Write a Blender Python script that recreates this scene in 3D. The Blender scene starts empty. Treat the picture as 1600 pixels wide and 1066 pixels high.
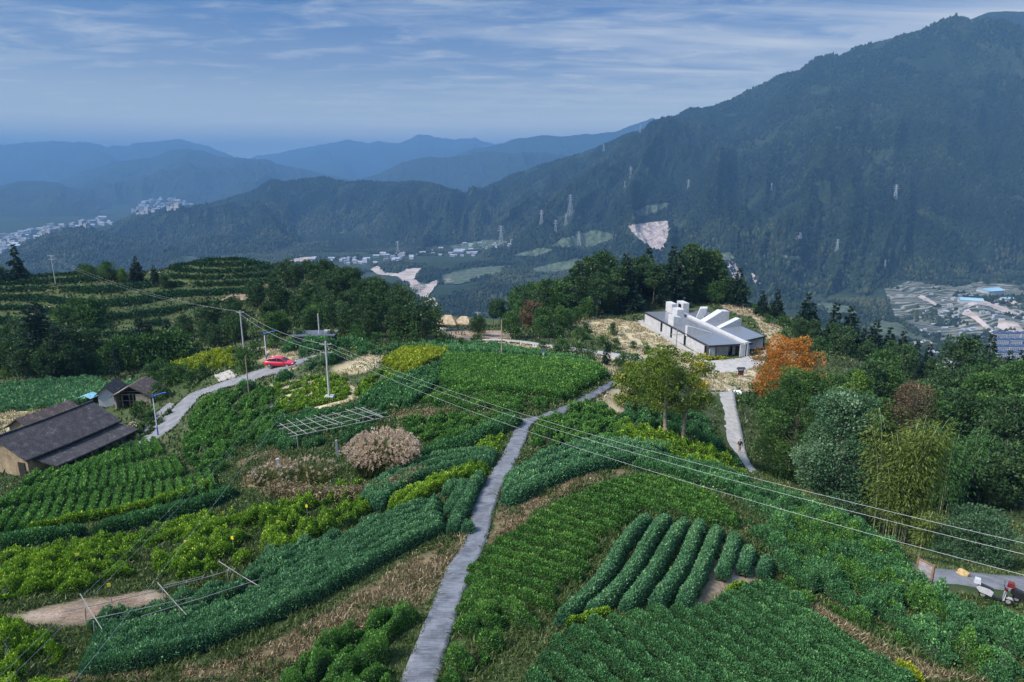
import bpy, bmesh, math, random
import numpy as np
from mathutils import Vector, Matrix
from mathutils.bvhtree import BVHTree

scene = bpy.context.scene
R = math.radians
# ------------------------------------------------------------------ camera, world, sun, exposure
FPX = 1067.0                       # focal length in pixels of the 1600 wide photograph
PITCH = R(14.4)
CZ = 45.0                          # the drone hovers here; heights below are "drops" under it
cam_d = bpy.data.cameras.new('camera')
cam = bpy.data.objects.new('camera', cam_d)
scene.collection.objects.link(cam)
cam.location = (0, 0, CZ)
cam.rotation_euler = (R(90) - PITCH, 0, 0)
cam_d.sensor_width = 36.0
cam_d.lens = 36.0 * FPX / 1600.0
cam_d.clip_start = 0.5
cam_d.clip_end = 120000.0
scene.camera = cam

SUN_EL, SUN_AZ = R(46), R(-112)    # azimuth measured from +Y (view direction) towards +X
world = bpy.data.worlds.new('World')
scene.world = world
world.use_nodes = True
wn = world.node_tree
wn.nodes.clear()
def N(nt, t, **kw):
    n = nt.nodes.new(t)
    for k, v in kw.items():
        if k.startswith('i_'):
            key = k[2:]
            key = int(key) if key.isdigit() else key.replace('_', ' ')
            n.inputs[key].default_value = v
        else:
            setattr(n, k, v)
    return n
def L(nt, a, b):
    nt.links.new(a, b)
def M2(nt, op, a, b=None, clamp=False):
    n = nt.nodes.new('ShaderNodeMath'); n.operation = op; n.use_clamp = clamp
    for i, v in enumerate((a, b)):
        if v is None: continue
        if isinstance(v, (int, float)): n.inputs[i].default_value = v
        else: nt.links.new(v, n.inputs[i])
    return n.outputs[0]
def ramp(nt, fac, stops, interp='LINEAR'):
    n = nt.nodes.new('ShaderNodeValToRGB'); n.color_ramp.interpolation = interp
    el = n.color_ramp.elements
    while len(el) > 1: el.remove(el[-1])
    for i, (p, c) in enumerate(stops):
        e = el[0] if i == 0 else el.new(p)
        e.position = p; e.color = (c[0], c[1], c[2], 1) if len(c) == 3 else c
    nt.links.new(fac, n.inputs[0])
    return n.outputs[0]
def mixc(nt, fac, a, b, mode='MIX'):
    n = nt.nodes.new('ShaderNodeMix'); n.data_type = 'RGBA'; n.blend_type = mode
    for i, v in ((0, fac), (6, a), (7, b)):
        if isinstance(v, (int, float)): n.inputs[i].default_value = v
        elif isinstance(v, (tuple, list)): n.inputs[i].default_value = (v[0], v[1], v[2], 1)
        else: nt.links.new(v, n.inputs[i])
    return n.outputs[2]
def noise(nt, vec, scale, detail=4, rough=0.55, dist=0.0):
    n = N(nt, 'ShaderNodeTexNoise', i_Scale=scale, i_Detail=detail, i_Roughness=rough, i_Distortion=dist)
    if vec is not None: nt.links.new(vec, n.inputs['Vector'])
    return n.outputs['Fac']

sky = N(wn, 'ShaderNodeTexSky', sky_type='NISHITA', sun_disc=False, sun_elevation=SUN_EL, sun_rotation=SUN_AZ,
        altitude=900.0, air_density=1.6, dust_density=1.2, ozone_density=3.0)
tc = N(wn, 'ShaderNodeTexCoord')
sep = N(wn, 'ShaderNodeSeparateXYZ'); L(wn, tc.outputs['Generated'], sep.inputs[0])
zz = M2(wn, 'MAXIMUM', sep.outputs[2], 0.0)
zc = M2(wn, 'ADD', zz, 0.055)
cx = M2(wn, 'DIVIDE', sep.outputs[0], zc)
cy = M2(wn, 'DIVIDE', sep.outputs[1], zc)
comb = N(wn, 'ShaderNodeCombineXYZ'); L(wn, cx, comb.inputs[0]); L(wn, cy, comb.inputs[1])
def wmap(loc, rot, scl):
    m = N(wn, 'ShaderNodeMapping'); m.inputs['Location'].default_value = loc
    m.inputs['Rotation'].default_value = rot; m.inputs['Scale'].default_value = scl
    L(wn, comb.outputs[0], m.inputs[0]); return m.outputs[0]
big = noise(wn, wmap((3.1, 1.7, 0), (0, 0, R(12)), (0.22, 0.34, 1)), 1.0, 3, 0.5, 0.4)
rip = noise(wn, wmap((7.3, 2.2, 0), (0, 0, R(-6)), (0.9, 1.3, 1)), 2.5, 6, 0.62, 0.4)
strk = noise(wn, wmap((1.3, 5.2, 0), (0, 0, R(20)), (0.22, 1.0, 1)), 1.3, 6, 0.62, 0.6)
bm_ = M2(wn, 'ADD', M2(wn, 'MULTIPLY', M2(wn, 'SUBTRACT', big, 0.5), 1.0), M2(wn, 'MULTIPLY', cx, 0.055))
m1 = M2(wn, 'ADD', rip, M2(wn, 'MULTIPLY', bm_, 0.55))
m2_ = M2(wn, 'ADD', strk, M2(wn, 'MULTIPLY', bm_, 0.75))
c1_ = ramp(wn, m1, [(0.38, (0, 0, 0)), (0.50, (0.40,) * 3), (0.65, (1.0,) * 3)])
c2_ = ramp(wn, m2_, [(0.41, (0, 0, 0)), (0.53, (0.40,) * 3), (0.68, (1.0,) * 3)])
cmask = M2(wn, 'MAXIMUM', M2(wn, 'MULTIPLY', c1_, 0.66), M2(wn, 'MULTIPLY', c2_, 0.95))
cmask = M2(wn, 'MULTIPLY', cmask, ramp(wn, zz, [(0.0, (1,) * 3), (0.13, (0.95,) * 3), (0.24, (0.62,) * 3), (1.0, (0.6,) * 3)]))
# a thin high veil that thickens towards the horizon
veil = ramp(wn, zz, [(0.0, (0.95,) * 3), (0.06, (0.84,) * 3), (0.12, (0.34,) * 3), (0.20, (0.08,) * 3), (0.5, (0.04,) * 3), (1.0, (0.0,) * 3)])
ctot = M2(wn, 'SUBTRACT', 1.0, M2(wn, 'MULTIPLY', M2(wn, 'SUBTRACT', 1.0, cmask), M2(wn, 'SUBTRACT', 1.0, veil)))
SKY_TINT = ramp(wn, zz, [(0.0, (0.04, 0.17, 0.40)), (0.25, (0.05, 0.19, 0.42)), (0.70, (1.85, 1.95, 2.1))])
skyt = mixc(wn, 1.0, sky.outputs[0], SKY_TINT, 'MULTIPLY')
skyc = mixc(wn, ctot, skyt, ramp(wn, zz, [(0.0, (11.0, 10.0, 6.2)), (0.035, (8.6, 8.0, 5.4)), (0.07, (5.6, 5.6, 4.6)), (0.13, (4.6, 4.6, 4.4)), (0.3, (3.7, 4.1, 4.5))]))
bg = N(wn, 'ShaderNodeBackground'); bg.inputs['Strength'].default_value = 0.075
L(wn, skyc, bg.inputs['Color'])
wo = N(wn, 'ShaderNodeOutputWorld'); L(wn, bg.outputs[0], wo.inputs['Surface'])

sd = bpy.data.lights.new('sun', 'SUN'); sun = bpy.data.objects.new('sun', sd)
scene.collection.objects.link(sun)
sd.energy = 2.9; sd.angle = R(16.0); sd.color = (1.0, 0.93, 0.82)
sdir = Vector((math.sin(SUN_AZ) * math.cos(SUN_EL), math.cos(SUN_AZ) * math.cos(SUN_EL), math.sin(SUN_EL)))
sun.rotation_euler = sdir.to_track_quat('Z', 'Y').to_euler()
sun.location = (-60, -60, 120)

vs = scene.view_settings
vs.view_transform = 'Standard'; vs.look = 'None'; vs.exposure = 1.36; vs.gamma = 1.0; vs.use_curve_mapping = False
scene.cycles.max_bounces = 5; scene.cycles.diffuse_bounces = 2; scene.cycles.glossy_bounces = 2
scene.cycles.transmission_bounces = 3; scene.cycles.transparent_max_bounces = 6; scene.cycles.volume_bounces = 0
scene.cycles.use_denoising = True
scene.cycles.caustics_reflective = False; scene.cycles.caustics_refractive = False

# ------------------------------------------------------------------ pixels, noise, mesh helpers
SP, CP = math.sin(PITCH), math.cos(PITCH)
def kfac(v): return SP + (np.asarray(v, float) - 533.0) / FPX * CP      # drop per metre of depth
def unproj(u, v, d):
    """photo pixel + depth along the optical axis -> world"""
    u = np.asarray(u, float); v = np.asarray(v, float)
    xc = (u - 800) / FPX; yc = -(v - 533) / FPX
    return np.stack([xc * d, (CP + yc * SP) * d, CZ + (-SP + yc * CP) * d], -1)
def proj(p):
    p = np.asarray(p, float)
    x, y, z = p[..., 0], p[..., 1], p[..., 2] - CZ
    d = y * CP - z * SP
    yc = (y * SP + z * CP)
    dd = np.where(d > 0.1, d, 0.1)
    return 800 + FPX * x / dd, 533 - FPX * yc / dd, d
def on_drop(u, v, drop):
    return unproj(u, v, drop / kfac(v))

def _h(ix, iy, seed):
    ix = ix.astype(np.int64).astype(np.uint32); iy = iy.astype(np.int64).astype(np.uint32)
    h = ix * np.uint32(374761393) + iy * np.uint32(668265263) + np.uint32((seed * 974634) & 0xffffffff)
    h = (h ^ (h >> np.uint32(13))) * np.uint32(1274126177)
    h = (h ^ (h >> np.uint32(16))) * np.uint32(2246822519)
    h = h ^ (h >> np.uint32(15))
    return h.astype(np.float64) / 4294967295.0 * 2 - 1
def vnoise(x, y, seed=0):
    x = np.asarray(x, float); y = np.asarray(y, float)
    ix = np.floor(x); iy = np.floor(y); fx = x - ix; fy = y - iy
    fx = fx * fx * fx * (fx * (fx * 6 - 15) + 10); fy = fy * fy * fy * (fy * (fy * 6 - 15) + 10)
    with np.errstate(over='ignore'):
        a = _h(ix, iy, seed); b = _h(ix + 1, iy, seed); c = _h(ix, iy + 1, seed); d = _h(ix + 1, iy + 1, seed)
    return (a * (1 - fx) + b * fx) * (1 - fy) + (c * (1 - fx) + d * fx) * fy
def fbm(x, y, o=4, seed=0, g=0.5):
    s = 0; a = 1; t = 0
    for i in range(o):
        s = s + a * vnoise(x * 2 ** i + i * 17.3, y * 2 ** i - i * 9.1, seed + i); t += a; a *= g
    return s / t
def ridged(x, y, o=4, seed=0, g=0.5):
    s = 0; a = 1; t = 0
    for i in range(o):
        s = s + a * (1 - 2 * np.abs(vnoise(x * 2 ** i + i * 17.3, y * 2 ** i - i * 9.1, seed + i))); t += a; a *= g
    return s / t
def sstep(a, b, x):
    t = np.clip((x - a) / (b - a), 0, 1); return t * t * (3 - 2 * t)

def inpoly(poly, x, y):
    """vectorised point in polygon"""
    x = np.asarray(x, float); y = np.asarray(y, float)
    res = np.zeros(x.shape, bool); n = len(poly); j = n - 1
    for i in range(n):
        xi, yi = poly[i][0], poly[i][1]; xj, yj = poly[j][0], poly[j][1]
        c = ((yi > y) != (yj > y))
        with np.errstate(divide='ignore', invalid='ignore'):
            xx = (xj - xi) * (y - yi) / (yj - yi + 1e-12) + xi
        res ^= c & (x < xx); j = i
    return res
def polydist(poly, x, y, closed=True):
    """distance to the outline (or polyline)"""
    best = np.full(np.shape(x), 1e9); n = len(poly)
    for i in range(n if closed else n - 1):
        a = poly[i]; b = poly[(i + 1) % n]
        dx, dy = b[0] - a[0], b[1] - a[1]
        t = np.clip(((x - a[0]) * dx + (y - a[1]) * dy) / (dx * dx + dy * dy + 1e-9), 0, 1)
        best = np.minimum(best, np.hypot(x - a[0] - t * dx, y - a[1] - t * dy))
    return best

def mesh_np(name, V, quads=None, tris=None, mat=None, smooth=False, attrs=None, fmat=None):
    V = np.asarray(V, np.float32).reshape(-1, 3)
    q = np.zeros((0, 4), np.int32) if quads is None else np.asarray(quads, np.int32).reshape(-1, 4)
    t = np.zeros((0, 3), np.int32) if tris is None else np.asarray(tris, np.int32).reshape(-1, 3)
    me = bpy.data.meshes.new(name)
    me.vertices.add(len(V)); me.vertices.foreach_set('co', V.ravel())
    loops = np.concatenate([q.ravel(), t.ravel()]).astype(np.int32)
    starts = np.concatenate([np.arange(len(q)) * 4, len(q) * 4 + np.arange(len(t)) * 3]).astype(np.int32)
    me.loops.add(len(loops)); me.loops.foreach_set('vertex_index', loops)
    me.polygons.add(len(starts)); me.polygons.foreach_set('loop_start', starts)
    if smooth is True: me.polygons.foreach_set('use_smooth', np.ones(len(starts), bool))
    elif smooth is not False: me.polygons.foreach_set('use_smooth', np.asarray(smooth, bool))
    if mat is not None:
        for m in (mat if isinstance(mat, (list, tuple)) else [mat]): me.materials.append(m)
    if fmat is not None: me.polygons.foreach_set('material_index', np.asarray(fmat, np.int32))
    if attrs:
        for k, a in attrs.items():
            at = me.attributes.new(k, 'FLOAT', 'POINT'); at.data.foreach_set('value', np.asarray(a, np.float32))
    me.update(calc_edges=True); me.validate(verbose=False)
    return me
def link(name, me, parent=None, loc=None, rotz=None):
    o = bpy.data.objects.new(name, me); scene.collection.objects.link(o)
    if parent is not None: o.parent = parent
    if loc is not None: o.location = loc
    if rotz is not None: o.rotation_euler = (0, 0, rotz)
    return o
def tag(o, label=None, cat=None, group=None, kind=None):
    if label: o['label'] = label
    if cat: o['category'] = cat
    if group: o['group'] = group
    if kind: o['kind'] = kind
    return o
def thing(name, label, cat, loc=(0, 0, 0), rotz=0.0, group=None):
    o = bpy.data.objects.new(name, None); scene.collection.objects.link(o)
    o.empty_display_size = 0.3
    o.location = loc; o.rotation_euler = (0, 0, rotz)
    return tag(o, label, cat, group)
def dup(root, loc, rotz=0.0, scl=1.0, label=None, group=None):
    r = root.copy(); scene.collection.objects.link(r)
    r.location = loc; r.rotation_euler = (0, 0, rotz); r.scale = (scl, scl, scl) if isinstance(scl, (int, float)) else scl
    if label: r['label'] = label
    if group: r['group'] = group
    for ch in list(root.children):
        c = ch.copy(); scene.collection.objects.link(c); c.parent = r
        for g in list(ch.children):
            d = g.copy(); scene.collection.objects.link(d); d.parent = c
    return r

class MB:
    """collects boxes, tubes and prisms into one mesh"""
    def __init__(s): s.v = []; s.f = []; s.m = []; s.cur = 0
    def mesh(s, vs, fs):
        b = len(s.v); s.v += [tuple(v) for v in vs]
        for f in fs: s.f.append(tuple(i + b for i in f)); s.m.append(s.cur)
        return s
    def box(s, c, size, rz=0.0):
        x, y, z = size[0] / 2, size[1] / 2, size[2] / 2; cs, sn = math.cos(rz), math.sin(rz)
        vs = [(c[0] + a * x * cs - b * y * sn, c[1] + a * x * sn + b * y * cs, c[2] + e * z) for e in (-1, 1) for a, b in ((-1, -1), (1, -1), (1, 1), (-1, 1))]
        return s.mesh(vs, [(3, 2, 1, 0), (4, 5, 6, 7), (0, 1, 5, 4), (1, 2, 6, 5), (2, 3, 7, 6), (3, 0, 4, 7)])
    def hexa(s, bot, top):
        return s.mesh(list(bot) + list(top), [(3, 2, 1, 0), (4, 5, 6, 7), (0, 1, 5, 4), (1, 2, 6, 5), (2, 3, 7, 6), (3, 0, 4, 7)])
    def prism(s, pts, z0, z1):
        n = len(pts)
        vs = [(p[0], p[1], z0) for p in pts] + [(p[0], p[1], z1) for p in pts]
        return s.mesh(vs, [tuple(range(n - 1, -1, -1)), tuple(range(n, 2 * n))] + [(i, (i + 1) % n, (i + 1) % n + n, i + n) for i in range(n)])
    def tube(s, pts, rad, seg=6, cap=True):
        pts = [Vector(p) for p in pts]; n = len(pts)
        rads = rad if isinstance(rad, (list, tuple, np.ndarray)) else [rad] * n
        vs = []; fs = []
        for i, p in enumerate(pts):
            t = (pts[min(i + 1, n - 1)] - pts[max(i - 1, 0)]).normalized()
            a = t.cross(Vector((0, 0, 1)) if abs(t.z) < 0.9 else Vector((1, 0, 0))).normalized(); b = t.cross(a)
            for k in range(seg):
                an = 2 * math.pi * k / seg
                vs.append(p + (a * math.cos(an) + b * math.sin(an)) * rads[i])
        for i in range(n - 1):
            for k in range(seg):
                k2 = (k + 1) % seg
                fs.append((i * seg + k2, i * seg + k, (i + 1) * seg + k, (i + 1) * seg + k2))
        if cap: fs.append(tuple(range(seg))); fs.append(tuple(range(n * seg - 1, (n - 1) * seg - 1, -1)))
        return s.mesh(vs, fs)
    def data(s, name, mats, smooth=False):
        me = bpy.data.meshes.new(name); me.from_pydata([tuple(v) for v in s.v], [], s.f)
        for m in (mats if isinstance(mats, (list, tuple)) else [mats]): me.materials.append(m)
        me.polygons.foreach_set('material_index', np.array(s.m, np.int32))
        if smooth: me.polygons.foreach_set('use_smooth', np.ones(len(s.f), bool))
        me.update(); return me
    def build(s, name, mats, parent=None, smooth=False, loc=None, rotz=None):
        return link(name, s.data(name, mats, smooth), parent, loc, rotz)

# ------------------------------------------------------------------ materials
def newmat(name):
    m = bpy.data.materials.new(name); m.use_nodes = True
    nt = m.node_tree; nt.nodes.clear()
    out = nt.nodes.new('ShaderNodeOutputMaterial')
    return m, nt, out
def objco(nt, scl=(1, 1, 1)):
    t = nt.nodes.new('ShaderNodeTexCoord'); mp = nt.nodes.new('ShaderNodeMapping')
    mp.inputs['Scale'].default_value = scl; nt.links.new(t.outputs['Object'], mp.inputs[0]); return mp.outputs[0]
def geopos(nt, scl=(1, 1, 1)):
    t = nt.nodes.new('ShaderNodeNewGeometry'); mp = nt.nodes.new('ShaderNodeMapping')
    mp.inputs['Scale'].default_value = scl; nt.links.new(t.outputs['Position'], mp.inputs[0]); return mp.outputs[0]
def simple(name, col, rough=0.7, var=0.15, nscale=3.0, bump=0.0, metal=0.0, bscale=None, spec=0.5, col2=None, thr=(0.35, 0.65), world=False):
    m, nt, out = newmat(name)
    p = nt.nodes.new('ShaderNodeBsdfPrincipled')
    co = geopos(nt) if world else objco(nt)
    n = noise(nt, co, nscale, 6, 0.6)
    c2 = col2 if col2 else tuple(max(0, c * (1 - var * 2)) for c in col)
    c1 = col if col2 else tuple(min(1, c * (1 + var)) for c in col)
    c = ramp(nt, n, [(thr[0], c2), (thr[1], c1)])
    nt.links.new(c, p.inputs['Base Color'])
    p.inputs['Roughness'].default_value = rough; p.inputs['Metallic'].default_value = metal
    p.inputs['Specular IOR Level'].default_value = spec
    if bump:
        b = nt.nodes.new('ShaderNodeBump'); b.inputs['Strength'].default_value = bump; b.inputs['Distance'].default_value = 0.05
        nt.links.new(noise(nt, co, bscale or nscale * 4, 5, 0.65), b.inputs['Height']); nt.links.new(b.outputs[0], p.inputs['Normal'])
    nt.links.new(p.outputs[0], out.inputs[0])
    return m
def leafmat(name, stops, trans=0.22, rough=0.5, spec=0.35, patch=None):
    """leaf colour picked by the random 'tint' stored on each leaf"""
    m, nt, out = newmat(name)
    a = nt.nodes.new('ShaderNodeAttribute'); a.attribute_name = 'tint'
    f = a.outputs['Fac']
    if patch:
        f = M2(nt, 'ADD', f, M2(nt, 'MULTIPLY', M2(nt, 'SUBTRACT', noise(nt, geopos(nt), patch[0], 3, 0.5), 0.5), patch[1]), clamp=True)
    c = ramp(nt, f, stops)
    p = nt.nodes.new('ShaderNodeBsdfPrincipled')
    nt.links.new(c, p.inputs['Base Color']); p.inputs['Roughness'].default_value = rough
    p.inputs['Specular IOR Level'].default_value = spec
    tr = nt.nodes.new('ShaderNodeBsdfTranslucent')
    nt.links.new(mixc(nt, 1.0, c, (1.25, 1.3, 0.7), 'MULTIPLY'), tr.inputs[0])
    mx = nt.nodes.new('ShaderNodeMixShader'); mx.inputs[0].default_value = trans
    nt.links.new(p.outputs[0], mx.inputs[1]); nt.links.new(tr.outputs[0], mx.inputs[2])
    nt.links.new(mx.outputs[0], out.inputs[0])
    return m
# ------------------------------------------------------------------ the valley, hills and mountains
VDROP = 375.0
def valley_z(x, y):
    r = np.hypot(x, y)
    z = CZ - VDROP + 16 * fbm(x / 900.0, y / 900.0, 3, 5) * sstep(400, 1500, r)
    # forested foothills between the near hill and the river flats
    w = sstep(-300, 500, x) * sstep(5200, 3000, r) * sstep(500, 900, r)
    hills = np.clip(ridged(x / 620.0 + 3.3, y / 620.0 + 1.1, 3, 11) * 0.6 + 0.1, 0, 1)
    return z + hills * 60 * w * (0.4 + 0.6 * sstep(200, 900, x))
def far_forest_mat(name, dark, mid, lite, bare, sc=1.0):
    m, nt, out = newmat(name)
    p = nt.nodes.new('ShaderNodeBsdfPrincipled'); p.inputs['Roughness'].default_value = 0.95
    p.inputs['Specular IOR Level'].default_value = 0.1
    co = geopos(nt)
    n1 = noise(nt, co, 0.0022 * sc, 5, 0.6, 0.5)
    n2 = noise(nt, co, 0.035 * sc, 6, 0.75)
    f = M2(nt, 'ADD', M2(nt, 'MULTIPLY', n1, 0.55), M2(nt, 'MULTIPLY', n2, 0.5))
    c = ramp(nt, f, [(0.36, dark), (0.52, mid), (0.68, lite)])
    n3 = noise(nt, co, 0.0045 * sc, 7, 0.65, 1.2)
    c = mixc(nt, ramp(nt, n3, [(0.66, (0, 0, 0)), (0.74, (0.55,) * 3)]), c, bare)
    nt.links.new(c, p.inputs['Base Color'])
    b = nt.nodes.new('ShaderNodeBump'); b.inputs['Strength'].default_value = 0.9; b.inputs['Distance'].default_value = 9.0 / sc
    vo = N(nt, 'ShaderNodeTexVoronoi', i_Scale=0.075 * sc); nt.links.new(co, vo.inputs['Vector'])
    nt.links.new(M2(nt, 'SUBTRACT', n2, M2(nt, 'MULTIPLY', vo.outputs['Distance'], 0.5)), b.inputs['Height'])
    nt.links.new(b.outputs[0], p.inputs['Normal'])
    nt.links.new(p.outputs[0], out.inputs[0]); return m
m_mtn = far_forest_mat('mountain_forest', (0.006, 0.012, 0.008), (0.013, 0.023, 0.012), (0.04, 0.052, 0.026), (0.15, 0.14, 0.10))
m_far = far_forest_mat('distant_forest', (0.01, 0.018, 0.013), (0.016, 0.026, 0.018), (0.026, 0.038, 0.024), (0.06, 0.065, 0.05), 0.5)
m_valley = far_forest_mat('valley_ground', (0.010, 0.02, 0.010), (0.024, 0.038, 0.018), (0.045, 0.058, 0.03), (0.10, 0.095, 0.07), 1.3)

# valley sheet: polar, reaching the horizon
def polar_grid(a0, a1, na, r0, r1, nr):
    az = np.linspace(R(a0), R(a1), na); rr = np.geomspace(r0, r1, nr)
    A, Q = np.meshgrid(az, rr); return Q * np.sin(A), Q * np.cos(A)
def grid_quads(nr, nc):
    i = np.arange((nr - 1) * nc).reshape(nr - 1, nc)[:, :-1].ravel()
    return np.stack([i, i + 1, i + nc + 1, i + nc], -1)
X, Y = polar_grid(-75, 75, 420, 330, 27000, 320)
valley_me = mesh_np('valley', np.stack([X, Y, valley_z(X, Y)], -1), grid_quads(320, 420), mat=m_valley, smooth=True)
tag(link('valley', valley_me), kind='structure')

def interp_poly(poly, u):
    p = np.array(poly, float); return np.interp(u, p[:, 0], p[:, 1])
RIDGES = {}
def ridge(name, crest, base_v, dist, mat, nu=500, nt_=120, amp=60.0, gam=1.1, seed=1, base_drop=VDROP, sp=260.0, rough=1.0, back=0.45, fine=0.0):
    """a mountain whose skyline follows CREST (pixels); its foot stands on the valley floor at BASE_V"""
    u0, u1 = crest[0][0], crest[-1][0]
    u = np.linspace(u0, u1, nu)
    vc = interp_poly(crest, u) + rough * (0.9 * fbm(u / 22.0, u * 0 + seed, 3, seed) + 0.45 * fbm(u / 5.0, u * 0 + 3.7, 2, seed + 9))
    vb = interp_poly(base_v, u)
    D = dist(u) if callable(dist) else np.full_like(u, dist)
    crest_p = unproj(u, vc, D)
    base_p = on_drop(u, vb, base_drop)
    # horizontal bearing is kept from foot to crest so the slope climbs straight away from the viewer
    t = np.concatenate([np.linspace(0, 1, nt_), 1 + np.linspace(0.02, back, max(10, nt_ // 5))])
    T, U = np.meshgrid(t, np.arange(nu), indexing='ij')
    bx, by, bz = base_p[:, 0], base_p[:, 1], base_p[:, 2]; cx_, cy_, cz_ = crest_p[:, 0], crest_p[:, 1], crest_p[:, 2]
    Xm = bx + (cx_ - bx) * T; Ym = by + (cy_ - by) * T
    tt = np.clip(T, 0, 1)
    Zm = bz + (cz_ - bz) * np.where(T <= 1, tt ** gam, 1 - (T - 1) * 0.9 - (T - 1) ** 2)
    L_ = np.hypot(Xm, Ym); az = np.arctan2(Xm, Ym)
    arc = az * np.median(np.hypot(cx_, cy_)) * 0.8
    w = np.sin(np.pi * np.clip(tt, 0, 1)) ** 0.7
    wx = 0.5 * sp * fbm(Xm / (sp * 2.2), Ym / (sp * 2.2), 2, seed + 31)
    rn = ridged((arc + wx) / sp, L_ / (sp * 4.5), 5, seed, 0.52)
    Zm = Zm + amp * w * (rn - 0.25) * np.where(T <= 1, 1, 0.3)
    Zm = Zm + 0.12 * amp * w * fbm(Xm / 90.0, Ym / 90.0, 4, seed + 3)
    Zm = Zm - 25 * (1 - sstep(0, 0.05, tt))
    if fine: Zm = Zm + fine * vnoise(Xm / 9.0, Ym / 9.0, seed + 5) * sstep(0, 0.04, tt)
    V = np.stack([Xm, Ym, Zm], -1)
    me = mesh_np(name, V, grid_quads(len(t), nu), mat=mat, smooth=True)
    o = tag(link(name, me), kind='structure')
    RIDGES[name + str(seed)] = (u, t, V)
    return o

far_a = [(-160, 240), (-60, 232), (0, 228), (60, 224), (100, 221), (130, 224), (170, 231), (200, 228), (230, 223), (280, 217.5), (310, 224), (350, 238), (372, 247), (420, 262), (480, 285)]
far_b = [(340, 262), (380, 252), (400, 244), (440, 238), (480, 229), (530, 221), (546, 219), (575, 224.5), (590, 221), (623, 225), (652, 211), (676, 213), (702, 218), (725, 217), (742, 215), (762, 223), (800, 234), (850, 250)]
far_c1 = [(680, 262), (715, 243), (742, 233), (762, 230), (811, 215), (828, 215), (855, 212), (878, 215), (907, 209), (927, 211), (960, 206), (1000, 192), (1020, 185.6), (1037, 188), (1080, 200), (1160, 230)]
far_c2 = [(520, 292), (570, 279), (596, 269), (629, 253), (672, 244.6), (702, 246), (719, 244), (760, 236), (800, 240), (850, 238), (900, 246), (980, 262)]
mid_left = [(60, 292), (103, 279), (132, 266), (172, 256), (199, 250), (232, 247), (265, 236), (288, 233), (318, 236), (348, 248), (374, 248), (414, 251), (447, 259), (480, 266), (530, 277), (563, 284), (640, 300)]
low_left = [(-160, 305), (-60, 298), (0, 290), (33, 284), (66, 282), (96, 288), (132, 299), (160, 306), (200, 322)]
ridge('distant_mountains', far_a, [(-200, 300), (500, 300)], 15500, m_far, 420, 70, 420, 1.0, 3, sp=1500, rough=2.0)
ridge('distant_mountains', far_b, [(300, 296), (900, 296)], 17500, m_far, 420, 50, 240, 1.0, 7, sp=1500, rough=2.0)
ridge('distant_mountains', far_c1, [(600, 305), (1200, 305)], 10500, m_far, 420, 80, 280, 1.0, 13, sp=900, rough=2.0)
ridge('distant_mountains', far_c2, [(500, 318), (1000, 318)], 8300, m_far, 420, 80, 240, 1.0, 17, sp=650, rough=1.7)
ridge('distant_mountains', mid_left, [(0, 322), (700, 322)], 9800, m_far, 460, 90, 260, 1.0, 23, sp=800, rough=1.7)
ridge('distant_mountains', low_left, [(-200, 338), (250, 338)], 7200, m_far, 300, 50, 90, 1.0, 29, sp=600, rough=1.7)

mid_hill = [(120, 374), (156, 364), (175, 352), (215, 337), (258, 329), (281, 326), (331, 319), (364, 309), (397, 299), (411, 289), (424, 282), (444, 285), (470, 281), (507, 277.5), (530, 283), (573, 284), (600, 286), (629, 286), (656, 284), (686, 291), (715, 301), (740, 312), (790, 338), (840, 365)]
low_hill = [(-40, 402), (30, 385), (76, 364), (103, 359.5), (132, 359), (156, 364), (190, 372), (240, 378), (300, 392), (360, 408), (420, 420)]
right_mtn = [(590, 392), (640, 362), (690, 333), (729, 309), (745, 301), (762, 294), (778, 286), (798, 274), (825, 266), (861, 254.5), (881, 246), (911, 240), (954, 223), (987, 209), (1000, 208), (1025, 196), (1060, 180), (1076, 171), (1112, 167), (1141, 157), (1167, 143), (1193, 131), (1225, 115), (1245, 113), (1274, 91), (1300, 85), (1314, 87), (1334, 75), (1383, 62), (1435, 50), (1463, 34), (1495, 24), (1514, 31), (1544, 29), (1572, 34), (1600, 44), (1660, 40), (1760, 30), (1860, 60)]
back_mtn = [(1440, 60), (1516, 31), (1544, 19), (1584, 18), (1600, 19), (1700, 16), (1800, 24), (1900, 40)]
mh_dist = lambda u: np.interp(u, [120, 300, 424, 600, 840], [3700, 4300, 4500, 4500, 3600])
rm_dist = lambda u: np.interp(u, [590, 740, 1000, 1300, 1600, 1860], [3900, 4700, 4300, 3700, 3200, 2900])
ridge('mountain', mid_hill, [(100, 398), (300, 402), (430, 408), (520, 404), (600, 393), (700, 385), (850, 392)], mh_dist, m_mtn, 900, 260, 220, 1.1, 37, sp=520, fine=4)
ridge('mountain', low_hill, [(-60, 425), (100, 428), (250, 430), (430, 432)], 3150, m_mtn, 500, 90, 40, 1.0, 41, sp=240, fine=4)
ridge('mountain', right_mtn, [(560, 400), (640, 398), (740, 408), (900, 432), (1000, 455), (1100, 482), (1250, 505), (1400, 505), (1480, 470), (1540, 450), (1600, 440), (1900, 430)], rm_dist, m_mtn, 1500, 420, 340, 1.12, 43, sp=640, fine=4)
ridge('mountain', back_mtn, [(1400, 318), (1900, 318)], 4000, m_far, 200, 50, 60, 1.0, 47, sp=500, base_drop=200)
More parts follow.
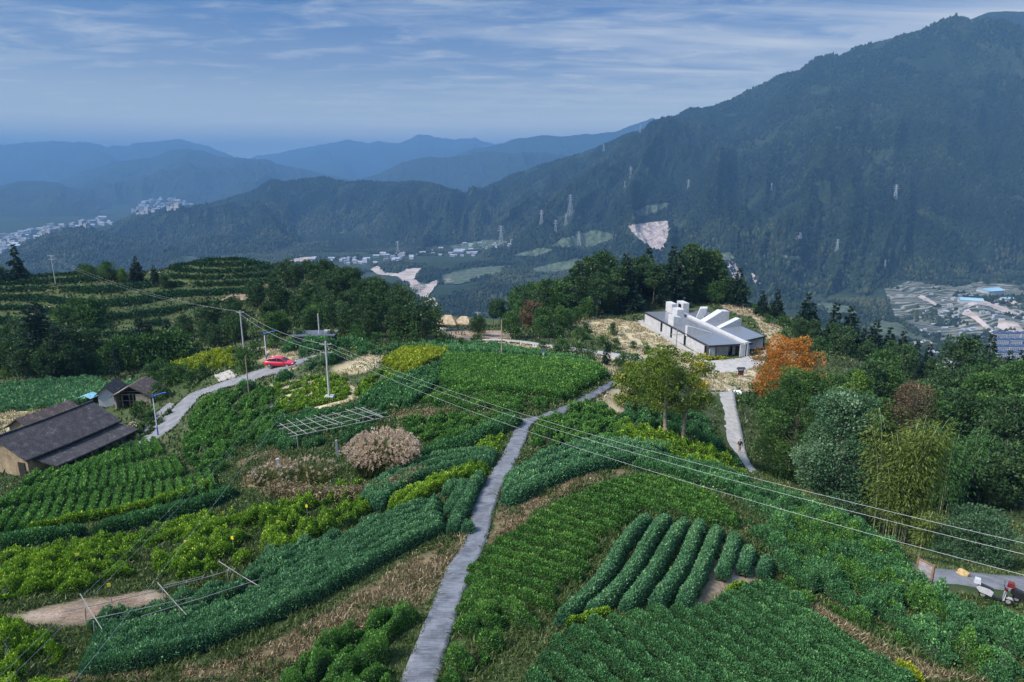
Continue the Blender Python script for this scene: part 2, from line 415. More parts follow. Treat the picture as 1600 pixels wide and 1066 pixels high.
# ------------------------------------------------------------------ woods on the mountains: one mass each
def wood(name, P, h, mat, seed):
    """a mass of small ragged treetops standing on points P"""
    r = np.random.default_rng(seed); n = len(P); k = 5
    H = h * r.uniform(.6, 1.35, n); W = H * r.uniform(.30, .52, n); ph = r.uniform(0, 6.28, n)
    ang = np.arange(k) / k * 6.2832
    V = np.zeros((n, 2 * k + 1, 3))
    for lv, (zf, rf) in enumerate(((0.0, 0.9), (0.5, 1.0))):
        jr = r.uniform(.7, 1.25, (n, k))
        V[:, lv * k:(lv + 1) * k, 0] = P[:, 0:1] + np.cos(ang + ph[:, None]) * W[:, None] * rf * jr
        V[:, lv * k:(lv + 1) * k, 1] = P[:, 1:2] + np.sin(ang + ph[:, None]) * W[:, None] * rf * jr
        V[:, lv * k:(lv + 1) * k, 2] = P[:, 2:3] + H[:, None] * zf + (r.uniform(-.1, .1, (n, k)) * H[:, None] if lv else -2)
    V[:, 2 * k, :] = P + np.stack([r.uniform(-.2, .2, n) * W, r.uniform(-.2, .2, n) * W, H], -1)
    b = (np.arange(n) * (2 * k + 1))[:, None, None]
    q = np.array([[i, (i + 1) % k, (i + 1) % k + k, i + k] for i in range(k)]); t = np.array([[k + i, k + (i + 1) % k, 2 * k] for i in range(k)])
    tint = np.repeat(np.clip(r.beta(2, 2.5, n) * .6 + .4 * (0.5 + 1.1 * fbm(P[:, 0] / 160, P[:, 1] / 160, 4, seed)) + .30 * sstep(CZ - 120, CZ - 330, P[:, 2] + 60 * fbm(P[:, 0] / 200, P[:, 1] / 200, 3, 66)) - .06, 0, 1), 2 * k + 1)
    o = link(name, mesh_np(name, V.reshape(-1, 3), (b + q[None]).reshape(-1, 4), (b + t[None]).reshape(-1, 3), mat=mat, attrs={'tint': tint}))
    return tag(o, kind='stuff')
WOOD = [(0.0, (0.003, 0.006, 0.004)), (0.4, (0.007, 0.014, 0.007)), (0.75, (0.018, 0.028, 0.013)), (1.0, (0.055, 0.062, 0.030))]
m_wood = leafmat('wood_treetops', WOOD, trans=0.05, rough=0.9, spec=0.1)
BARE_PX = []   # bare ground and clearings seen from here; no trees stand there
bare_slope = [(981, 354), (1000, 350), (1030, 347), (1050, 346), (1048, 356), (1043, 372), (1041, 385), (1034, 394), (1027, 391), (1020, 392), (1008, 383), (995, 372), (986, 363)]
river_bare = [(579, 423), (583, 418), (591, 416), (597, 420), (601, 427), (622, 428), (636, 421), (658, 419), (661, 424), (650, 429), (648, 437), (655, 442), (660, 446), (670, 444), (682, 438), (688, 441), (680, 450), (674, 458), (668, 464), (672, 468), (678, 466), (684, 474), (682, 484), (674, 478), (664, 474), (655, 466), (645, 456), (638, 446), (628, 440), (620, 433), (606, 432), (590, 430)]
pad_bare = [(692, 437), (701, 434), (712, 440), (708, 442), (698, 442)]
quarry = [(452, 409), (462, 404), (480, 402), (494, 401), (494, 407), (482, 411), (470, 412), (456, 413)]
scars = [[(1245, 365), (1253, 364), (1254, 375), (1244, 376)], [(1140, 405), (1150, 415), (1158, 428), (1162, 440), (1152, 444), (1143, 432), (1137, 418)], [(1168, 430), (1176, 428), (1190, 446), (1180, 444)]]
fields_px = [[(690, 430), (740, 420), (800, 415), (790, 425), (720, 445), (695, 445)], [(830, 420), (900, 405), (930, 410), (880, 425), (840, 430)], [(700, 385), (760, 375), (800, 378), (770, 388), (715, 395)], [(1100, 400), (1140, 395), (1150, 405), (1120, 412)], [(1260, 470), (1330, 480), (1340, 492), (1290, 490)], [(880, 372), (930, 360), (965, 368), (960, 378), (930, 388), (890, 390), (860, 386)], [(985, 335), (1010, 322), (1045, 317), (1050, 322), (1020, 335), (995, 342)], [(800, 400), (840, 388), (870, 390), (840, 402)],
             [(1365, 500), (1400, 505), (1450, 520), (1440, 535), (1390, 530), (1350, 515)], [(640, 450), (660, 442), (670, 448), (650, 462)], [(1225, 400), (1255, 402), (1250, 408), (1222, 406)]]
town_px = [(1380, 452), (1420, 440), (1500, 448), (1530, 440), (1640, 450), (1640, 600), (1500, 600), (1450, 560), (1400, 500)]
BARE_PX += [bare_slope, river_bare, pad_bare, quarry, town_px] + scars + fields_px
def clear_of(P, extra=()):
    u, v, d = proj(P); bad = np.zeros(len(P), bool); u = u + 9 * vnoise(P[:, 0] / 90, P[:, 1] / 90, 51) + 4 * vnoise(P[:, 0] / 25, P[:, 1] / 25, 52); v = v + 3 * vnoise(P[:, 0] / 90, P[:, 1] / 90, 53)
    for q in list(BARE_PX) + list(extra): bad |= inpoly(q, u, v)
    grove = vnoise(P[:, 0] / 60, P[:, 1] / 60, 54) + .5 * vnoise(P[:, 0] / 22, P[:, 1] / 22, 55) > .18
    bad &= ~(inpoly(town_px, u, v) & grove)
    return ~bad
def sample_ridge(key, n, seed, t0=0.03, t1=1.06):
    u, t, V = RIDGES[key]; r = np.random.default_rng(seed)
    e1 = np.linalg.norm(V[1:, :-1] - V[:-1, :-1], axis=2) * np.linalg.norm(V[:-1, 1:] - V[:-1, :-1], axis=2)
    e1[(t[:-1] > t1) | (t[:-1] < t0)] = 0
    c = np.cumsum(e1.ravel()); k = np.searchsorted(c, r.random(n) * c[-1]); i, j = np.unravel_index(k, e1.shape)
    a, b = r.random(n)[:, None], r.random(n)[:, None]
    return (V[i, j] * (1 - a) + V[i + 1, j] * a) * (1 - b) + (V[i, j + 1] * (1 - a) + V[i + 1, j + 1] * a) * b
for key, n, sd, h in (('mountain43', 95000, 1, 11.0), ('mountain37', 42000, 2, 11.0), ('mountain41', 9000, 3, 10.0)):
    P = sample_ridge(key, n, sd)
    P = P[(fbm(P[:, 0] / 120, P[:, 1] / 120, 4, sd + 60) > -0.34) & clear_of(P)]
    wood('forest', P, h, m_wood, sd)
r_ = np.random.default_rng(5)
az = r_.uniform(R(-44), R(42), 150000); rr = np.sqrt(r_.uniform(500 ** 2, 3900 ** 2, 150000))
P = np.stack([rr * np.sin(az), rr * np.cos(az), 0 * rr], -1); P[:, 2] = valley_z(P[:, 0], P[:, 1])
dens = fbm(P[:, 0] / 210, P[:, 1] / 210, 4, 8) + 0.25 * sstep(2000, 1000, rr)
P = P[(dens > -0.12) & clear_of(P)]
wood('forest', P, 9.0, m_wood, 9)
# ------------------------------------------------------------------ bare ground, fields and buildings in the valley
def bvh_of(V, nr, nc):
    q = grid_quads(nr, nc); return BVHTree.FromPolygons([tuple(p) for p in V.reshape(-1, 3)], [tuple(int(i) for i in f) for f in q])
FARB = []
for k in ('mountain43', 'mountain37', 'mountain41', 'distant_mountains29', 'distant_mountains23'):
    u_, t_, V_ = RIDGES[k]
    if len(u_) > 800: V_ = V_[::3, ::3]
    FARB.append(bvh_of(V_, V_.shape[0], V_.shape[1]))
Xs, Ys = polar_grid(-75, 75, 280, 330, 27000, 260)
FARB.append(bvh_of(np.stack([Xs, Ys, valley_z(Xs, Ys)], -1), 260, 280))
def far_hit(u, v):
    d = Vector(unproj(u, v, 1.0) - np.array([0, 0, CZ])).normalized(); best = None
    for b in FARB:
        h = b.ray_cast(Vector((0, 0, CZ)) + d * 330, d)
        if h[0] is not None and (best is None or h[3] < best[3]): best = h
    return None if best is None else (np.array(best[0]), best[3] + 330)
def drape(name, poly, mat, lift=1.5, step=1.0):
    """a sheet of other ground lying on the slope inside a traced outline"""
    p = np.array(poly); us = np.arange(p[:, 0].min() - step, p[:, 0].max() + step * 2, step); vs_ = np.arange(p[:, 1].min() - step, p[:, 1].max() + step * 2, step * .7)
    U, Vv = np.meshgrid(us, vs_); jag = 1.1
    ins = inpoly(poly, U + jag * vnoise(U / 3.1, Vv / 2.3, 3), Vv + jag * .6 * vnoise(U / 2.7, Vv / 2.1, 8))
    idx = -np.ones(U.shape, int); pts = []
    for i, j in zip(*np.nonzero(ins)):
        h = far_hit(U[i, j], Vv[i, j])
        if h is None: continue
        idx[i, j] = len(pts); dirc = np.array([0, 0, CZ]) - h[0]; pts.append(h[0] + dirc / np.linalg.norm(dirc) * lift + np.array([0, 0, lift * .8]))
    a, b, c, d = idx[:-1, :-1], idx[:-1, 1:], idx[1:, 1:], idx[1:, :-1]
    ok = (a >= 0) & (b >= 0) & (c >= 0) & (d >= 0)
    if not ok.any(): return
    tag(link(name, mesh_np(name, np.array(pts), np.stack([a[ok], d[ok], c[ok], b[ok]], -1), mat=mat, smooth=True)), kind='structure')
m_bare = simple('bare_earth_far', (0.40, 0.33, 0.29), 0.95, 0.2, 0.03, col2=(0.22, 0.18, 0.15), thr=(.36, .58), world=True)
m_scar = simple('landslide_far', (0.36, 0.30, 0.285), 0.95, 0.2, 0.05, col2=(0.13, 0.11, 0.10), thr=(.36, .66), world=True)
m_field = simple('far_meadow', (0.07, 0.095, 0.045), 0.95, 0.2, 0.05, col2=(0.02, 0.032, 0.016), thr=(.40, .60), world=True)
m_terr, nt, out = newmat('far_terraces')
pp = nt.nodes.new('ShaderNodeBsdfPrincipled'); pp.inputs['Roughness'].default_value = .95
co = geopos(nt); wv = N(nt, 'ShaderNodeTexWave', i_Scale=.014, i_Distortion=26.0, i_Detail=4.0); wv.inputs['Detail Scale'].default_value = .6; wv.bands_direction = 'Y'; L(nt, co, wv.inputs['Vector'])
nn = noise(nt, co, .012, 5, .65)
c = ramp(nt, M2(nt, 'ADD', M2(nt, 'MULTIPLY', wv.outputs['Fac'], .5), M2(nt, 'MULTIPLY', nn, .55)), [(.30, (.012, .022, .012)), (.46, (.035, .05, .025)), (.62, (.08, .085, .06)), (.82, (.22, .20, .17))])
L(nt, c, pp.inputs['Base Color']); L(nt, pp.outputs[0], out.inputs[0])
drape('bare_slope', bare_slope, m_scar, 4); drape('bare_ground', river_bare, m_bare, 3, .8); drape('bare_ground', pad_bare, m_bare, 3, .8); drape('bare_ground', quarry, m_bare, 3, .8)
for s_ in scars: drape('bare_slope', s_, m_scar, 4, .8)
for s_ in fields_px: drape('fields', s_, m_field, 3)
drape('terraced_fields', town_px, m_terr, 2, 1.6)
for q_ in ([(1508, 478), (1524, 470), (1548, 474), (1575, 484), (1602, 496), (1640, 508), (1640, 516), (1598, 502), (1568, 490), (1540, 480), (1526, 478), (1512, 484)], [(1500, 492), (1512, 484), (1528, 496), (1546, 512), (1560, 526), (1554, 528), (1536, 514), (1518, 499)], [(1560, 500), (1590, 506), (1600, 520), (1580, 524), (1556, 514)], [(1432, 466), (1440, 462), (1458, 472), (1466, 478), (1462, 480), (1448, 474)], [(1540, 468), (1560, 462), (1590, 474), (1585, 478), (1560, 470)]):
    drape('bare_ground', q_, m_bare, 4, .8)
drape('bare_ground', [(1440, 533), (1450, 534), (1478, 548), (1490, 556), (1486, 560), (1468, 550)], m_bare, 4, .8)
m_hwall = simple('town_wall', (0.40, 0.40, 0.40), .8, .1, .05); m_hroof = simple('town_roof', (0.30, 0.33, 0.40), .7, .2, .05); m_broof = simple('blue_factory_roof', (0.24, 0.40, 0.48), .5, .1, .02); m_wind = simple('town_windows', (.03, .05, .10), .3, .1, .1)
m_groof = simple('grey_shed_roof', (0.33, 0.34, 0.36), .6, .15, .03)
def town_house(W, D, H, flat, rm=None):
    mb = MB(); mb.box((0, 0, H / 2 - 2), (W, D, H + 4))
    mb.cur = 1
    if flat: mb.box((0, 0, H + .5), (W + .8, D + .8, 1.0)); mb.box((W * .2, 0, H + 2.2), (W * .3, D * .4, 2.4))
    else:
        x, y, r = W / 2 + .8, D / 2 + .8, H + D * .28
        mb.mesh([(-x, -y, H), (x, -y, H), (x, y, H), (-x, y, H), (-x, 0, r), (x, 0, r)], [(0, 1, 5, 4), (2, 3, 4, 5), (1, 2, 5), (3, 0, 4), (3, 2, 1, 0)])
    mb.cur = 2
    k = 3.0
    while k < H - 1:
        for sgn in (-1, 1):
            n = max(2, int(W / 5))
            for i in range(n): mb.box((-W / 2 + (i + .5) * W / n, sgn * D / 2, k), (W / n * .5, .3, 1.5))
        k += 3.2
    return mb.data('house', [m_hwall, rm or m_hroof, m_wind])
BARE_TOWN = []
HOUSES = [town_house(14, 10, 9, True), town_house(18, 11, 6, False), town_house(26, 13, 15, True), town_house(12, 9, 6, False), town_house(40, 16, 8, False)]
def town(poly, n, label, group, sz=1.0, kinds=(0, 1, 2, 3), seed=1):
    BARE_TOWN.append(poly)
    r = random.Random(seed); p = np.array(poly); k = 0; tries = 0
    while k < n and tries < n * 40:
        tries += 1; u = r.uniform(p[:, 0].min(), p[:, 0].max()); v = r.uniform(p[:, 1].min(), p[:, 1].max())
        if not inpoly(poly, np.array([u]), np.array([v]))[0]: continue
        h = far_hit(u, v)
        if h is None: continue
        o = link('house', HOUSES[r.choice(kinds)], loc=tuple(h[0]), rotz=r.choice((0, .2, -.3, 1.4)) + r.uniform(-.1, .1)); o.scale = (sz * r.uniform(.8, 1.3),) * 3
        tag(o, label, 'house', group); k += 1
town([(0, 372), (60, 358), (130, 345), (172, 340), (178, 352), (120, 356), (75, 366), (35, 382), (0, 398)], 95, 'pale building in the hazy far city at the left', 'buildings of the far city', 1.15, (0, 1, 2, 2, 4), 1)
town([(205, 332), (222, 316), (250, 310), (285, 314), (302, 319), (280, 326), (250, 334), (215, 338)], 70, 'pale building in the hazy far suburb beyond the middle hill', 'buildings of the far suburb', 1.3, (0, 1, 2, 4), 2)
town([(470, 404), (500, 408), (560, 402), (600, 398), (640, 398), (650, 404), (600, 412), (540, 414), (500, 412)], 40, 'small white house in the valley village beyond the left hill wood', 'houses of the valley village', 1.15, (0, 1, 3), 3)
town([(640, 396), (690, 384), (760, 378), (815, 376), (810, 384), (760, 392), (720, 402), (680, 402), (650, 402)], 22, 'small white house on the wooded slope right of the village', 'houses on the wooded slope', 1.05, (0, 1, 3), 4)
town([(695, 396), (705, 394), (745, 392), (768, 396), (760, 400), (720, 402)], 6, 'long white shed below the houses on the wooded slope', 'white sheds on the slope', 1.0, (4, 1), 5)
town([(1425, 460), (1500, 462), (1600, 480), (1600, 515), (1540, 520), (1490, 540), (1425, 525)], 60, 'small house among the valley terraces on the right', 'houses among the terraces', .6, (0, 1, 3), 6)
town([(1450, 550), (1500, 545), (1540, 560), (1530, 575), (1480, 572)], 8, 'pale house left of the apartment blocks', 'houses beside the apartments', .8, (0, 1, 3), 7)
def apartment(W, D, H):
    t = thing('apartment_block', 'white valley apartment block with dark blue roof', 'apartment block', (0, 0, -900))
    mb = MB(); mb.box((0, 0, H / 2 - 2), (W, D, H + 4)); mb.build('wall', m_hwall, t)
    k = 2.2; wm_ = MB().box((0, 0, 0), (2.0, .35, 1.7)).data('window', m_wind)
    while k < H - 1:
        for i in range(int(W / 3.4)): link('window', wm_, t, (-W / 2 + 1.9 + 3.4 * i, -D / 2, k))
        k += 3.1
    mb = MB(); mb.box((0, 0, H + .7), (W + 1.4, D + 1.4, 1.2)); mb.box((W * .25, 0, H + 2.2), (5, D * .5, 2)); mb.box((-W * .25, 0, H + 2.2), (5, D * .5, 2)); mb.build('roof', simple('dark_blue_roof', (.05, .075, .16), .6, .1, .1), t)
    return t
AP = apartment(26, 11, 15); first = True
APL = ['front row', 'second row', 'third row', 'back row']; APC = ['left end', 'second from left', 'third from left', 'right end']
for r_i, v in enumerate((562, 552, 541, 531)):
    for c_i, u in enumerate((1566 - r_i * 2, 1587 - r_i * 2, 1609 - r_i * 2)):
        h = far_hit(u, v)
        if h is None: continue
        lb = 'white apartment block with dark blue roof, %s, %s' % (APL[r_i], APC[c_i])
        if first: AP.location = tuple(h[0]); AP.rotation_euler = (0, 0, -.15); AP['label'] = lb; AP['group'] = 'apartment blocks in the right valley'; first = False
        else: dup(AP, tuple(h[0]), -.15, 1.0, lb, 'apartment blocks in the right valley')
for (u, v, W, D, H, rm, lb, rz) in ((1547, 458, 58, 36, 9, m_broof, 'large factory hall with pale blue roof in the right valley', .3), (1516, 473, 50, 30, 8, m_broof, 'second pale blue roofed factory hall left of the largest', -.35), (1573, 470, 26, 16, 7, m_broof, 'small pale blue roofed hall right of the other factories', .1),
                             (1473, 578, 62, 16, 7, m_groof, 'long grey roofed shed below the right ridge', -.45), (1466, 592, 34, 14, 6, m_broof, 'white building with blue roof in front of the grey shed', -.4), (1462, 598, 22, 8, 5, simple('red_roof_far', (.45, .14, .08), .7, .1, .1), 'small red roofed building between the ridge trees', -.4), (1434, 540, 14, 9, 7, m_hwall, 'small white house at the bend of the valley track', .2)):
    h = far_hit(u, v)
    if h is None: continue
    t = thing('factory', lb, 'factory' if 'hall' in lb else 'building', tuple(h[0]), rz)
    mb = MB(); mb.box((0, 0, H / 2 - 2), (W, D, H + 4)); mb.build('wall', m_hwall, t)
    mb = MB(); x, y, r = W / 2 + 1, D / 2 + 1, H + D * .16; mb.mesh([(-x, -y, H), (x, -y, H), (x, y, H), (-x, y, H), (-x, 0, r), (x, 0, r)], [(0, 1, 5, 4), (2, 3, 4, 5), (1, 2, 5), (3, 0, 4), (3, 2, 1, 0)]); mb.build('roof', rm, t)
# lattice pylons
m_pyl = simple('pylon_steel', (0.32, 0.34, 0.36), .5, .1, .1)
def pylon_mesh():
    mb = MB(); H = 40.0
    def w(z): return 4.2 * (1 - z / H) ** 1.3 + .7
    zs = [0, 8, 15, 21, 26, 30, 34, 37, 40]
    for sx in (-1, 1):
        for sy in (-1, 1): mb.tube([(sx * w(z), sy * w(z), z) for z in zs], [.32] * 9, 4)
    for a, b in zip(zs[:-1], zs[1:]):
        for s in (-1, 1):
            mb.tube([(-w(a), s * w(a), a), (w(b), s * w(b), b)], .26, 3); mb.tube([(w(a), s * w(a), a), (-w(b), s * w(b), b)], .26, 3)
            mb.tube([(s * w(a), -w(a), a), (s * w(b), w(b), b)], .26, 3)
    body = mb.data('tower', m_pyl)
    mb = MB()
    for z, l in ((30, 7.5), (34.5, 6.2), (38.5, 4.8)):
        mb.tube([(-l, 0, z), (0, 0, z + .9), (l, 0, z)], .42, 4); mb.tube([(-l, 0, z), (l, 0, z)], .3, 4)
    return body, mb.data('crossarm', m_pyl)
pb_, pc_ = pylon_mesh()
def pylon(u, v0, v1, label):
    h = far_hit(u, v0)
    if h is None: return
    t = thing('pylon', label, 'pylon', tuple(h[0]), random.Random(u).uniform(-.5, .5), 'pylons across the valley'); d = proj(h[0])[2]; s = (v0 - v1) * d / FPX / 40.0
    t.scale = (s, s, s); link('tower', pb_, t); link('crossarm', pc_, t)
for u, a, b, l in ((985, 279, 261, 'pale pylon high on the mountain, upper of the pair'), (976, 294, 283, 'short pylon just below the upper pair on the mountain'), (891, 338, 305, 'tallest pylon in the middle of the mountain foot'), (884, 353, 334, 'pylon standing just in front of the tallest pylon'),
                   (846, 351, 329, 'pylon left of the tallest pylon'), (868, 366, 344, 'pylon between the tallest pylon and the meadow'), (783, 384, 353, 'pylon above the white houses on the wooded slope'), (904, 384, 362, 'slim pylon on the green meadow below the tallest'),
                   (1398, 313, 289, 'lone pylon high on the right mountain shoulder'), (1205, 298, 286, 'small pylon on the mountain, between two lone pylons'), (1075, 298, 281, 'small pylon above the pale landslide scar'), (1307, 396, 374, 'pylon at the mountain foot above the right ridge conifers'),
                   (1382, 420, 406, 'small pylon right of the mountain foot clearing'), (622, 396, 377, 'pylon behind the valley village'), (943, 238, 226, 'small pylon on the mountain skyline left of the pair'), (1000, 209, 195, 'pylon on the mountain skyline beside the distant peak')):
    pylon(u, a, b, l)
# ------------------------------------------------------------------ the near hill
GP = [  # (u, v, drop below the camera)
 (655,1066,21.6),(695,950,22.2),(735,850,23.0),(775,760,23.7),(810,700,24.3),(820,660,25.0),(900,630,25.9),(965,598,26.8),
 (1000,1066,21.0),(1030,900,22.2),(1000,790,23.3),(1170,770,26.3),(1300,900,24.6),(1250,1000,22.7),(1500,1066,23.7),(1200,1066,21.6),
 (850,1000,21.6),(850,850,22.8),(900,720,24.3),(1060,730,25.2),(1150,850,23.8),
 (1330,800,27.6),(1400,860,27.0),(1450,905,26.6),(1600,945,25.6),(1530,930,26.0),(1560,1010,24.8),(1600,1066,24.0),(1400,960,24.6),
 (1053,693,29.4),(960,680,27.0),(1000,640,29.2),(1100,690,31.2),(1150,712,34.4),(1130,650,35.6),(1110,612,37.2),(1178,740,33.4),(1150,590,40.2),
 (1230,760,33.0),(1290,830,31.5),(1370,870,30.0),(1240,690,38.0),(1300,760,38.0),(1400,830,36.5),(1500,870,34.0),(1600,890,32.5),
 (1500,700,45.0),(1590,650,46.0),(1400,700,45.0),(1300,640,47.0),(1600,780,42.0),(1480,800,41.0),
 (1300,545,50.0),(1440,572,56.0),(1560,600,58.0),(1640,600,58.0),(1240,500,45.5),(1230,560,43.5),
 (1107,561,41.2),(1007,504,41.2),(1192,545,41.2),(1150,565,41.0),(1100,484,41.4),(1180,497,41.6),(1215,520,42.2),(1150,470,41.8),
 (1060,462,43.0),(960,470,44.0),(850,500,44.5),(770,520,44.0),(930,500,41.4),(890,520,40.2),(850,540,38.8),(780,527,38.8),(990,560,39.8),(930,548,39.4),(710,515,38.3),
 (820,565,33.5),(700,556,28.6),(900,570,30.4),(690,600,26.8),(600,640,27.6),(600,570,28.6),(940,575,31.0),
 (512,625,29.9),(433,571,30.2),(380,590,32.0),(320,616,34.6),(290,640,35.6),(245,682,36.4),(180,715,36.0),(60,735,34.8),(480,560,30.0),(530,555,30.4),
 (150,770,32.4),(0,830,29.8),(300,785,29.4),(370,700,30.6),(330,660,32.6),(250,720,33.8),(440,610,30.6),(440,680,28.8),(530,665,28.2),(620,650,27.4),
 (560,715,26.7),(430,745,27.6),(650,735,26.0),(700,690,26.2),(450,800,25.8),(520,780,25.8),(270,930,23.2),(50,1030,21.9),(0,900,24.6),(300,1000,22.4),(450,1000,22.0),(550,880,23.4),(600,1000,21.8),(650,800,24.2),(150,860,26.2),(330,850,25.6),
 (110,690,38.2),(215,642,38.3),(150,640,38.8),(40,665,38.8),(50,600,43.0),(150,600,43.4),(240,590,42.6),(300,570,36.4),(400,545,33.0),(470,545,35.5),(420,530,36.5),
 (60,560,44.2),(150,545,42.8),(250,530,41.5),(330,520,40.5),(60,500,39.5),(150,500,38.6),(250,480,38.0),(40,460,36.2),(150,465,36.4),(250,455,36.4),(100,432,33.6),(20,440,34.0),(190,430,34.4),
 (340,408,30.6),(300,420,32.2),(400,412,31.6),(270,440,35.0),(360,450,36.2),(430,425,33.8),(430,460,37.0),(500,448,36.2),(560,470,38.0),(620,490,39.0),(500,500,38.4),(600,528,36.6),(660,530,36.6),(400,500,39.2),(350,545,38.5),(690,520,39.0),(725,505,62.0),(700,500,60.0),(715,498,72.0),(703,538.5,52.0),(735,538,52.0),(690,545,58.0),(720,545,60.0),(675,540,52.0),
]
# (x, y, height) of ground nobody sees, so the hill falls away to the valley
GW = [(0, -30, CZ - 20.5), (-40, -20, CZ - 22), (40, -20, CZ - 22), (-60, 10, CZ - 24), (60, 10, CZ - 25), (-110, 60, CZ - 36), (-150, 120, CZ - 46), (110, 50, CZ - 36), (150, 110, CZ - 50),
      (-230, 150, CZ - 50), (-220, 210, CZ - 40), (-160, 215, CZ - 36)]
for a in range(-90, 91, 15):
    sn, cs = math.sin(R(a)), math.cos(R(a))
    right = sstep(0, 40, a)
    GW.append((360 * sn, 360 * cs, CZ - (92 + 45 * float(right))))
    GW.append((460 * sn, 460 * cs, CZ - (170 + 40 * float(right))))
    GW.append((640 * sn, 640 * cs, CZ - 330)); GW.append((820 * sn, 820 * cs, CZ - 430))
GP = np.array(GP, float)
_c = on_drop(GP[:, 0], GP[:, 1], GP[:, 2])
_c = np.concatenate([_c, np.array(GW, float)])
_K = np.sqrt(((_c[:, None, :2] - _c[None, :, :2]) ** 2).sum(-1) + 8.0 ** 2)
_n = len(_c)
_A = np.zeros((_n + 3, _n + 3)); _A[:_n, :_n] = _K - np.eye(_n) * 0.6
_A[:_n, _n] = 1
_A[:_n, _n + 1] = _c[:, 0] / 100; _A[:_n, _n + 2] = _c[:, 1] / 100; _A[_n:, :_n] = _A[:_n, _n:].T
_w = np.linalg.solve(_A, np.concatenate([_c[:, 2], [0, 0, 0]]))
def smooth_h(x, y):
    x = np.asarray(x, float); y = np.asarray(y, float); sh = x.shape
    xf = x.ravel(); yf = y.ravel(); out = np.empty(len(xf))
    for i in range(0, len(xf), 20000):
        a = xf[i:i + 20000, None]; b = yf[i:i + 20000, None]
        k = np.sqrt((a - _c[None, :, 0]) ** 2 + (b - _c[None, :, 1]) ** 2 + 64.0)
        out[i:i + 20000] = k @ _w[:_n] + _w[_n] + _w[_n + 1] * a[:, 0] / 100 + _w[_n + 2] * b[:, 0] / 100
    return out.reshape(sh)
# roads and the paved ground, traced once and draped on the hill
def px_ground0(uv, d0=22.0, d1=420.0):
    """first hit of each pixel's ray with the smooth hill"""
    uv = np.asarray(uv, float).reshape(-1, 2)
    ds = np.concatenate([np.arange(d0, 120, 1.0), np.arange(120, d1, 2.5)])
    P = unproj(uv[:, 0:1], uv[:, 1:2], ds[None, :])
    H = HFUNC(P[..., 0], P[..., 1]); below = P[..., 2] < H
    idx = np.where(below.any(1), below.argmax(1), len(ds) - 1)
    lo = ds[np.maximum(idx - 1, 0)]; hi = ds[idx]
    for _ in range(9):
        mid = (lo + hi) / 2; p = unproj(uv[:, 0], uv[:, 1], mid)
        b = p[:, 2] < HFUNC(p[:, 0], p[:, 1]); hi = np.where(b, mid, hi); lo = np.where(b, lo, mid)
    return unproj(uv[:, 0], uv[:, 1], (lo + hi) / 2)
HFUNC = smooth_h
PLAZA_Z = CZ - 41.2
plaza_px = [(1000, 497), (1000, 508), (1050, 537), (1100, 567), (1092, 578), (1120, 583), (1160, 581), (1190, 571), (1200, 556), (1212, 545), (1150, 500), (1110, 480), (1040, 478)]
plaza_w = [tuple(on_drop(u, v, 41.2)[:2]) for u, v in plaza_px]
FARM_O, FARM_A, FARM_B = np.array([-59.6, 77.9]), np.array([.293, .956]), np.array([.956, -.293])
def farm(a, b): return tuple(FARM_O + FARM_A * a + FARM_B * b)
FARM_Z = CZ - 37.4
PADS = [(plaza_w, PLAZA_Z, 9.0), ([farm(-1.5, 3.2), farm(14.5, 3.2), farm(14.5, -10), farm(-1.5, -10)], FARM_Z, 3.5)]
def base_h(x, y):
    z = smooth_h(x, y)
    for poly, pz, ed in PADS:
        q = np.array(poly); sel = (x > q[:, 0].min() - ed) & (x < q[:, 0].max() + ed) & (y > q[:, 1].min() - ed) & (y < q[:, 1].max() + ed)
        if not np.any(sel): continue
        xs, ys = x[sel], y[sel]
        w = np.where(inpoly(poly, xs, ys), 1.0, sstep(ed, 0.3, polydist(poly, xs, ys)))
        z = z.copy(); z[sel] = z[sel] * (1 - w) + pz * w
    return z
HFUNC = base_h
# terraced hills on the far left: levels cut into the slope
terr_px = [(0, 590), (0, 440), (60, 425), (130, 430), (200, 440), (262, 452), (265, 425), (330, 402), (400, 408), (430, 425), (440, 452), (400, 470), (300, 480), (260, 500), (240, 540), (150, 580), (60, 585)]
terr_w = [tuple(p[:2]) for p in px_ground0(terr_px)]
TSTEP = 1.35
def hill_h(x, y):
    z = base_h(x, y)
    m = (x < -20) & (y > 110) & (y < 330)
    if np.any(m):
        xm, ym, zm = x[m], y[m], z[m]
        w = np.where(inpoly(terr_w, xm, ym), 1.0, sstep(12, 0, polydist(terr_w, xm, ym)))
        q = (zm + 0.5 * fbm(xm / 30, ym / 30, 2, 77)) / TSTEP; f = q - np.floor(q)
        zt = zm + TSTEP * (sstep(0.25, 0.75, f) - f) * 0.85
        z = z.copy(); z[m] = zm * (1 - w) + zt * w
    z = z + 0.10 * fbm(x / 3.5, y / 3.5, 3, 55) + 0.25 * fbm(x / 14.0, y / 14.0, 2, 56)
    return z
HFUNC = hill_h
def G(u, v, d0=22.0): return px_ground0([(u, v)], d0)[0]
def GL(pts, d0=22.0): return px_ground0(pts, d0)
def onground(xy, dz=0.0):
    xy = np.asarray(xy, float); return np.concatenate([xy[..., :2], (hill_h(xy[..., 0], xy[..., 1]) + dz)[..., None]], -1)

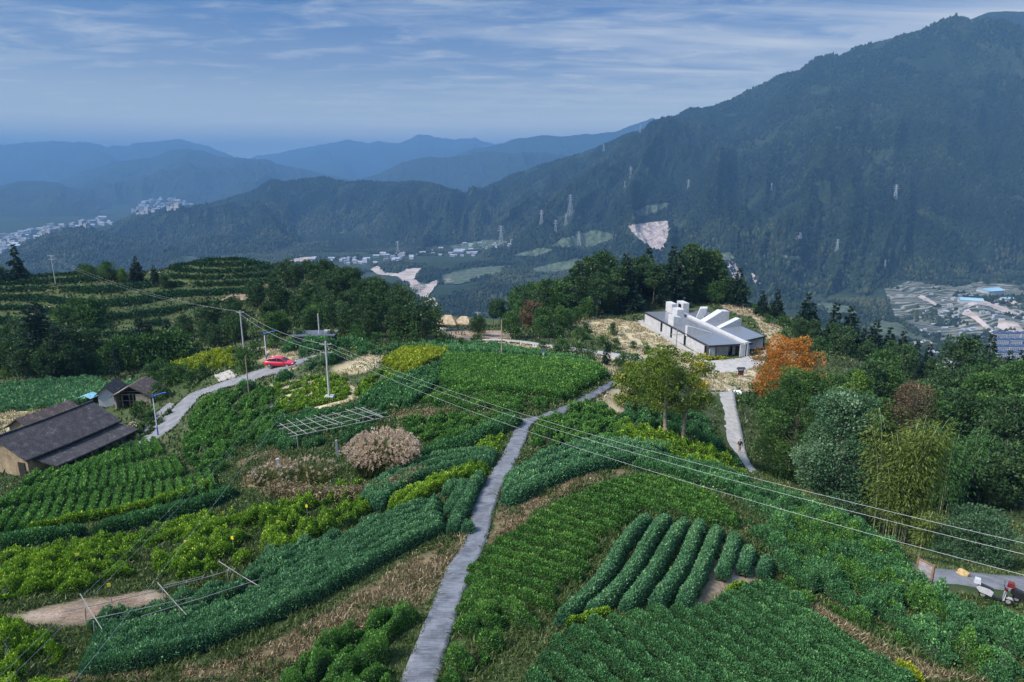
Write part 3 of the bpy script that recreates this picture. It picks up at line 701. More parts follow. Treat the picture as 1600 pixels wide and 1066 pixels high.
# what grows or lies where: stored per vertex, painted by outlines with ragged edges
PALE = {}
dry_px = [
 [(0,1066),(150,1058),(330,1040),(440,1000),(560,930),(640,870),(725,835),(735,850),(690,905),(640,960),(560,1005),(420,1066),(200,1066)],
 [(770,860),(775,800),(800,785),(860,760),(930,738),(985,735),(900,765),(830,800),(790,850)],
 [(1215,930),(1240,920),(1290,960),(1380,1010),(1470,1050),(1560,1066),(1440,1066),(1330,1010),(1230,965)],
 [(375,720),(430,705),(470,735),(470,765),(380,760)],
 [(610,650),(640,640),(720,640),(700,652),(620,656)],
 [(905,495),(1005,505),(1100,560),(1090,585),(1000,560),(930,525),(900,510)],
 [(700,530),(830,540),(1000,560),(1010,580),(960,590),(930,560),(840,553),(720,540)],
 [(1200,500),(1230,520),(1250,560),(1215,560),(1180,500),(1130,478),(1140,470),(1180,490)],
 [(930,625),(960,600),(990,610),(990,650),(940,640)],
 [(1085,575),(1180,570),(1190,610),(1110,615)],
 [(0,640),(90,640),(85,665),(0,680)],
 [(520,575),(575,555),(600,560),(580,580),(530,588)],
 [(420,600),(540,590),(560,625),(500,640),(400,640)],
 [(400,545),(470,540),(460,575),(420,590)],
]
soil_px = [
 [(0,960),(110,945),(250,915),(260,935),(230,945),(130,985),(60,975),(0,972)],
 [(1080,960),(1100,900),(1130,845),(1180,870),(1180,910),(1120,945)],
 [(340,470),(420,440),(432,444),(400,460),(345,476)],
 [(1130,470),(1200,490),(1200,500),(1150,492),(1130,482)],
 [(700,520),(770,515),(800,525),(780,540),(720,545)],
 [(1480,690),(1560,640),(1575,680),(1545,720),(1490,740)],
]
dry_w = [[tuple(p[:2]) for p in GL(q)] for q in dry_px]
soil_w = [[tuple(p[:2]) for p in GL(q)] for q in soil_px]
def paint(polys, x, y, edge):
    m = np.zeros(x.shape)
    for q in polys:
        qa = np.array(q); sel = (x > qa[:, 0].min() - 8) & (x < qa[:, 0].max() + 8) & (y > qa[:, 1].min() - 8) & (y < qa[:, 1].max() + 8)
        if not sel.any(): continue
        xs, ys = x[sel], y[sel]
        sd_ = polydist(q, xs, ys) * np.where(inpoly(q, xs, ys), 1, -1) + edge * fbm(xs / 2.2, ys / 2.2, 3, 91)
        m[sel] = np.maximum(m[sel], sstep(-0.6, 0.8, sd_))
    return m
def ground_mat():
    m, nt, out = newmat('hill_ground')
    p = nt.nodes.new('ShaderNodeBsdfPrincipled'); p.inputs['Roughness'].default_value = 0.95; p.inputs['Specular IOR Level'].default_value = 0.15
    co = geopos(nt)
    n1 = noise(nt, co, 0.35, 5, 0.6); n2 = noise(nt, co, 5.0, 5, 0.7)
    f = M2(nt, 'ADD', M2(nt, 'MULTIPLY', n1, 0.6), M2(nt, 'MULTIPLY', n2, 0.45))
    g = ramp(nt, f, [(0.38, (0.022, 0.038, 0.012)), (0.52, (0.045, 0.068, 0.022)), (0.66, (0.085, 0.095, 0.040))])
    d = ramp(nt, f, [(0.36, (0.045, 0.036, 0.02)), (0.50, (0.13, 0.095, 0.052)), (0.66, (0.24, 0.185, 0.105))])
    s = ramp(nt, f, [(0.36, (0.10, 0.065, 0.045)), (0.52, (0.24, 0.17, 0.12)), (0.66, (0.36, 0.28, 0.22))])
    a = nt.nodes.new('ShaderNodeAttribute'); a.attribute_name = 'dry'
    b = nt.nodes.new('ShaderNodeAttribute'); b.attribute_name = 'soil'
    st = ramp(nt, f, [(0.36, (0.16, 0.125, 0.07)), (0.50, (0.36, 0.30, 0.185)), (0.66, (0.50, 0.43, 0.29))])
    e_ = nt.nodes.new('ShaderNodeAttribute'); e_.attribute_name = 'straw'
    c = mixc(nt, a.outputs['Fac'], g, d); c = mixc(nt, e_.outputs['Fac'], c, st); c = mixc(nt, b.outputs['Fac'], c, s)
    nt.links.new(c, p.inputs['Base Color'])
    bp = nt.nodes.new('ShaderNodeBump'); bp.inputs['Strength'].default_value = 0.8; bp.inputs['Distance'].default_value = 0.12
    nt.links.new(n2, bp.inputs['Height']); nt.links.new(bp.outputs[0], p.inputs['Normal'])
    nt.links.new(p.outputs[0], out.inputs[0]); return m
m_ground = ground_mat()
gx = np.concatenate([np.arange(-420, -130, 3.0), np.arange(-130, 100, 0.7), np.arange(100, 420, 3.0)])
gy = np.concatenate([np.arange(-60, 16, 3.0), np.arange(16, 120, 0.5), np.arange(120, 250, 0.85), np.arange(250, 860, 5.0)])
GX, GY = np.meshgrid(gx, gy)
GZ = hill_h(GX, GY)
ground_me = mesh_np('ground', np.stack([GX, GY, GZ], -1), grid_quads(len(gy), len(gx)), mat=m_ground, smooth=True,
                    attrs={'straw': paint([dry_w[i] for i in (5, 6, 7, 8, 9, 10, 11, 12, 13)], GX, GY, 0.9).ravel(), 'dry': paint(dry_w, GX, GY, 0.9).ravel(), 'soil': paint(soil_w, GX, GY, 0.8).ravel()})
tag(link('ground', ground_me), kind='structure')

# ------------------------------------------------------------------ roads and paths
def smooth_line(P, step=1.0, it=2):
    P = np.asarray(P, float)
    for _ in range(it):
        Q = [P[0]]
        for a, b in zip(P[:-1], P[1:]): Q += [a * .75 + b * .25, a * .25 + b * .75]
        Q.append(P[-1]); P = np.array(Q)
    s = np.concatenate([[0], np.cumsum(np.hypot(*np.diff(P[:, :2], axis=0).T))])
    t = np.linspace(0, s[-1], max(2, int(s[-1] / step) + 1))
    return np.stack([np.interp(t, s, P[:, k]) for k in range(P.shape[1])], -1)
ROADS = []
def slab(name, left_px, right_px, mat, lift=0.10, step=0.8, skirt=0.5, n_across=7, wob=0.04):
    """a paved strip between two traced edges, draped on the hill, with a real edge"""
    Lw = smooth_line(GL(left_px)[:, :2], 0.3, 2); Rw = smooth_line(GL(right_px)[:, :2], 0.3, 2)
    n = max(8, int(max(len(Lw), len(Rw)) * 0.3 / step))
    tl = np.linspace(0, 1, n)
    def res(P): return np.stack([np.interp(tl, np.linspace(0, 1, len(P)), P[:, k]) for k in range(2)], -1)
    Lr, Rr = res(Lw), res(Rw)
    Lr = Lr + wob * np.stack([vnoise(tl * n * 0.7, tl * 0 + 3, 4), vnoise(tl * n * 0.7, tl * 0 + 9, 5)], -1)
    Rr = Rr + wob * np.stack([vnoise(tl * n * 0.7, tl * 0 + 5, 6), vnoise(tl * n * 0.7, tl * 0 + 11, 7)], -1)
    ROADS.append([tuple(p) for p in Lr] + [tuple(p) for p in Rr[::-1]])
    rows = []
    f = np.linspace(0, 1, n_across)
    XY = Lr[:, None, :] * (1 - f)[None, :, None] + Rr[:, None, :] * f[None, :, None]
    Z = base_h(XY[..., 0], XY[..., 1]) + 0.25 * fbm(XY[..., 0] / 14, XY[..., 1] / 14, 2, 56)
    Z = hill_h(XY[..., 0], XY[..., 1]); Z = Z * 0.75 + 0.25 * Z.mean(1, keepdims=True)
    k = np.ones(3) / 3
    for j in range(n_across):
        zp = np.pad(Z[:, j], 1, mode='edge'); Z[:, j] = np.maximum(np.convolve(zp, k, 'valid'), Z[:, j])
    Z = Z + lift
    V = np.concatenate([np.concatenate([XY[:, :1], Z[:, :1, None] - skirt], -1), np.concatenate([XY, Z[..., None]], -1), np.concatenate([XY[:, -1:], Z[:, -1:, None] - skirt], -1)], 1)
    me = mesh_np(name, V, grid_quads(n, n_across + 2)[:, ::-1], mat=mat)
    o = tag(link(name, me), kind='structure')
    return o
def road_mat(name, c1, c2, joint=0.0):
    m, nt, out = newmat(name)
    p = nt.nodes.new('ShaderNodeBsdfPrincipled'); p.inputs['Roughness'].default_value = 0.85
    co = geopos(nt)
    a = noise(nt, co, 0.9, 6, 0.65, 0.3); b = noise(nt, geopos(nt, (1.0, 6.0, 1)), 1.3, 6, 0.7)
    f = M2(nt, 'ADD', M2(nt, 'MULTIPLY', a, 0.5), M2(nt, 'MULTIPLY', b, 0.5))
    c = ramp(nt, f, [(0.34, tuple(x * .42 for x in c2)), (0.44, c2), (0.58, c1)])
    fine = noise(nt, co, 14.0, 4, 0.7)
    c = mixc(nt, ramp(nt, fine, [(0.35, (0.25,) * 3), (0.55, (0, 0, 0))]), c, tuple(x * .5 for x in c2))
    nt.links.new(c, p.inputs['Base Color'])
    bp = nt.nodes.new('ShaderNodeBump'); bp.inputs['Strength'].default_value = 0.35; bp.inputs['Distance'].default_value = 0.03
    nt.links.new(fine, bp.inputs['Height']); nt.links.new(bp.outputs[0], p.inputs['Normal'])
    nt.links.new(p.outputs[0], out.inputs[0]); return m
m_path = road_mat('path_slate', (0.168, 0.178, 0.200), (0.080, 0.086, 0.100))
m_road = road_mat('road_concrete', (0.20, 0.20, 0.205), (0.13, 0.13, 0.135))
m_lane = road_mat('lane_pale', (0.42, 0.39, 0.35), (0.29, 0.27, 0.24))
m_plaza = road_mat('plaza_concrete', (0.38, 0.355, 0.33), (0.29, 0.27, 0.25))
slab('path', [(622, 1075), (640, 1035), (660, 985), (682, 930), (696, 892), (722, 862), (735, 810), (752, 762), (780, 722), (797, 690), (804, 672), (812, 656), (826, 654), (858, 645), (898, 629), (938, 603), (958, 596)],
     [(682, 1075), (695, 1030), (708, 985), (722, 940), (737, 897), (757, 858), (772, 800), (785, 760), (810, 720), (822, 690), (828, 668), (836, 659), (850, 656), (880, 650), (910, 636), (948, 612), (972, 599)], m_path, 0.12)
slab('road', [(60, 733), (130, 725), (180, 707), (215, 688), (250, 660), (275, 635), (296, 615), (340, 600), (400, 580), (425, 573), (445, 568), (470, 562), (492, 556)],
     [(60, 741), (130, 735), (195, 714), (240, 694), (275, 668), (297, 640), (315, 617), (350, 609), (400, 595), (430, 586), (452, 577), (478, 566), (503, 557)], m_road, 0.10)
slab('lane', [(176, 702), (205, 682), (232, 660), (250, 640), (266, 630)], [(190, 704), (218, 686), (244, 663), (262, 642), (276, 632)], m_road, 0.08)
slab('lane', [(1108, 612), (1112, 622), (1124, 645), (1124, 680), (1127, 690), (1142, 705), (1160, 728), (1172, 742)],
     [(1150, 612), (1148, 622), (1152, 645), (1160, 680), (1162, 692), (1166, 712), (1174, 730), (1182, 738)], m_lane, 0.08)
slab('road', [(1424, 884), (1450, 892), (1500, 899), (1560, 908), (1640, 914), (1700, 918)], [(1424, 905), (1452, 920), (1500, 929), (1560, 942), (1640, 956), (1700, 966)], m_road, 0.10)
slab('lane', [(705, 538), (760, 528), (830, 534), (900, 545), (960, 552), (1004, 560)], [(705, 541), (760, 532), (830, 539), (900, 551), (960, 559), (1002, 570)], m_lane, 0.10, skirt=1.0)
# ------------------------------------------------------------------ tea rows
rng = np.random.default_rng(11)
P_DARK = [(0.0, (0.008, 0.026, 0.013)), (0.45, (0.017, 0.055, 0.026)), (0.8, (0.034, 0.090, 0.038)), (1.0, (0.075, 0.150, 0.055))]
P_BLUE = [(0.0, (0.008, 0.028, 0.018)), (0.45, (0.018, 0.052, 0.032)), (0.8, (0.036, 0.085, 0.048)), (1.0, (0.085, 0.150, 0.075))]
P_MID = [(0.0, (0.012, 0.038, 0.010)), (0.45, (0.030, 0.082, 0.020)), (0.8, (0.062, 0.130, 0.026)), (1.0, (0.130, 0.210, 0.040))]
P_LIME = [(0.0, (0.020, 0.055, 0.008)), (0.4, (0.062, 0.125, 0.014)), (0.75, (0.140, 0.215, 0.020)), (1.0, (0.260, 0.330, 0.040))]
P_YEL = [(0.0, (0.070, 0.120, 0.010)), (0.4, (0.190, 0.240, 0.018)), (0.8, (0.330, 0.340, 0.030)), (1.0, (0.480, 0.430, 0.060))]
P_OLIVE = [(0.0, (0.014, 0.034, 0.014)), (0.5, (0.040, 0.070, 0.024)), (0.85, (0.080, 0.110, 0.040)), (1.0, (0.140, 0.160, 0.060))]
GAIN = {'dark': (3.6, 3.2, 2.5), 'blue': (4.4, 3.8, 2.9), 'mid': (2.6, 2.4, 2.1), 'lime': (2.1, 2.0, 1.7), 'yellow': (1.2, 1.2, 1.1), 'olive': (2.0, 2.0, 1.7)}
LM = {k: leafmat('tea_leaf_' + k, [(a, tuple(c * g for c, g in zip(b, GAIN[k]))) for a, b in p], spec=0.22, patch=(0.22, 0.5)) for k, p in (('dark', P_DARK), ('blue', P_BLUE), ('mid', P_MID), ('lime', P_LIME), ('yellow', P_YEL), ('olive', P_OLIVE))}
m_twig = simple('tea_twig', (0.016, 0.034, 0.012), 0.9, 0.4, 6.0, world=True)

def leaf_quads(P, Dn, ln, wd, bend=0.25):
    """diamond leaves: base P, direction Dn, length ln, width wd"""
    n = len(P)
    rv = rng.normal(size=(n, 3))
    S = np.cross(Dn, rv); S /= np.linalg.norm(S, axis=1, keepdims=True) + 1e-9
    U = np.cross(S, Dn)
    ln = np.broadcast_to(ln, (n,))[:, None]; wd = np.broadcast_to(wd, (n,))[:, None]
    mid = P + Dn * ln * 0.45 + U * ln * bend * 0.3
    V = np.stack([P, mid + S * wd * 0.5, P + Dn * ln, mid - S * wd * 0.5], 1)
    return V
def unit(a): return a / (np.linalg.norm(a, axis=-1, keepdims=True) + 1e-9)
def camdist(x, y): return np.sqrt(x * x + y * y + (CZ - hill_c) ** 2)
hill_c = CZ - 26
STAT = {'leaf': 0}
def row_geom(XY, w, h, lump=0.12, dens=1.0, gap=0.0, lsc=1.0, seed=0, taper=True):
    """one clipped hedge along a ground polyline: dark woody core and a shell of leaves"""
    XY = smooth_line(np.asarray(XY, float)[:, :2], 0.30, 1)
    n = len(XY)
    T = np.gradient(XY, axis=0); T = unit(T); Nn = np.stack([-T[:, 1], T[:, 0]], -1)
    s = np.arange(n) * 0.30; Ltot = s[-1]
    d = float(np.median(np.sqrt(XY[:, 0] ** 2 + XY[:, 1] ** 2 + 20 ** 2)))
    cell = max(0.45, w * 0.6)
    def prof(a): return (1 - np.abs(a) ** 2.6) ** 0.62
    def size_at(x, y, ss, a):
        f = 1 + lump * 1.6 * vnoise(x / cell + seed * 7.7, y / cell, seed + 2) + lump * 0.8 * vnoise(x / 0.33, y / 0.33, seed + 3)
        if taper:
            e = np.minimum(ss, Ltot - ss); f = f * (0.35 + 0.65 * np.sqrt(np.clip(e / (w * 0.6), 0, 1)))
        if gap:
            f = f * sstep(-gap, 0.25, vnoise(x / (cell * 2.2) + 31.7, y / (cell * 2.2), seed + 8) + 0.15)
        return np.clip(f, 0.02, 1.6)
    # core
    A = np.linspace(-1, 1, 7)
    ss = s[:, None] + 0 * A; aa = A[None, :] + 0 * s[:, None]
    bx = XY[:, 0:1]; by = XY[:, 1:2]
    f = size_at(bx + Nn[:, 0:1] * aa * w / 2, by + Nn[:, 1:2] * aa * w / 2, ss, aa)
    px_ = bx + Nn[:, 0:1] * aa * w * 0.38 * (0.5 + 0.5 * f); py_ = by + Nn[:, 1:2] * aa * w * 0.38 * (0.5 + 0.5 * f)
    pz_ = hill_h(px_, py_) + prof(aa) * h * 0.70 * f - 0.06
    CV = np.stack([px_, py_, pz_], -1).reshape(-1, 3); CQ = grid_quads(n, 7)
    # leaves
    ln = float(np.clip(0.0024 * d, 0.068, 0.5)) * lsc; wd = ln * 0.52
    area = Ltot * (w * 0.9 + 1.5 * h)
    cnt = max(12, int(area * 2.0 * dens / (0.5 * ln * wd)))
    q = rng.uniform(0, n - 1.001, cnt); i = q.astype(int); fr = (q - i)[:, None]
    c = XY[i] * (1 - fr) + XY[i + 1] * fr; nn = Nn[i]
    th = rng.uniform(-1, 1, cnt); a = np.sign(th) * np.abs(th) ** 0.75
    x = c[:, 0] + nn[:, 0] * a * w / 2; y = c[:, 1] + nn[:, 1] * a * w / 2
    f = size_at(x, y, q * 0.30, a)
    keep = f > 0.12
    x, y, a, f, nn = x[keep], y[keep], a[keep], f[keep], nn[keep]; cnt = len(x)
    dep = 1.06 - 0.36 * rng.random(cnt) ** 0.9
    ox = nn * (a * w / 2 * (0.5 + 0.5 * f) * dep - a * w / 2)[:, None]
    x = x + ox[:, 0]; y = y + ox[:, 1]
    z = hill_h(x, y) + prof(a * 0.985) * h * f * dep - 0.25 * ln
    side = np.sign(a) * np.abs(a) ** 2.0
    Nrm = np.concatenate([nn * side[:, None], (1.05 - np.abs(a) ** 3)[:, None]], -1)
    D = unit(unit(Nrm) * 0.6 + rng.normal(size=(cnt, 3)) * 0.55 + np.array([0, 0, 0.55]))
    big = np.where(rng.random(cnt) < 0.22, 1.45, 1.0)
    V = leaf_quads(np.stack([x, y, z], -1), D, big * ln * rng.uniform(0.7, 1.3, cnt), big * wd * rng.uniform(0.75, 1.2, cnt))
    tint = np.clip(rng.beta(1.25, 1.75, cnt) * (0.72 + 0.28 * (dep - .71) / .42) + 0.16 * (f - 1) / max(lump, .05) * 0.5, 0, 1)  # random, with deeper leaves set darker than outer ones
    return CV, CQ, V.reshape(-1, 3), np.repeat(tint, 4)
def rows_object(name, geoms, pal, label=None, cat=None, group=None, kind=None):
    Vs = []; Qs = []; Fm = []; Ti = []; b = 0; sm = []
    for CV, CQ, V, t in geoms:
        Vs += [CV, V]; nq = len(V) // 4
        Qs += [CQ + b, np.arange(nq * 4).reshape(-1, 4) + b + len(CV)]
        Fm += [np.zeros(len(CQ), np.int32), np.ones(nq, np.int32)]; sm += [np.ones(len(CQ), bool), np.zeros(nq, bool)]
        Ti += [np.full(len(CV), 0.3), t]; b += len(CV) + len(V); STAT['leaf'] += nq
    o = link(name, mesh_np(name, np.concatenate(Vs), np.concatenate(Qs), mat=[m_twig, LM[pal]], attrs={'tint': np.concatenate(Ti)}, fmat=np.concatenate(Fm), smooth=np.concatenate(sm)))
    return tag(o, label, cat, group, kind)
ORD = ['first', 'second', 'third', 'fourth', 'fifth', 'sixth', 'seventh', 'eighth', 'ninth', 'tenth', 'eleventh', 'twelfth', 'thirteenth', 'fourteenth', 'fifteenth', 'sixteenth', 'seventeenth', 'eighteenth',
       'nineteenth', 'twentieth', 'twenty-first', 'twenty-second', 'twenty-third', 'twenty-fourth', 'twenty-fifth', 'twenty-sixth', 'twenty-seventh', 'twenty-eighth', 'twenty-ninth', 'thirtieth']
def field(lines, w, h, pal, stuff=None, label=None, group=None, **kw):
    """LINES are ground polylines; STUFF names one merged patch, else every row is its own hedge"""
    g = [row_geom(l, w, h, seed=i * 3 + int(kw.get('sd', 0)), **{k: v for k, v in kw.items() if k != 'sd'}) for i, l in enumerate(lines)]
    if stuff:
        return rows_object(stuff, g, pal, kind='stuff', label=label, cat='tea bushes')
    for i, a in enumerate(g):
        rows_object('tea_row', [a], pal, label=label.replace('{}', ORD[min(i, 29)]), cat='tea row', group=group)
def resample(P, n):
    P = np.asarray(P, float); s = np.concatenate([[0], np.cumsum(np.linalg.norm(np.diff(P, axis=0), axis=1))])
    t = np.linspace(0, s[-1], n); return np.stack([np.interp(t, s, P[:, k]) for k in range(P.shape[1])], -1)
def between(top, bot, n, m=24, d0=22.0):
    A = resample(smooth_line(GL(top, d0)[:, :2], 0.5, 2), m); B = resample(smooth_line(GL(bot, d0)[:, :2], 0.5, 2), m)
    return [A * (1 - t) + B * t for t in (np.arange(n) + 0.5) / n]
def columns(top, bot, n, lean=0.0, d0=22.0):
    A = resample(GL(top, d0)[:, :2], n); B = resample(GL(bot, d0)[:, :2], n)
    return [np.array([b, a * .5 + b * .5, a]) for a, b in zip(A, B)]
def hatch(poly, dpx, spacing, wig=0.12, minlen=0.8, wav=0.0, d0=22.0):
    """parallel rows across a traced patch"""
    W = [tuple(p[:2]) for p in GL(poly, d0)]; a, b = GL(dpx, d0)[:, :2]
    t = unit(b - a); nrm = np.array([-t[1], t[0]]); Wn = np.array(W)
    so = Wn @ nrm; ta = Wn @ t; out = []
    k = math.ceil(so.min() / spacing)
    while k * spacing < so.max():
        s0 = k * spacing; tt = np.arange(ta.min(), ta.max(), 0.25)
        ph = rng.uniform(0, 50)
        off = s0 + wig * vnoise(tt / 2.5 + ph, tt * 0 + k, 3) + wav * np.sin((tt - ta.min()) / (np.ptp(ta) + .1) * math.pi)
        X_ = np.outer(tt, t) + np.outer(off, nrm)
        ins = inpoly(W, X_[:, 0], X_[:, 1])
        j = 0
        while j < len(tt):
            if ins[j]:
                e = j
                while e < len(tt) and ins[e]: e += 1
                if (e - j) * 0.25 > minlen: out.append(X_[j:e:3] if (e - j) > 6 else X_[j:e:2])
                j = e
            else: j += 1
        k += 1
    return out

# left field: short rows in three tiers above the hedge
gl = 'short tea rows in tiers on the left slope'
field(columns([(60, 742), (120, 733), (200, 700), (240, 690)], [(40, 762), (115, 750), (190, 728), (250, 712)], 14), 0.62, 0.75, 'mid', label='short green tea row in top tier beside lower road, {} from the left', group=gl, lump=0.10)
field(columns([(30, 772), (110, 752), (180, 735), (270, 720)], [(0, 798), (100, 781), (190, 766), (285, 746)], 18), 0.62, 0.8, 'mid', label='short green tea row in middle tier of left slope, {} from the left', group=gl, lump=0.10)
field(columns([(0, 806), (90, 787), (190, 770), (325, 746)], [(-30, 846), (60, 830), (170, 810), (335, 772)], 20), 0.62, 0.85, 'mid', label='short green tea row in lowest tier above lime hedge, {} from the left', group=gl, lump=0.10)
field([GL([(146, 840), (200, 828), (260, 814), (320, 798), (370, 776)])], 1.7, 1.35, 'dark', label='thick dark green tea hedge below the tiers of short rows', lump=0.06)
field([GL([(-25, 866), (0, 862), (60, 852), (136, 839)])], 1.6, 1.3, 'dark', label='thick dark tea hedge running out at the left picture edge', lump=0.06)
field([GL([(40, 836), (145, 815), (220, 800), (290, 778), (338, 761)])], 0.9, 0.95, 'lime', label='bright lime green tea row along the foot of the tiers', lump=0.1)
# loose bushes of the left foreground
field(hatch([(0, 868), (150, 848), (260, 826), (330, 808), (400, 786), (425, 798), (330, 838), (200, 868), (120, 884), (0, 902)], [(0, 890), (300, 820)], 1.05), 0.85, 0.62, 'lime', stuff='tea_bushes', label='sparse young lime tea bushes below the thick hedges', lump=0.4, gap=0.55, sd=40)
field(hatch([(-20, 905), (120, 886), (210, 870), (225, 895), (180, 915), (100, 935), (-20, 952)], [(0, 925), (200, 885)], 1.05), 1.0, 0.85, 'lime', stuff='tea_bushes', label='lime tea bushes above the bare earth strip on the left', lump=0.35, gap=0.2, sd=50)
field(hatch([(230, 885), (330, 845), (420, 797), (500, 772), (565, 758), (578, 800), (545, 838), (470, 850), (420, 872), (360, 890), (300, 908), (250, 908)], [(260, 890), (560, 770)], 1.05), 1.05, 0.95, 'lime', stuff='tea_bushes', label='bright lime tea bushes below the dry grass bank', lump=0.35, gap=0.15, sd=60)
field(hatch([(425, 868), (470, 852), (545, 838), (566, 832), (500, 880), (430, 928), (395, 915), (380, 900)], [(400, 915), (550, 840)], 0.95), 1.0, 0.75, 'blue', stuff='tea_bushes', label='low dark tea bushes between lime bushes and dark band', lump=0.25, sd=70)
field(hatch([(235, 950), (330, 925), (392, 905), (425, 930), (330, 972), (250, 985), (150, 998), (130, 990), (165, 962)], [(170, 980), (400, 910)], 0.95), 0.95, 0.7, 'blue', stuff='tea_bushes', label='dark tea bushes under the bamboo frame', lump=0.3, gap=0.15, sd=80)
field(hatch([(-40, 978), (60, 974), (80, 985), (92, 1010), (114, 1040), (125, 1160), (-60, 1160)], [(0, 1060), (80, 985)], 1.0), 1.05, 0.9, 'lime', stuff='tea_bushes', label='bright lime tea bushes in the bottom left corner', lump=0.4, gap=0.1, sd=90)
# the broad dark band left of the path
field(between([(150, 1000), (250, 986), (330, 975), (420, 928), (500, 880), (560, 836), (620, 806), (688, 788)], [(125, 1058), (220, 1050), (320, 1017), (420, 977), (520, 927), (600, 880), (660, 850), (694, 834)], 6, 40), 0.92, 0.9, 'blue',
      label='long dark tea row in broad band above dry verge, {} from the top', group='long tea rows in the broad dark band', lump=0.10)
field(between([(566, 792), (580, 770), (610, 746), (660, 723), (720, 714), (778, 716)], [(590, 806), (602, 790), (636, 767), (690, 747), (740, 735), (770, 734)], 3), 1.15, 1.05, 'blue',
      label='curved dark tea row sweeping round below the pampas grass, {} from outside', group='curved tea rows below the pampas grass', lump=0.10)
field(between([(608, 802), (637, 774), (688, 751), (740, 738), (766, 737)], [(625, 812), (650, 790), (692, 768), (735, 753), (757, 748)], 2), 0.95, 0.95, 'lime',
      label='curved yellow-green tea row inside the dark curved rows, {} from outside', group='curved tea rows below the pampas grass', lump=0.2)
field(hatch([(690, 767), (757, 749), (740, 800), (730, 838), (697, 840), (690, 800)], [(702, 832), (742, 757)], 0.95), 1.0, 0.95, 'blue', label='short dark tea row standing along path left edge, {} counted across', group='short tea rows beside the path', lump=0.12, minlen=1.0) if False else \
field(hatch([(697, 765), (757, 749), (740, 800), (730, 838), (704, 840), (697, 800)], [(706, 832), (744, 757)], 0.95), 1.0, 0.95, 'blue', label='short dark tea row beside the path left edge, {} across the block', group='short tea rows beside the path', lump=0.12)
field(hatch([(568, 816), (612, 810), (650, 796), (684, 776), (686, 786), (620, 803), (560, 833)], [(570, 825), (680, 785)], 0.95), 1.0, 0.8, 'blue', stuff='tea_bushes', label='dark tea bushes filling the inside of the curve', lump=0.25, sd=100)
# between the pampas mound and the path
field([GL([(640, 726), (690, 710), (750, 690), (808, 661)])], 2.2, 1.25, 'dark', label='thick dark tea hedge running from pampas grass to path bend', lump=0.12)
field(hatch([(625, 662), (700, 652), (790, 645), (808, 655), (745, 684), (660, 708), (640, 692)], [(640, 690), (800, 650)], 1.25), 1.1, 0.85, 'mid', stuff='tea_bushes', label='green tea bushes between pampas grass and path bend', lump=0.3, gap=0.15, sd=110)
field(hatch([(690, 716), (740, 700), (796, 680), (790, 700), (776, 713)], [(700, 715), (790, 690)], 1.1), 0.7, 0.5, 'lime', stuff='tea_bushes', label='small yellow-green seedlings at the path bend', lump=0.4, gap=0.5, sd=120)
# the smooth field by the bend and its neighbours
field(hatch([(692, 558), (760, 560), (830, 566), (940, 577), (953, 592), (902, 622), (880, 630), (780, 615), (685, 605), (680, 590)], [(690, 590), (940, 604)], 1.05), 1.12, 0.9, 'mid', stuff='tea_bushes', label='broad smooth green tea field in front of the knoll', lump=0.10, sd=130)
field(hatch([(690, 608), (790, 618), (880, 632), (855, 645), (815, 652), (700, 641), (650, 628)], [(680, 627), (860, 645)], 1.2), 1.1, 0.85, 'mid', stuff='tea_bushes', label='rows of tea bushes between smooth field and path', lump=0.25, gap=0.1, sd=140)
field(hatch([(600, 600), (645, 588), (684, 575), (690, 585), (682, 610), (645, 638), (560, 642), (572, 622)], [(600, 640), (690, 572)], 1.3), 1.15, 1.0, 'dark', stuff='tea_bushes', label='dark tea bushes in diagonal rows left of smooth field', lump=0.25, sd=150)
field(hatch([(596, 570), (620, 556), (660, 548), (712, 552), (690, 562), (662, 575), (640, 585), (610, 582)], [(600, 578), (700, 552)], 1.1), 1.1, 0.9, 'yellow', stuff='tea_bushes', label='bright yellow tea bushes behind the smooth field', lump=0.3, sd=160)
field(hatch([(555, 612), (598, 580), (642, 586), (620, 602), (580, 622), (553, 626)], [(560, 618), (630, 590)], 1.1), 1.1, 0.9, 'lime', stuff='tea_bushes', label='lime tea bushes right of the concrete pole', lump=0.35, gap=0.1, sd=170)
field(hatch([(266, 574), (300, 563), (350, 552), (372, 556), (374, 573), (340, 580), (300, 582)], [(280, 578), (370, 555)], 1.3), 1.3, 1.0, 'yellow', stuff='tea_bushes', label='yellow tea bushes behind the pale drying mats', lump=0.4, gap=0.15, sd=180)
# left middle slope
field(hatch([(290, 690), (300, 650), (325, 624), (420, 600), (440, 640), (430, 690), (372, 702), (345, 742), (322, 745), (290, 722)], [(300, 720), (430, 610)], 1.25), 1.15, 0.95, 'mid', stuff='tea_bushes', label='green tea bushes on the slope below the car', lump=0.28, gap=0.1, sd=190)
field(hatch([(425, 604), (530, 587), (552, 600), (548, 622), (490, 640), (430, 650)], [(430, 630), (540, 605)], 1.5), 0.75, 0.55, 'lime', stuff='tea_bushes', label='young tea seedlings on sandy soil round the concrete pole', lump=0.4, gap=0.55, sd=200)
field(hatch([(425, 652), (540, 642), (610, 640), (620, 655), (560, 690), (500, 700), (440, 706), (400, 700)], [(440, 690), (600, 648)], 1.35), 1.1, 0.8, 'dark', stuff='tea_bushes', label='dark tea bushes under the timber trellis', lump=0.35, gap=0.2, sd=210)
field([GL([(335, 622), (372, 614), (405, 606), (440, 596), (470, 588)]), GL([(480, 580), (510, 570), (545, 560), (590, 552)])], 2.0, 1.2, 'dark', stuff='roadside_bushes', label='dark bushes lining the lower edge of the road', lump=0.4, gap=0.1, sd=220)
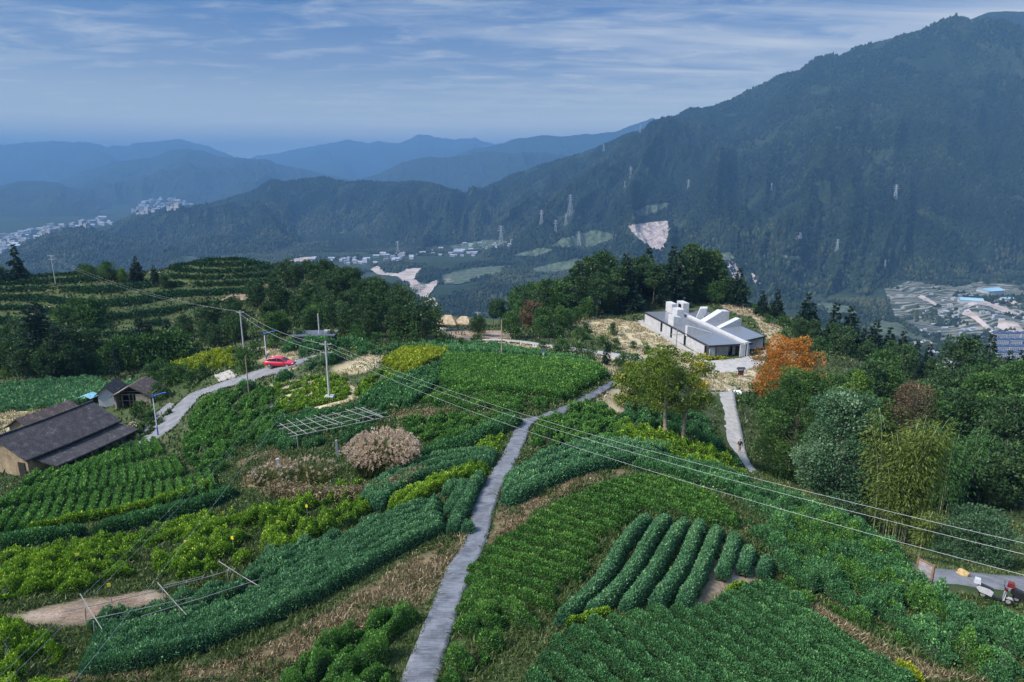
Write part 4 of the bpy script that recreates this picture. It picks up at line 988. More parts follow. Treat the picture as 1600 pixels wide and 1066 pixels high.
field([GL([(470, 560), (500, 548), (540, 546), (580, 550)]), GL([(440, 555), (480, 545), (520, 540)])], 2.6, 1.6, 'dark', stuff='roadside_bushes', label='dark bushes above the road behind the car', lump=0.45, gap=0.15, sd=225)
field(hatch([(560, 560), (610, 548), (700, 540), (780, 545), (900, 562), (930, 572), (820, 563), (700, 556), (640, 548)], [(580, 556), (800, 556)], 1.4), 1.4, 1.0, 'dark', stuff='tea_bushes', label='dark bushes along the far edge of the smooth field', lump=0.35, sd=230)
field(hatch([(0, 606), (60, 598), (150, 592), (250, 602), (240, 616), (185, 620), (100, 638), (0, 646)], [(0, 640), (240, 604)], 1.5), 1.25, 0.9, 'blue', stuff='tea_bushes', label='dark tea bushes in the hollow behind the farmhouse', lump=0.25, sd=240)
# right of the path
field(hatch([(735, 885), (762, 862), (800, 832), (880, 787), (950, 757), (1010, 748), (1080, 765), (1140, 795), (1168, 838), (1120, 830), (1080, 813), (1010, 808), (955, 838), (925, 893), (885, 940), (866, 972), (830, 962), (765, 930), (722, 922)], [(800, 848), (948, 890)], 1.16), 0.66, 0.68, 'mid',
      label='leafy tea row on the dome right of the path, {} from the bottom', group='tea rows on the domed field', lump=0.16)
field(hatch([(722, 934), (762, 938), (826, 974), (842, 996), (800, 1026), (740, 1052), (720, 1110), (680, 1110), (702, 1030)], [(722, 950), (830, 1010)], 1.05), 1.0, 0.85, 'mid', stuff='tea_bushes', label='leafy tea bushes along the right edge of the path, bottom', lump=0.38, gap=0.3, sd=250)
field(hatch([(470, 1046), (560, 995), (640, 948), (666, 944), (648, 992), (628, 1042), (590, 1160), (330, 1160), (400, 1066)], [(480, 1060), (660, 950)], 1.05), 1.05, 0.9, 'mid', stuff='tea_bushes', label='leafy tea bushes along the left edge of the path, bottom', lump=0.4, gap=0.3, sd=260)
mz = [[(290, 740), (430, 610), (560, 470), (660, 280), (760, 150), (850, 90)], [(470, 690), (600, 590), (720, 450), (820, 270), (900, 130), (970, 85)], [(690, 660), (790, 540), (890, 390), (970, 230), (1070, 110)],
      [(870, 640), (980, 500), (1070, 340), (1120, 200), (1165, 120)], [(1040, 640), (1110, 520), (1190, 350), (1250, 190), (1272, 155)], [(1290, 450), (1340, 310), (1375, 195)], [(1420, 420), (1440, 360), (1462, 280)], [(1540, 440), (1555, 390), (1572, 340)]]
field([GL([(800 + a / 3.95, 796 + b / 3.95) for a, b in l]) for l in mz], 0.80, 0.86, 'olive' if False else 'blue', label='neat clipped dark tea row bending beside bare soil, {} from the path', group='eight neat curved tea rows', lump=0.05)
field(hatch([(740, 1170), (850, 1022), (880, 990), (960, 968), (1040, 960), (1092, 958), (1150, 928), (1190, 916), (1228, 932), (1300, 990), (1380, 1042), (1440, 1085), (1520, 1170)], [(900, 985), (990, 1056)], 1.10), 0.66, 0.85, 'dark',
      label='tall dark tea row in the bottom right field, {} row counted across', group='tea rows in the bottom right field', lump=0.14)
field(between([(795, 762), (835, 726), (890, 706), (980, 698), (1060, 712)], [(788, 798), (850, 768), (920, 742), (985, 732), (1010, 730)], 4), 1.35, 1.1, 'blue', label='curved dark tea hedge above the dry bank, {} from the top', group='curved tea hedges above the dry bank', lump=0.14)
field(hatch([(960, 664), (1010, 676), (1060, 692), (1120, 712), (1176, 746), (1165, 754), (1080, 730), (1000, 708), (960, 690)], [(980, 680), (1160, 745)], 1.1), 1.1, 0.95, 'lime', stuff='tea_bushes', label='band of lime tea bushes under the two tall trees', lump=0.35, gap=0.1, sd=270)
field(hatch([(1000, 716), (1080, 733), (1182, 758), (1168, 790), (1100, 765), (1040, 745), (985, 737)], [(1000, 730), (1170, 780)], 1.15), 1.15, 0.95, 'dark', stuff='tea_bushes', label='dark tea bushes between lime band and domed field', lump=0.3, sd=280)
field(hatch([(838, 668), (900, 642), (945, 622), (962, 650), (1000, 672), (940, 692), (880, 700), (832, 706)], [(850, 672), (950, 628)], 1.2), 1.1, 0.85, 'mid', stuff='tea_bushes', label='tea bushes right of the path bend', lump=0.35, gap=0.25, sd=290)
field(hatch([(962, 648), (1050, 648), (1106, 655), (1122, 690), (1150, 722), (1165, 738), (1120, 712), (1060, 690), (1000, 670)], [(980, 660), (1150, 720)], 1.35), 1.35, 1.1, 'dark', stuff='tea_bushes', label='dark bushes at the feet of the two tall trees', lump=0.4, gap=0.1, sd=300)
field(hatch([(1162, 780), (1222, 768), (1330, 824), (1416, 878), (1425, 905), (1452, 925), (1520, 975), (1630, 1050), (1630, 1090), (1570, 1080), (1470, 1035), (1400, 1000), (1300, 945), (1235, 912), (1190, 882), (1176, 842)], [(1180, 800), (1560, 1050)], 1.15), 1.15, 1.0, 'dark', stuff='tea_bushes', label='dark tea bushes on the slope below the bamboo', lump=0.35, gap=0.12, sd=310)
field(hatch([(1215, 905), (1300, 945), (1400, 1000), (1480, 1042), (1440, 1030), (1330, 980), (1240, 935)], [(1220, 910), (1470, 1040)], 1.0), 0.9, 0.7, 'mid', stuff='tea_bushes', label='lighter bushes along the dry verge, bottom right', lump=0.4, gap=0.35, sd=320)
field(hatch([(1456, 940), (1520, 962), (1560, 972), (1630, 985), (1660, 1060), (1560, 1010)], [(1470, 955), (1620, 1030)], 1.1), 1.15, 0.9, 'dark', stuff='tea_bushes', label='dark bushes on the bank below the scooters', lump=0.38, sd=330)
field(hatch([(1240, 800), (1330, 838), (1400, 885), (1440, 940), (1520, 1000), (1600, 1060), (1560, 1062), (1440, 1000), (1330, 940), (1240, 880), (1200, 830)], [(1220, 830), (1560, 1050)], 2.1), 1.1, 1.15, 'mid', stuff='tea_bushes', label='lighter bushes scattered over the slope below the bamboo', lump=0.5, gap=0.75, sd=340)
field([GL([(1368, 1024), (1400, 1042), (1424, 1058), (1440, 1075)]), GL([(1222, 934), (1244, 948), (1266, 962)])], 0.42, 0.5, 'yellow', stuff='tea_bushes', label='bright yellow shoots along the edge of the bottom right field', lump=0.3, gap=0.2, sd=350)
field([GL([(880, 984), (920, 974), (962, 965), (1000, 958)]), GL([(1128, 938), (1150, 922), (1172, 908)])], 0.28, 0.45, 'lime', stuff='tea_bushes', label='yellow-green shoots at the upper edge of the bottom right field', lump=0.5, gap=0.6, sd=360)
field([GL([(96, 728), (130, 722), (170, 708), (200, 692), (222, 674), (240, 652)])], 1.1, 0.9, 'olive', stuff='roadside_bushes', label='low bushes between the farmhouse lean-to and the lane', lump=0.5, gap=0.2, sd=370)
field([GL([(190, 708), (214, 694), (240, 672), (258, 655), (272, 640)])], 0.7, 0.7, 'olive', stuff='roadside_bushes', label='low bushes between lane and road at the street lamp', lump=0.5, gap=0.2, sd=380)
# contour hedges of the terraced hills, one per level
m_hedge_shade = leafmat('terrace_tea_shaded', P_DARK, spec=.15)  # darker than the tea rows: cloud shadow painted into the leaf colour
LV = np.arange(-40, 60)
hx = rng.uniform(-190, -20, 260000); hy = rng.uniform(105, 300, 260000)
ins = inpoly(terr_w, hx, hy); hx, hy = hx[ins], hy[ins]
hq = (base_h(hx, hy) + 0.5 * fbm(hx / 30, hy / 30, 2, 77)) / TSTEP
hl = np.floor(hq).astype(int); hf = hq - hl
on = (hf > 0.62) | (hf < 0.10); lev = np.where(hf < 0.10, hl - 1, hl)
sel = on & (vnoise(hx / 9, hy / 9, 61) > -0.78)
for k in np.unique(lev[sel]):
    m_ = sel & (lev == k); x, y = hx[m_], hy[m_]
    if len(x) < 120: continue
    t_ = ((hq[m_] - k) - 0.86) / 0.24                      # across the hedge
    top = np.sqrt(np.clip(1 - t_ ** 2, 0, 1)) * 1.15
    rep = 3; x = np.repeat(x, rep) + rng.normal(0, .25, len(x) * rep); y = np.repeat(y, rep) + rng.normal(0, .15, len(y) * rep); top = np.repeat(top, rep) * rng.uniform(0.35, 1.05, len(x))
    D = unit(rng.normal(size=(len(x), 3)) * 0.6 + np.array([0, -0.35, 0.7]))
    V = leaf_quads(np.stack([x, y, hill_h(x, y) + top - 0.15], -1), D, 0.62 * rng.uniform(.7, 1.3, len(x)), 0.40 * rng.uniform(.7, 1.2, len(x)))
    o = link('tea_hedge', mesh_np('tea_hedge', V, np.arange(len(x) * 4).reshape(-1, 4), mat=m_hedge_shade, attrs={'tint': np.repeat(rng.beta(2, 2.4, len(x)), 4)}))
    STAT['leaf'] += len(x)
    tag(o, 'dark contour tea hedge on the terraced hills, %s level up' % ORD[min(29, int(k - LV[0]) % 30)], 'tea hedge', 'contour hedges on the terraced hills')
print('leaves', STAT)
# ------------------------------------------------------------------ trees
T_CON = [(0.0, (0.006, 0.018, 0.012)), (0.5, (0.014, 0.036, 0.020)), (0.85, (0.030, 0.060, 0.028)), (1.0, (0.055, 0.085, 0.035))]
T_PINE = [(0.0, (0.009, 0.024, 0.010)), (0.5, (0.022, 0.050, 0.018)), (0.85, (0.045, 0.080, 0.024)), (1.0, (0.075, 0.110, 0.032))]
T_BRD = [(0.0, (0.010, 0.030, 0.010)), (0.5, (0.026, 0.062, 0.018)), (0.85, (0.055, 0.105, 0.028)), (1.0, (0.100, 0.150, 0.045))]
T_GREY = [(0.0, (0.018, 0.046, 0.026)), (0.5, (0.042, 0.088, 0.048)), (0.85, (0.085, 0.145, 0.085)), (1.0, (0.17, 0.24, 0.16))]
T_BAM = [(0.0, (0.028, 0.050, 0.010)), (0.5, (0.070, 0.105, 0.020)), (0.85, (0.130, 0.165, 0.035)), (1.0, (0.200, 0.220, 0.060))]
T_GBAM = [(0.0, (0.016, 0.050, 0.014)), (0.5, (0.040, 0.105, 0.028)), (0.85, (0.080, 0.170, 0.045)), (1.0, (0.130, 0.230, 0.070))]
T_ORG = [(0.0, (0.080, 0.035, 0.010)), (0.4, (0.250, 0.095, 0.015)), (0.8, (0.44, 0.165, 0.022)), (1.0, (0.52, 0.26, 0.05))]
T_AUT = [(0.0, (0.030, 0.055, 0.010)), (0.45, (0.075, 0.125, 0.020)), (0.82, (0.165, 0.190, 0.032)), (1.0, (0.36, 0.27, 0.06))]
T_YEL = [(0.0, (0.060, 0.090, 0.008)), (0.5, (0.170, 0.190, 0.012)), (1.0, (0.420, 0.380, 0.020))]
T_LIM = [(0.0, (0.030, 0.070, 0.010)), (0.5, (0.085, 0.160, 0.022)), (1.0, (0.190, 0.270, 0.050))]
T_BRN = [(0.0, (0.045, 0.032, 0.020)), (0.5, (0.100, 0.070, 0.040)), (0.85, (0.150, 0.100, 0.055)), (1.0, (0.18, 0.13, 0.07))]
TG = {'broadleaf': (1.7, 1.65, 1.45), 'pine': (1.75, 1.65, 1.7), 'conifer': (1.2, 1.1, 1.2), 'autumn': (1.3, 1.3, 1.1), 'grey': (1.25, 1.3, 1.15), 'bamboo': (1.1, 1.1, 1.0)}
TM = {k: leafmat('tree_leaf_' + k, p, trans=0.2, spec=0.15) for k, p in [(k_, [(a, tuple(c * g for c, g in zip(b, TG.get(k_, (1, 1, 1))))) for a, b in p_]) for k_, p_ in (('conifer', T_CON), ('pine', T_PINE), ('broadleaf', T_BRD), ('grey', T_GREY), ('bamboo', T_BAM), ('green_bamboo', T_GBAM), ('orange', T_ORG),
      ('autumn', T_AUT), ('yellow', T_YEL), ('lime', T_LIM), ('brown', T_BRN))]}
m_bark = simple('tree_bark', (0.13, 0.10, 0.075), 0.9, 0.35, 2.5, bump=0.6)
m_bark_pale = simple('tree_bark_pale', (0.30, 0.23, 0.17), 0.9, 0.3, 2.5, bump=0.6)
m_culm = simple('bamboo_culm', (0.28, 0.30, 0.16), 0.5, 0.3, 1.5)

def clump_leaves(C, Rr, n, ln, wd, base_t, up=0.35, flat=0.75, droop=0.0, spread=0.55):
    """leaves over the shell of one clump"""
    d = unit(rng.normal(size=(n, 3)) + np.array([0, 0, 0.25]))
    r = Rr * (0.55 + 0.45 * rng.random(n) ** 0.5)
    lob = 1 + 0.28 * vnoise(d[:, 0] * 2.6 + C[0], d[:, 1] * 2.6 + C[1] + d[:, 2] * 2.1, 3)
    P = np.asarray(C) + d * (r * lob)[:, None] * np.array([1, 1, flat])
    D = unit(d * 0.8 + rng.normal(size=(n, 3)) * spread + np.array([0, 0, up - droop]))
    V = leaf_quads(P, D, ln * rng.uniform(.7, 1.3, n), wd * rng.uniform(.75, 1.25, n))
    t = np.clip(base_t + rng.normal(0, .16, n) + 0.10 * d[:, 2], 0, 1)  # random about the clump's tone, paler towards the clump top
    return V.reshape(-1, 3), np.repeat(t, 4)
def crown_mesh(name, parts, mat):
    V = np.concatenate([p[0] for p in parts]); t = np.concatenate([p[1] for p in parts])
    return mesh_np(name, V, np.arange(len(V)).reshape(-1, 4), mat=mat, attrs={'tint': t})
def trunk_mesh(H, r0, tips, mat, lean=(0, 0), first=0.35, seg=6, bend=0.04, flare=1.35):
    mb = MB(); rr = random.Random(int(H * 1000) + len(tips))
    ax = []
    for i in range(9):
        t = i / 8; ax.append(Vector((lean[0] * t + bend * H * math.sin(t * 5 + H) * t * .6, lean[1] * t + bend * H * math.cos(t * 4 + H) * t * .5, H * t - 0.3 * (i == 0))))
    mb.tube(ax, [r0 * (flare if i == 0 else 1) * (1 - 0.85 * i / 8) for i in range(9)], seg)
    for tip in tips:
        tip = Vector(tip); zt = max(first * H, min(0.93 * H, tip.z - 0.45 * math.hypot(tip.x, tip.y)))
        i = min(7, int(zt / H * 8)); st = ax[i].lerp(ax[i + 1], zt / H * 8 - i)
        rb = max(0.02, r0 * 0.42 * (1 - 0.8 * zt / H))
        m1 = st.lerp(tip, 0.5) + Vector((rr.uniform(-.1, .1), rr.uniform(-.1, .1), 0.06)) * (tip - st).length
        mb.tube([st, m1, tip], [rb, rb * .6, rb * .22], 5, cap=False)
    return mb.data('trunk', mat, smooth=True)
def make_tree(name, label, cat, trunk_me, crown_me, group=None):
    t = thing(name, label, cat, (0, 0, -500), 0, group)
    link('trunk', trunk_me, t); link('crown', crown_me, t)
    return t
def conifer_parts(H, Rb, ln, dens=1.0, low=0.12, jag=0.25, per=7):
    parts = []; tips = []
    nl = int(H / 0.75)
    for i in range(nl):
        t = i / (nl - 1); z = H * (low + (0.98 - low) * t); rad = Rb * (1 - t) ** 0.85 * (1 + rng.uniform(-jag, jag)) + 0.12
        k = max(3, int(per * (1 - 0.55 * t))); ph = rng.uniform(0, 6.28)
        for j in range(k):
            if rng.random() < 0.10: continue
            a = ph + 6.283 * j / k + rng.uniform(-.3, .3); rr = rad * rng.uniform(.72, 1.12)
            m = max(6, int(34 * dens * (rr / 1.5 + 0.3)))
            q = rng.random(m) ** 0.6; side = rng.normal(0, .16, m) * rr * (0.3 + q)
            P = np.stack([np.cos(a) * q * rr - np.sin(a) * side, np.sin(a) * q * rr + np.cos(a) * side, z - 0.24 * q * q * rr + rng.normal(0, .09, m) + 0.05 * rr], -1)
            D = unit(np.array([math.cos(a), math.sin(a), -0.10]) + rng.normal(size=(m, 3)) * 0.45)
            V = leaf_quads(P, D, ln * rng.uniform(.7, 1.3, m), ln * 0.5 * rng.uniform(.7, 1.2, m))
            tt = np.clip(rng.normal(.40, .15, m) + rng.uniform(-.12, .12) + 0.25 * (q - .5), 0, 1)  # random, paler towards the branch tip
            parts.append((V.reshape(-1, 3), np.repeat(tt, 4)))
            if j % 2 == 0: tips.append((math.cos(a) * rr * .7, math.sin(a) * rr * .7, z))
    return parts, tips
def blob_parts(H, Rw, ln, n_cl, per, low=0.3, shape='round', flat=0.75, base=0.45, droop=0.0, cr=0.36, lean=(0, 0), var=0.13):
    parts = []; tips = []; tries = 0
    while len(tips) < n_cl and tries < 4000:
        tries += 1
        t = rng.uniform(low, 0.96); a = rng.uniform(0, 6.283)
        e = (t - low) / (1 - low)
        if shape == 'round': env = math.sin(math.pi * min(1, 0.18 + 0.80 * e)) ** 0.6
        elif shape == 'pine': env = (1 - e) ** 0.42 * (0.55 + 0.45 * min(1, e * 3))
        elif shape == 'dome': env = (1 - e ** 2.2) ** 0.5
        elif shape == 'cone': env = (1 - e) ** 0.7
        else: env = 1
        r = Rw * env * math.sqrt(rng.uniform(0.12, 1)) * 0.85
        c = (r * math.cos(a) + lean[0] * t, r * math.sin(a) + lean[1] * t, t * H)
        R_ = Rw * cr * rng.uniform(.7, 1.2) * (0.75 + 0.35 * env)
        if any((c[0] - q[0]) ** 2 + (c[1] - q[1]) ** 2 + (c[2] - q[2]) ** 2 < (R_ * 0.62) ** 2 for q in tips): continue
        tips.append(c)
        parts.append(clump_leaves(c, R_, int(per * rng.uniform(.75, 1.25)), ln, ln * 0.6, base + rng.normal(0, var), flat=flat, droop=droop))
    return parts, tips
TREE = {}
def proto(key, name, cat, H, r0, parts, tips, leafm, bark=None, **kw):
    TREE.setdefault(key, []).append((make_tree(name, 'tree', cat, trunk_mesh(H, r0, tips, bark or m_bark, **kw), crown_mesh('crown', parts, leafm)), H))
USED = set()
def plant(key, xyz, h=None, label=None, group=None, rot=None, var=None, widen=1.0):
    """stands a tree of this kind on a point: the prototype itself first, then copies of it and of its parts"""
    lst = TREE[key]; i = (int(rng.integers(len(lst))) if var is None else var % len(lst)); root, H = lst[i]
    s = (h / H) if h else 1.0
    rz = rng.uniform(0, 6.28) if rot is None else rot
    loc = (float(xyz[0]), float(xyz[1]), float(xyz[2]) - 0.05)
    sc = (s * widen, s * widen, s)
    if root.name not in USED:
        USED.add(root.name); root.location = loc; root.rotation_euler = (0, 0, rz); root.scale = sc
        if label: root['label'] = label
        if group: root['group'] = group
        return root
    r = dup(root, loc, rz, sc, label, group)
    if not group and 'group' in r: del r['group']
    return r
def at(u, v, d0=22.0):
    p = G(u, v, d0); return (p[0], p[1], float(hill_h(p[0:1], p[1:2])[0]))
def atxy(x, y): return (x, y, float(hill_h(np.array([x]), np.array([y]))[0]))

for i in range(3):
    p, t = conifer_parts(10.0, 2.3 + .3 * i, 0.62, 1.0); proto('conifer', 'conifer_tree', 'conifer', 10.0, 0.17, p, t[:40], TM['conifer'], first=0.1)
for i in range(5):
    p, t = blob_parts(12.0, 2.7 + .25 * i, 0.46, 28, 120, 0.32 + .04 * i, 'pine', 0.6, 0.42, cr=0.40); proto('pine', 'pine_tree', 'pine', 12.0, 0.20, p, t, TM['pine'], first=0.3)
for i in range(4):
    p, t = blob_parts(8.0, 3.0 + .3 * i, 0.40, 32, 125, 0.14, 'round', 0.8, 0.42, cr=0.40); proto('broadleaf', 'broadleaf_tree', 'tree', 8.0, 0.20, p, t, TM['broadleaf'], first=0.2)
for i in range(2):
    p, t = blob_parts(8.0, 3.0, 0.40, 30, 125, 0.14, 'round', 0.8, 0.40, cr=0.40); proto('dark', 'broadleaf_tree', 'tree', 8.0, 0.20, p, t, TM['pine'], first=0.2)
for i in range(2):
    p, t = blob_parts(3.0, 1.9, 0.34, 16, 70, 0.05, 'dome', 0.85, 0.40, cr=0.42); proto('shrub', 'shrub', 'shrub', 3.0, 0.07, p, t, TM['broadleaf'], first=0.05)
p, t = blob_parts(4.2, 0.85, 0.26, 16, 75, 0.04, 'cone', 1.2, 0.30, cr=0.55); proto('cypress', 'cypress_tree', 'cypress', 4.2, 0.08, p, t, TM['conifer'], first=0.05)
p, t = blob_parts(9.0, 1.6, 0.36, 26, 80, 0.04, 'cone', 1.2, 0.36, cr=0.5); proto('tall_cypress', 'cypress_tree', 'cypress', 9.0, 0.14, p, t, TM['conifer'], first=0.05)
p, t = blob_parts(7.0, 2.9, 0.42, 30, 75, 0.2, 'round', 0.8, 0.5, cr=0.36); proto('orange_far', 'autumn_tree', 'tree', 7.0, 0.16, p, t, TM['brown'], first=0.2)
p, t = blob_parts(7.0, 2.6, 0.42, 28, 80, 0.12, 'dome', 0.8, 0.5, cr=0.36); proto('lime', 'broadleaf_tree', 'tree', 7.0, 0.14, p, t, TM['lime'], first=0.15)

def tree_line(key, pts, n, rows, dy, h, group, label, jit=2.0, hv=0.15, mix=None, widen=1.0, d0=22.0):
    W = resample(GL(pts, d0)[:, :2], n)
    for r in range(rows):
        for i in range(n):
            q = W[i] + np.array([rng.uniform(-jit, jit), r * dy + rng.uniform(-jit, jit)])
            k = key if mix is None or rng.random() > mix[1] else mix[0]
            kk = {'conifer': 'pointed dark conifer', 'pine': 'dark green pine', 'broadleaf': 'round green broadleaf tree', 'dark': 'round dark broadleaf tree', 'lime': 'light green tree', 'shrub': 'low round shrub', 'orange_far': 'russet autumn tree', 'tall_cypress': 'slim dark cypress'}[k]
            plant(k, atxy(q[0], q[1]), h * rng.uniform(1 - hv, 1 + hv), '%s %s' % (kk, label), '%s, %s' % (kk + 's', group), widen=widen)
# the wood on the knoll behind the museum
tree_line('pine', [(905, 497), (960, 487), (1010, 479), (1060, 474), (1105, 470), (1135, 474)], 15, 3, 8.0, 14.0, 'knoll wood', 'in the knoll wood behind the concrete museum', 2.6, 0.26, ('conifer', 0.28))
tree_line('pine', [(775, 515), (815, 508), (850, 500), (880, 494), (905, 488)], 9, 3, 7.0, 11.5, 'left end of the knoll wood', 'at the left end of the knoll wood above the lane', 2.4, 0.3, ('broadleaf', 0.35))
tree_line('broadleaf', [(752, 524), (790, 528), (830, 528), (870, 520), (895, 505), (930, 492), (990, 486)], 11, 1, 6.0, 5.0, 'edge of the knoll wood', 'at the lower edge of the knoll wood', 1.5, 0.3, ('dark', 0.4))
tree_line('broadleaf', [(1040, 476), (1080, 473), (1120, 472), (1140, 474), (1155, 478)], 9, 2, 6.0, 6.5, 'undergrowth of the knoll wood', 'under the pines behind the museum', 1.5, 0.25, ('dark', 0.6))
plant('orange_far', at(832, 517), 7.8, 'rust brown autumn tree among green trees at the left knoll edge')
plant('orange_far', at(905, 480), 13, 'tall browning tree poking out of the knoll wood skyline')
# the wood on the left hill
tree_line('pine', [(440, 462), (480, 456), (520, 462), (560, 476), (600, 490), (640, 505)], 13, 2, 8.0, 8.6, 'skyline of the left hill wood', 'on the skyline of the left hill wood', 2.0, 0.15, ('dark', 0.25))
tree_line('dark', [(400, 490), (450, 486), (500, 484), (560, 494), (620, 508)], 11, 1, 6.0, 8.2, 'middle of the left hill wood', 'in the middle of the left hill wood', 2.5, 0.2, ('pine', 0.45))
tree_line('dark', [(380, 512), (430, 510), (490, 508), (550, 512), (620, 520)], 11, 1, 6.0, 7.6, 'lower left hill wood', 'in the lower part of the left hill wood', 2.5, 0.2, ('pine', 0.4))
tree_line('dark', [(330, 536), (380, 532), (440, 526), (500, 520), (560, 524), (610, 528), (650, 530)], 13, 1, 6.0, 6.4, 'foot of the left hill wood', 'along the foot of the left hill wood', 2.0, 0.25, ('broadleaf', 0.35))
plant('dark', at(660, 531), 9.4, 'big round dark tree at the right end of the left hill wood', widen=1.15)
tree_line('dark', [(300, 530), (330, 512), (370, 492), (410, 475)], 7, 1, 5.0, 6.2, 'upper edge of the left hill wood', 'beside the terraces at the upper edge of left hill wood', 2.0, 0.25, ('shrub', 0.3))
# far left
tree_line('dark', [(-20, 585), (20, 590), (70, 592), (115, 590)], 6, 2, 9.0, 8.5, 'dark trees at the left edge', 'in the dark clump at the left edge', 2.0, 0.2, ('pine', 0.3))
plant('tall_cypress', at(70, 585), 15.5, 'tallest dark evergreen standing in the clump at the left edge', widen=1.45)
plant('tall_cypress', at(100, 590), 11, 'dark evergreen right of the tallest one in left clump', widen=1.4)
tree_line('shrub', [(100, 505), (125, 508), (150, 506)], 4, 2, 3.0, 4.4, 'terraces on the left', 'in the dark clump on the terraces', 1.5, 0.2)
tree_line('dark', [(150, 580), (190, 575), (230, 572), (280, 560), (320, 550)], 8, 1, 4.0, 5.2, 'foot of the terraces', 'along the foot of the terraces', 2.0, 0.3, ('shrub', 0.4))
for u, v, h, l in ((185, 588, 7.0, 'slim cypress nearest the hollow behind the small house'), (225, 560, 9.5, 'olive green cypress left of the pair below the terraces'), (237, 562, 9.0, 'middle dark cypress of the group below the terraces'), (266, 556, 8.5, 'right dark cypress of the group below the terraces'), (205, 560, 5.5, 'short cypress at the left of the group below terraces')):
    plant('tall_cypress', at(u, v), h, l)
plant('conifer', at(30, 441), 11.5, 'lone tall conifer on the left skyline')
plant('dark', at(2, 443), 5.5, 'round tree cut by the left picture edge on the skyline')
for u, v, h, k, l in ((134, 436, 4.6, 'broadleaf', 'pale bushy tree left of the skyline pines'), (146, 436, 4.2, 'broadleaf', 'second pale bushy tree on the left skyline'), (170, 438, 5.6, 'broadleaf', 'wide round tree in the middle of the left skyline'), (192, 440, 4.2, 'lime', 'yellowish round tree left of skyline pine'),
                      (217, 444, 8.6, 'conifer', 'tall ragged pine in the middle of left skyline'), (210, 445, 6.5, 'conifer', 'shorter pine leaning against the ragged skyline pine'), (243, 444, 5.8, 'conifer', 'small conifer right of the ragged skyline pine'), (258, 450, 4.2, 'dark', 'dark round bush at the foot of the hill track')):
    plant(k, at(u, v), h, l)
plant('lime', at(12, 588), 2.8, 'small bright lime bush below the left clump', widen=1.2)
plant('shrub', at(383, 582), 3.4, 'round dark bush beside the road behind the mats', widen=0.9)
plant('shrub', at(957, 524), 2.9, 'lone round bush on the dry slope below museum', widen=0.8)
plant('cypress', at(948, 574), 4.3, 'small dark cypress standing at the corner of smooth field')
for u, v, h in ((870, 560, 2.6), (885, 556, 2.0), (905, 557, 2.4), (925, 562, 2.2), (990, 574, 2.4), (975, 570, 2.0), (965, 578, 1.8), (905, 530, 2.4), (870, 528, 2.6), (880, 545, 2.0), (940, 540, 2.0), (960, 545, 2.2), (1010, 553, 1.6), (990, 545, 1.6), (915, 520, 2.2), (850, 548, 2.0)):
    plant('shrub', at(u, v), h, 'low green shrub on the dry bank between lane and museum', 'shrubs on the dry bank', widen=1.15)
for u, v, h in ((560, 545, 3.0), (590, 542, 2.6), (620, 540, 2.6), (645, 540, 2.4), (470, 535, 2.6), (400, 560, 2.4), (430, 545, 2.6), (560, 532, 3.2), (520, 535, 2.4), (690, 545, 2.0), (720, 545, 2.0), (745, 540, 2.2), (250, 585, 3.0), (270, 592, 2.6), (240, 600, 3.4), (262, 604, 3.0), (285, 596, 2.6), (300, 600, 2.2), (318, 590, 2.0), (250, 625, 2.6), (235, 665, 2.0), (222, 652, 2.4)):
    plant('shrub', at(u, v), h, 'low dark shrub between the upper road and the left hill wood' if u > 330 else 'low dark shrub on the bank behind the small house', 'shrubs above the road' if u > 330 else 'shrubs behind the small house')

# --- the right side
for u, v, h, l in ((1190, 494, 7.5, 'pointed conifer at the right end of the museum, behind the bare bank'), (1212, 500, 9.0, 'tall conifer right of the bare bank behind the museum'), (1256, 524, 12.0, 'tall pointed conifer on the right ridge, first of the row'), (1266, 528, 10.0, 'pointed conifer on the right ridge, close beside the first'), (1300, 546, 13.2, 'tall conifer on the right ridge above the orange tree'), (1323, 554, 13.6, 'tallest pointed conifer of the right ridge'), (1345, 560, 8.5, 'shorter conifer right of the tallest ridge conifer'),
                   (1362, 565, 11.6, 'conifer in the middle of the right ridge row'), (1384, 571, 10.4, 'dark conifer right of the middle of the ridge row'), (1405, 577, 10.2, 'conifer third from the lower end of ridge row'), (1428, 581, 8.2, 'conifer second from the lower end of ridge row'), (1446, 590, 8.4, 'last conifer at the lower end of the ridge row')):
    plant('conifer', at(u, v), h, l, 'conifers on the right ridge', widen=1.1)
tree_line('pine', [(1250, 530), (1300, 550), (1340, 565), (1390, 580), (1440, 600)], 9, 1, 5.0, 7.0, 'below the right ridge', 'just below the right ridge', 1.8, 0.2, ('dark', 0.4))
tree_line('conifer', [(1490, 610), (1505, 612), (1530, 606), (1545, 600), (1575, 606), (1600, 610)], 7, 1, 5.0, 11.0, 'right edge by the apartments', 'in front of the valley apartments', 1.5, 0.2, ('dark', 0.3))
tree_line('dark', [(1480, 640), (1520, 640), (1560, 635), (1610, 640)], 7, 1, 5.0, 8.5, 'below the conifers at the right edge', 'below the conifers near right edge', 2.0, 0.25, ('broadleaf', 0.4))
tree_line('broadleaf', [(1300, 640), (1340, 630), (1380, 620), (1420, 640), (1450, 660)], 7, 1, 5.0, 8.0, 'behind the brown tree', 'behind the brown tree', 2.0, 0.2, ('dark', 0.5))
tree_line('dark', [(1300, 700), (1350, 690), (1440, 700), (1480, 690), (1530, 680)], 7, 1, 5.0, 8.0, 'gully', 'in the gully beyond the bamboo', 2.0, 0.2, ('broadleaf', 0.4))
tree_line('dark', [(1560, 720), (1590, 700), (1625, 720)], 4, 2, 8.0, 9.5, 'right edge', 'at the right picture edge above the road', 2.0, 0.2, ('broadleaf', 0.4))
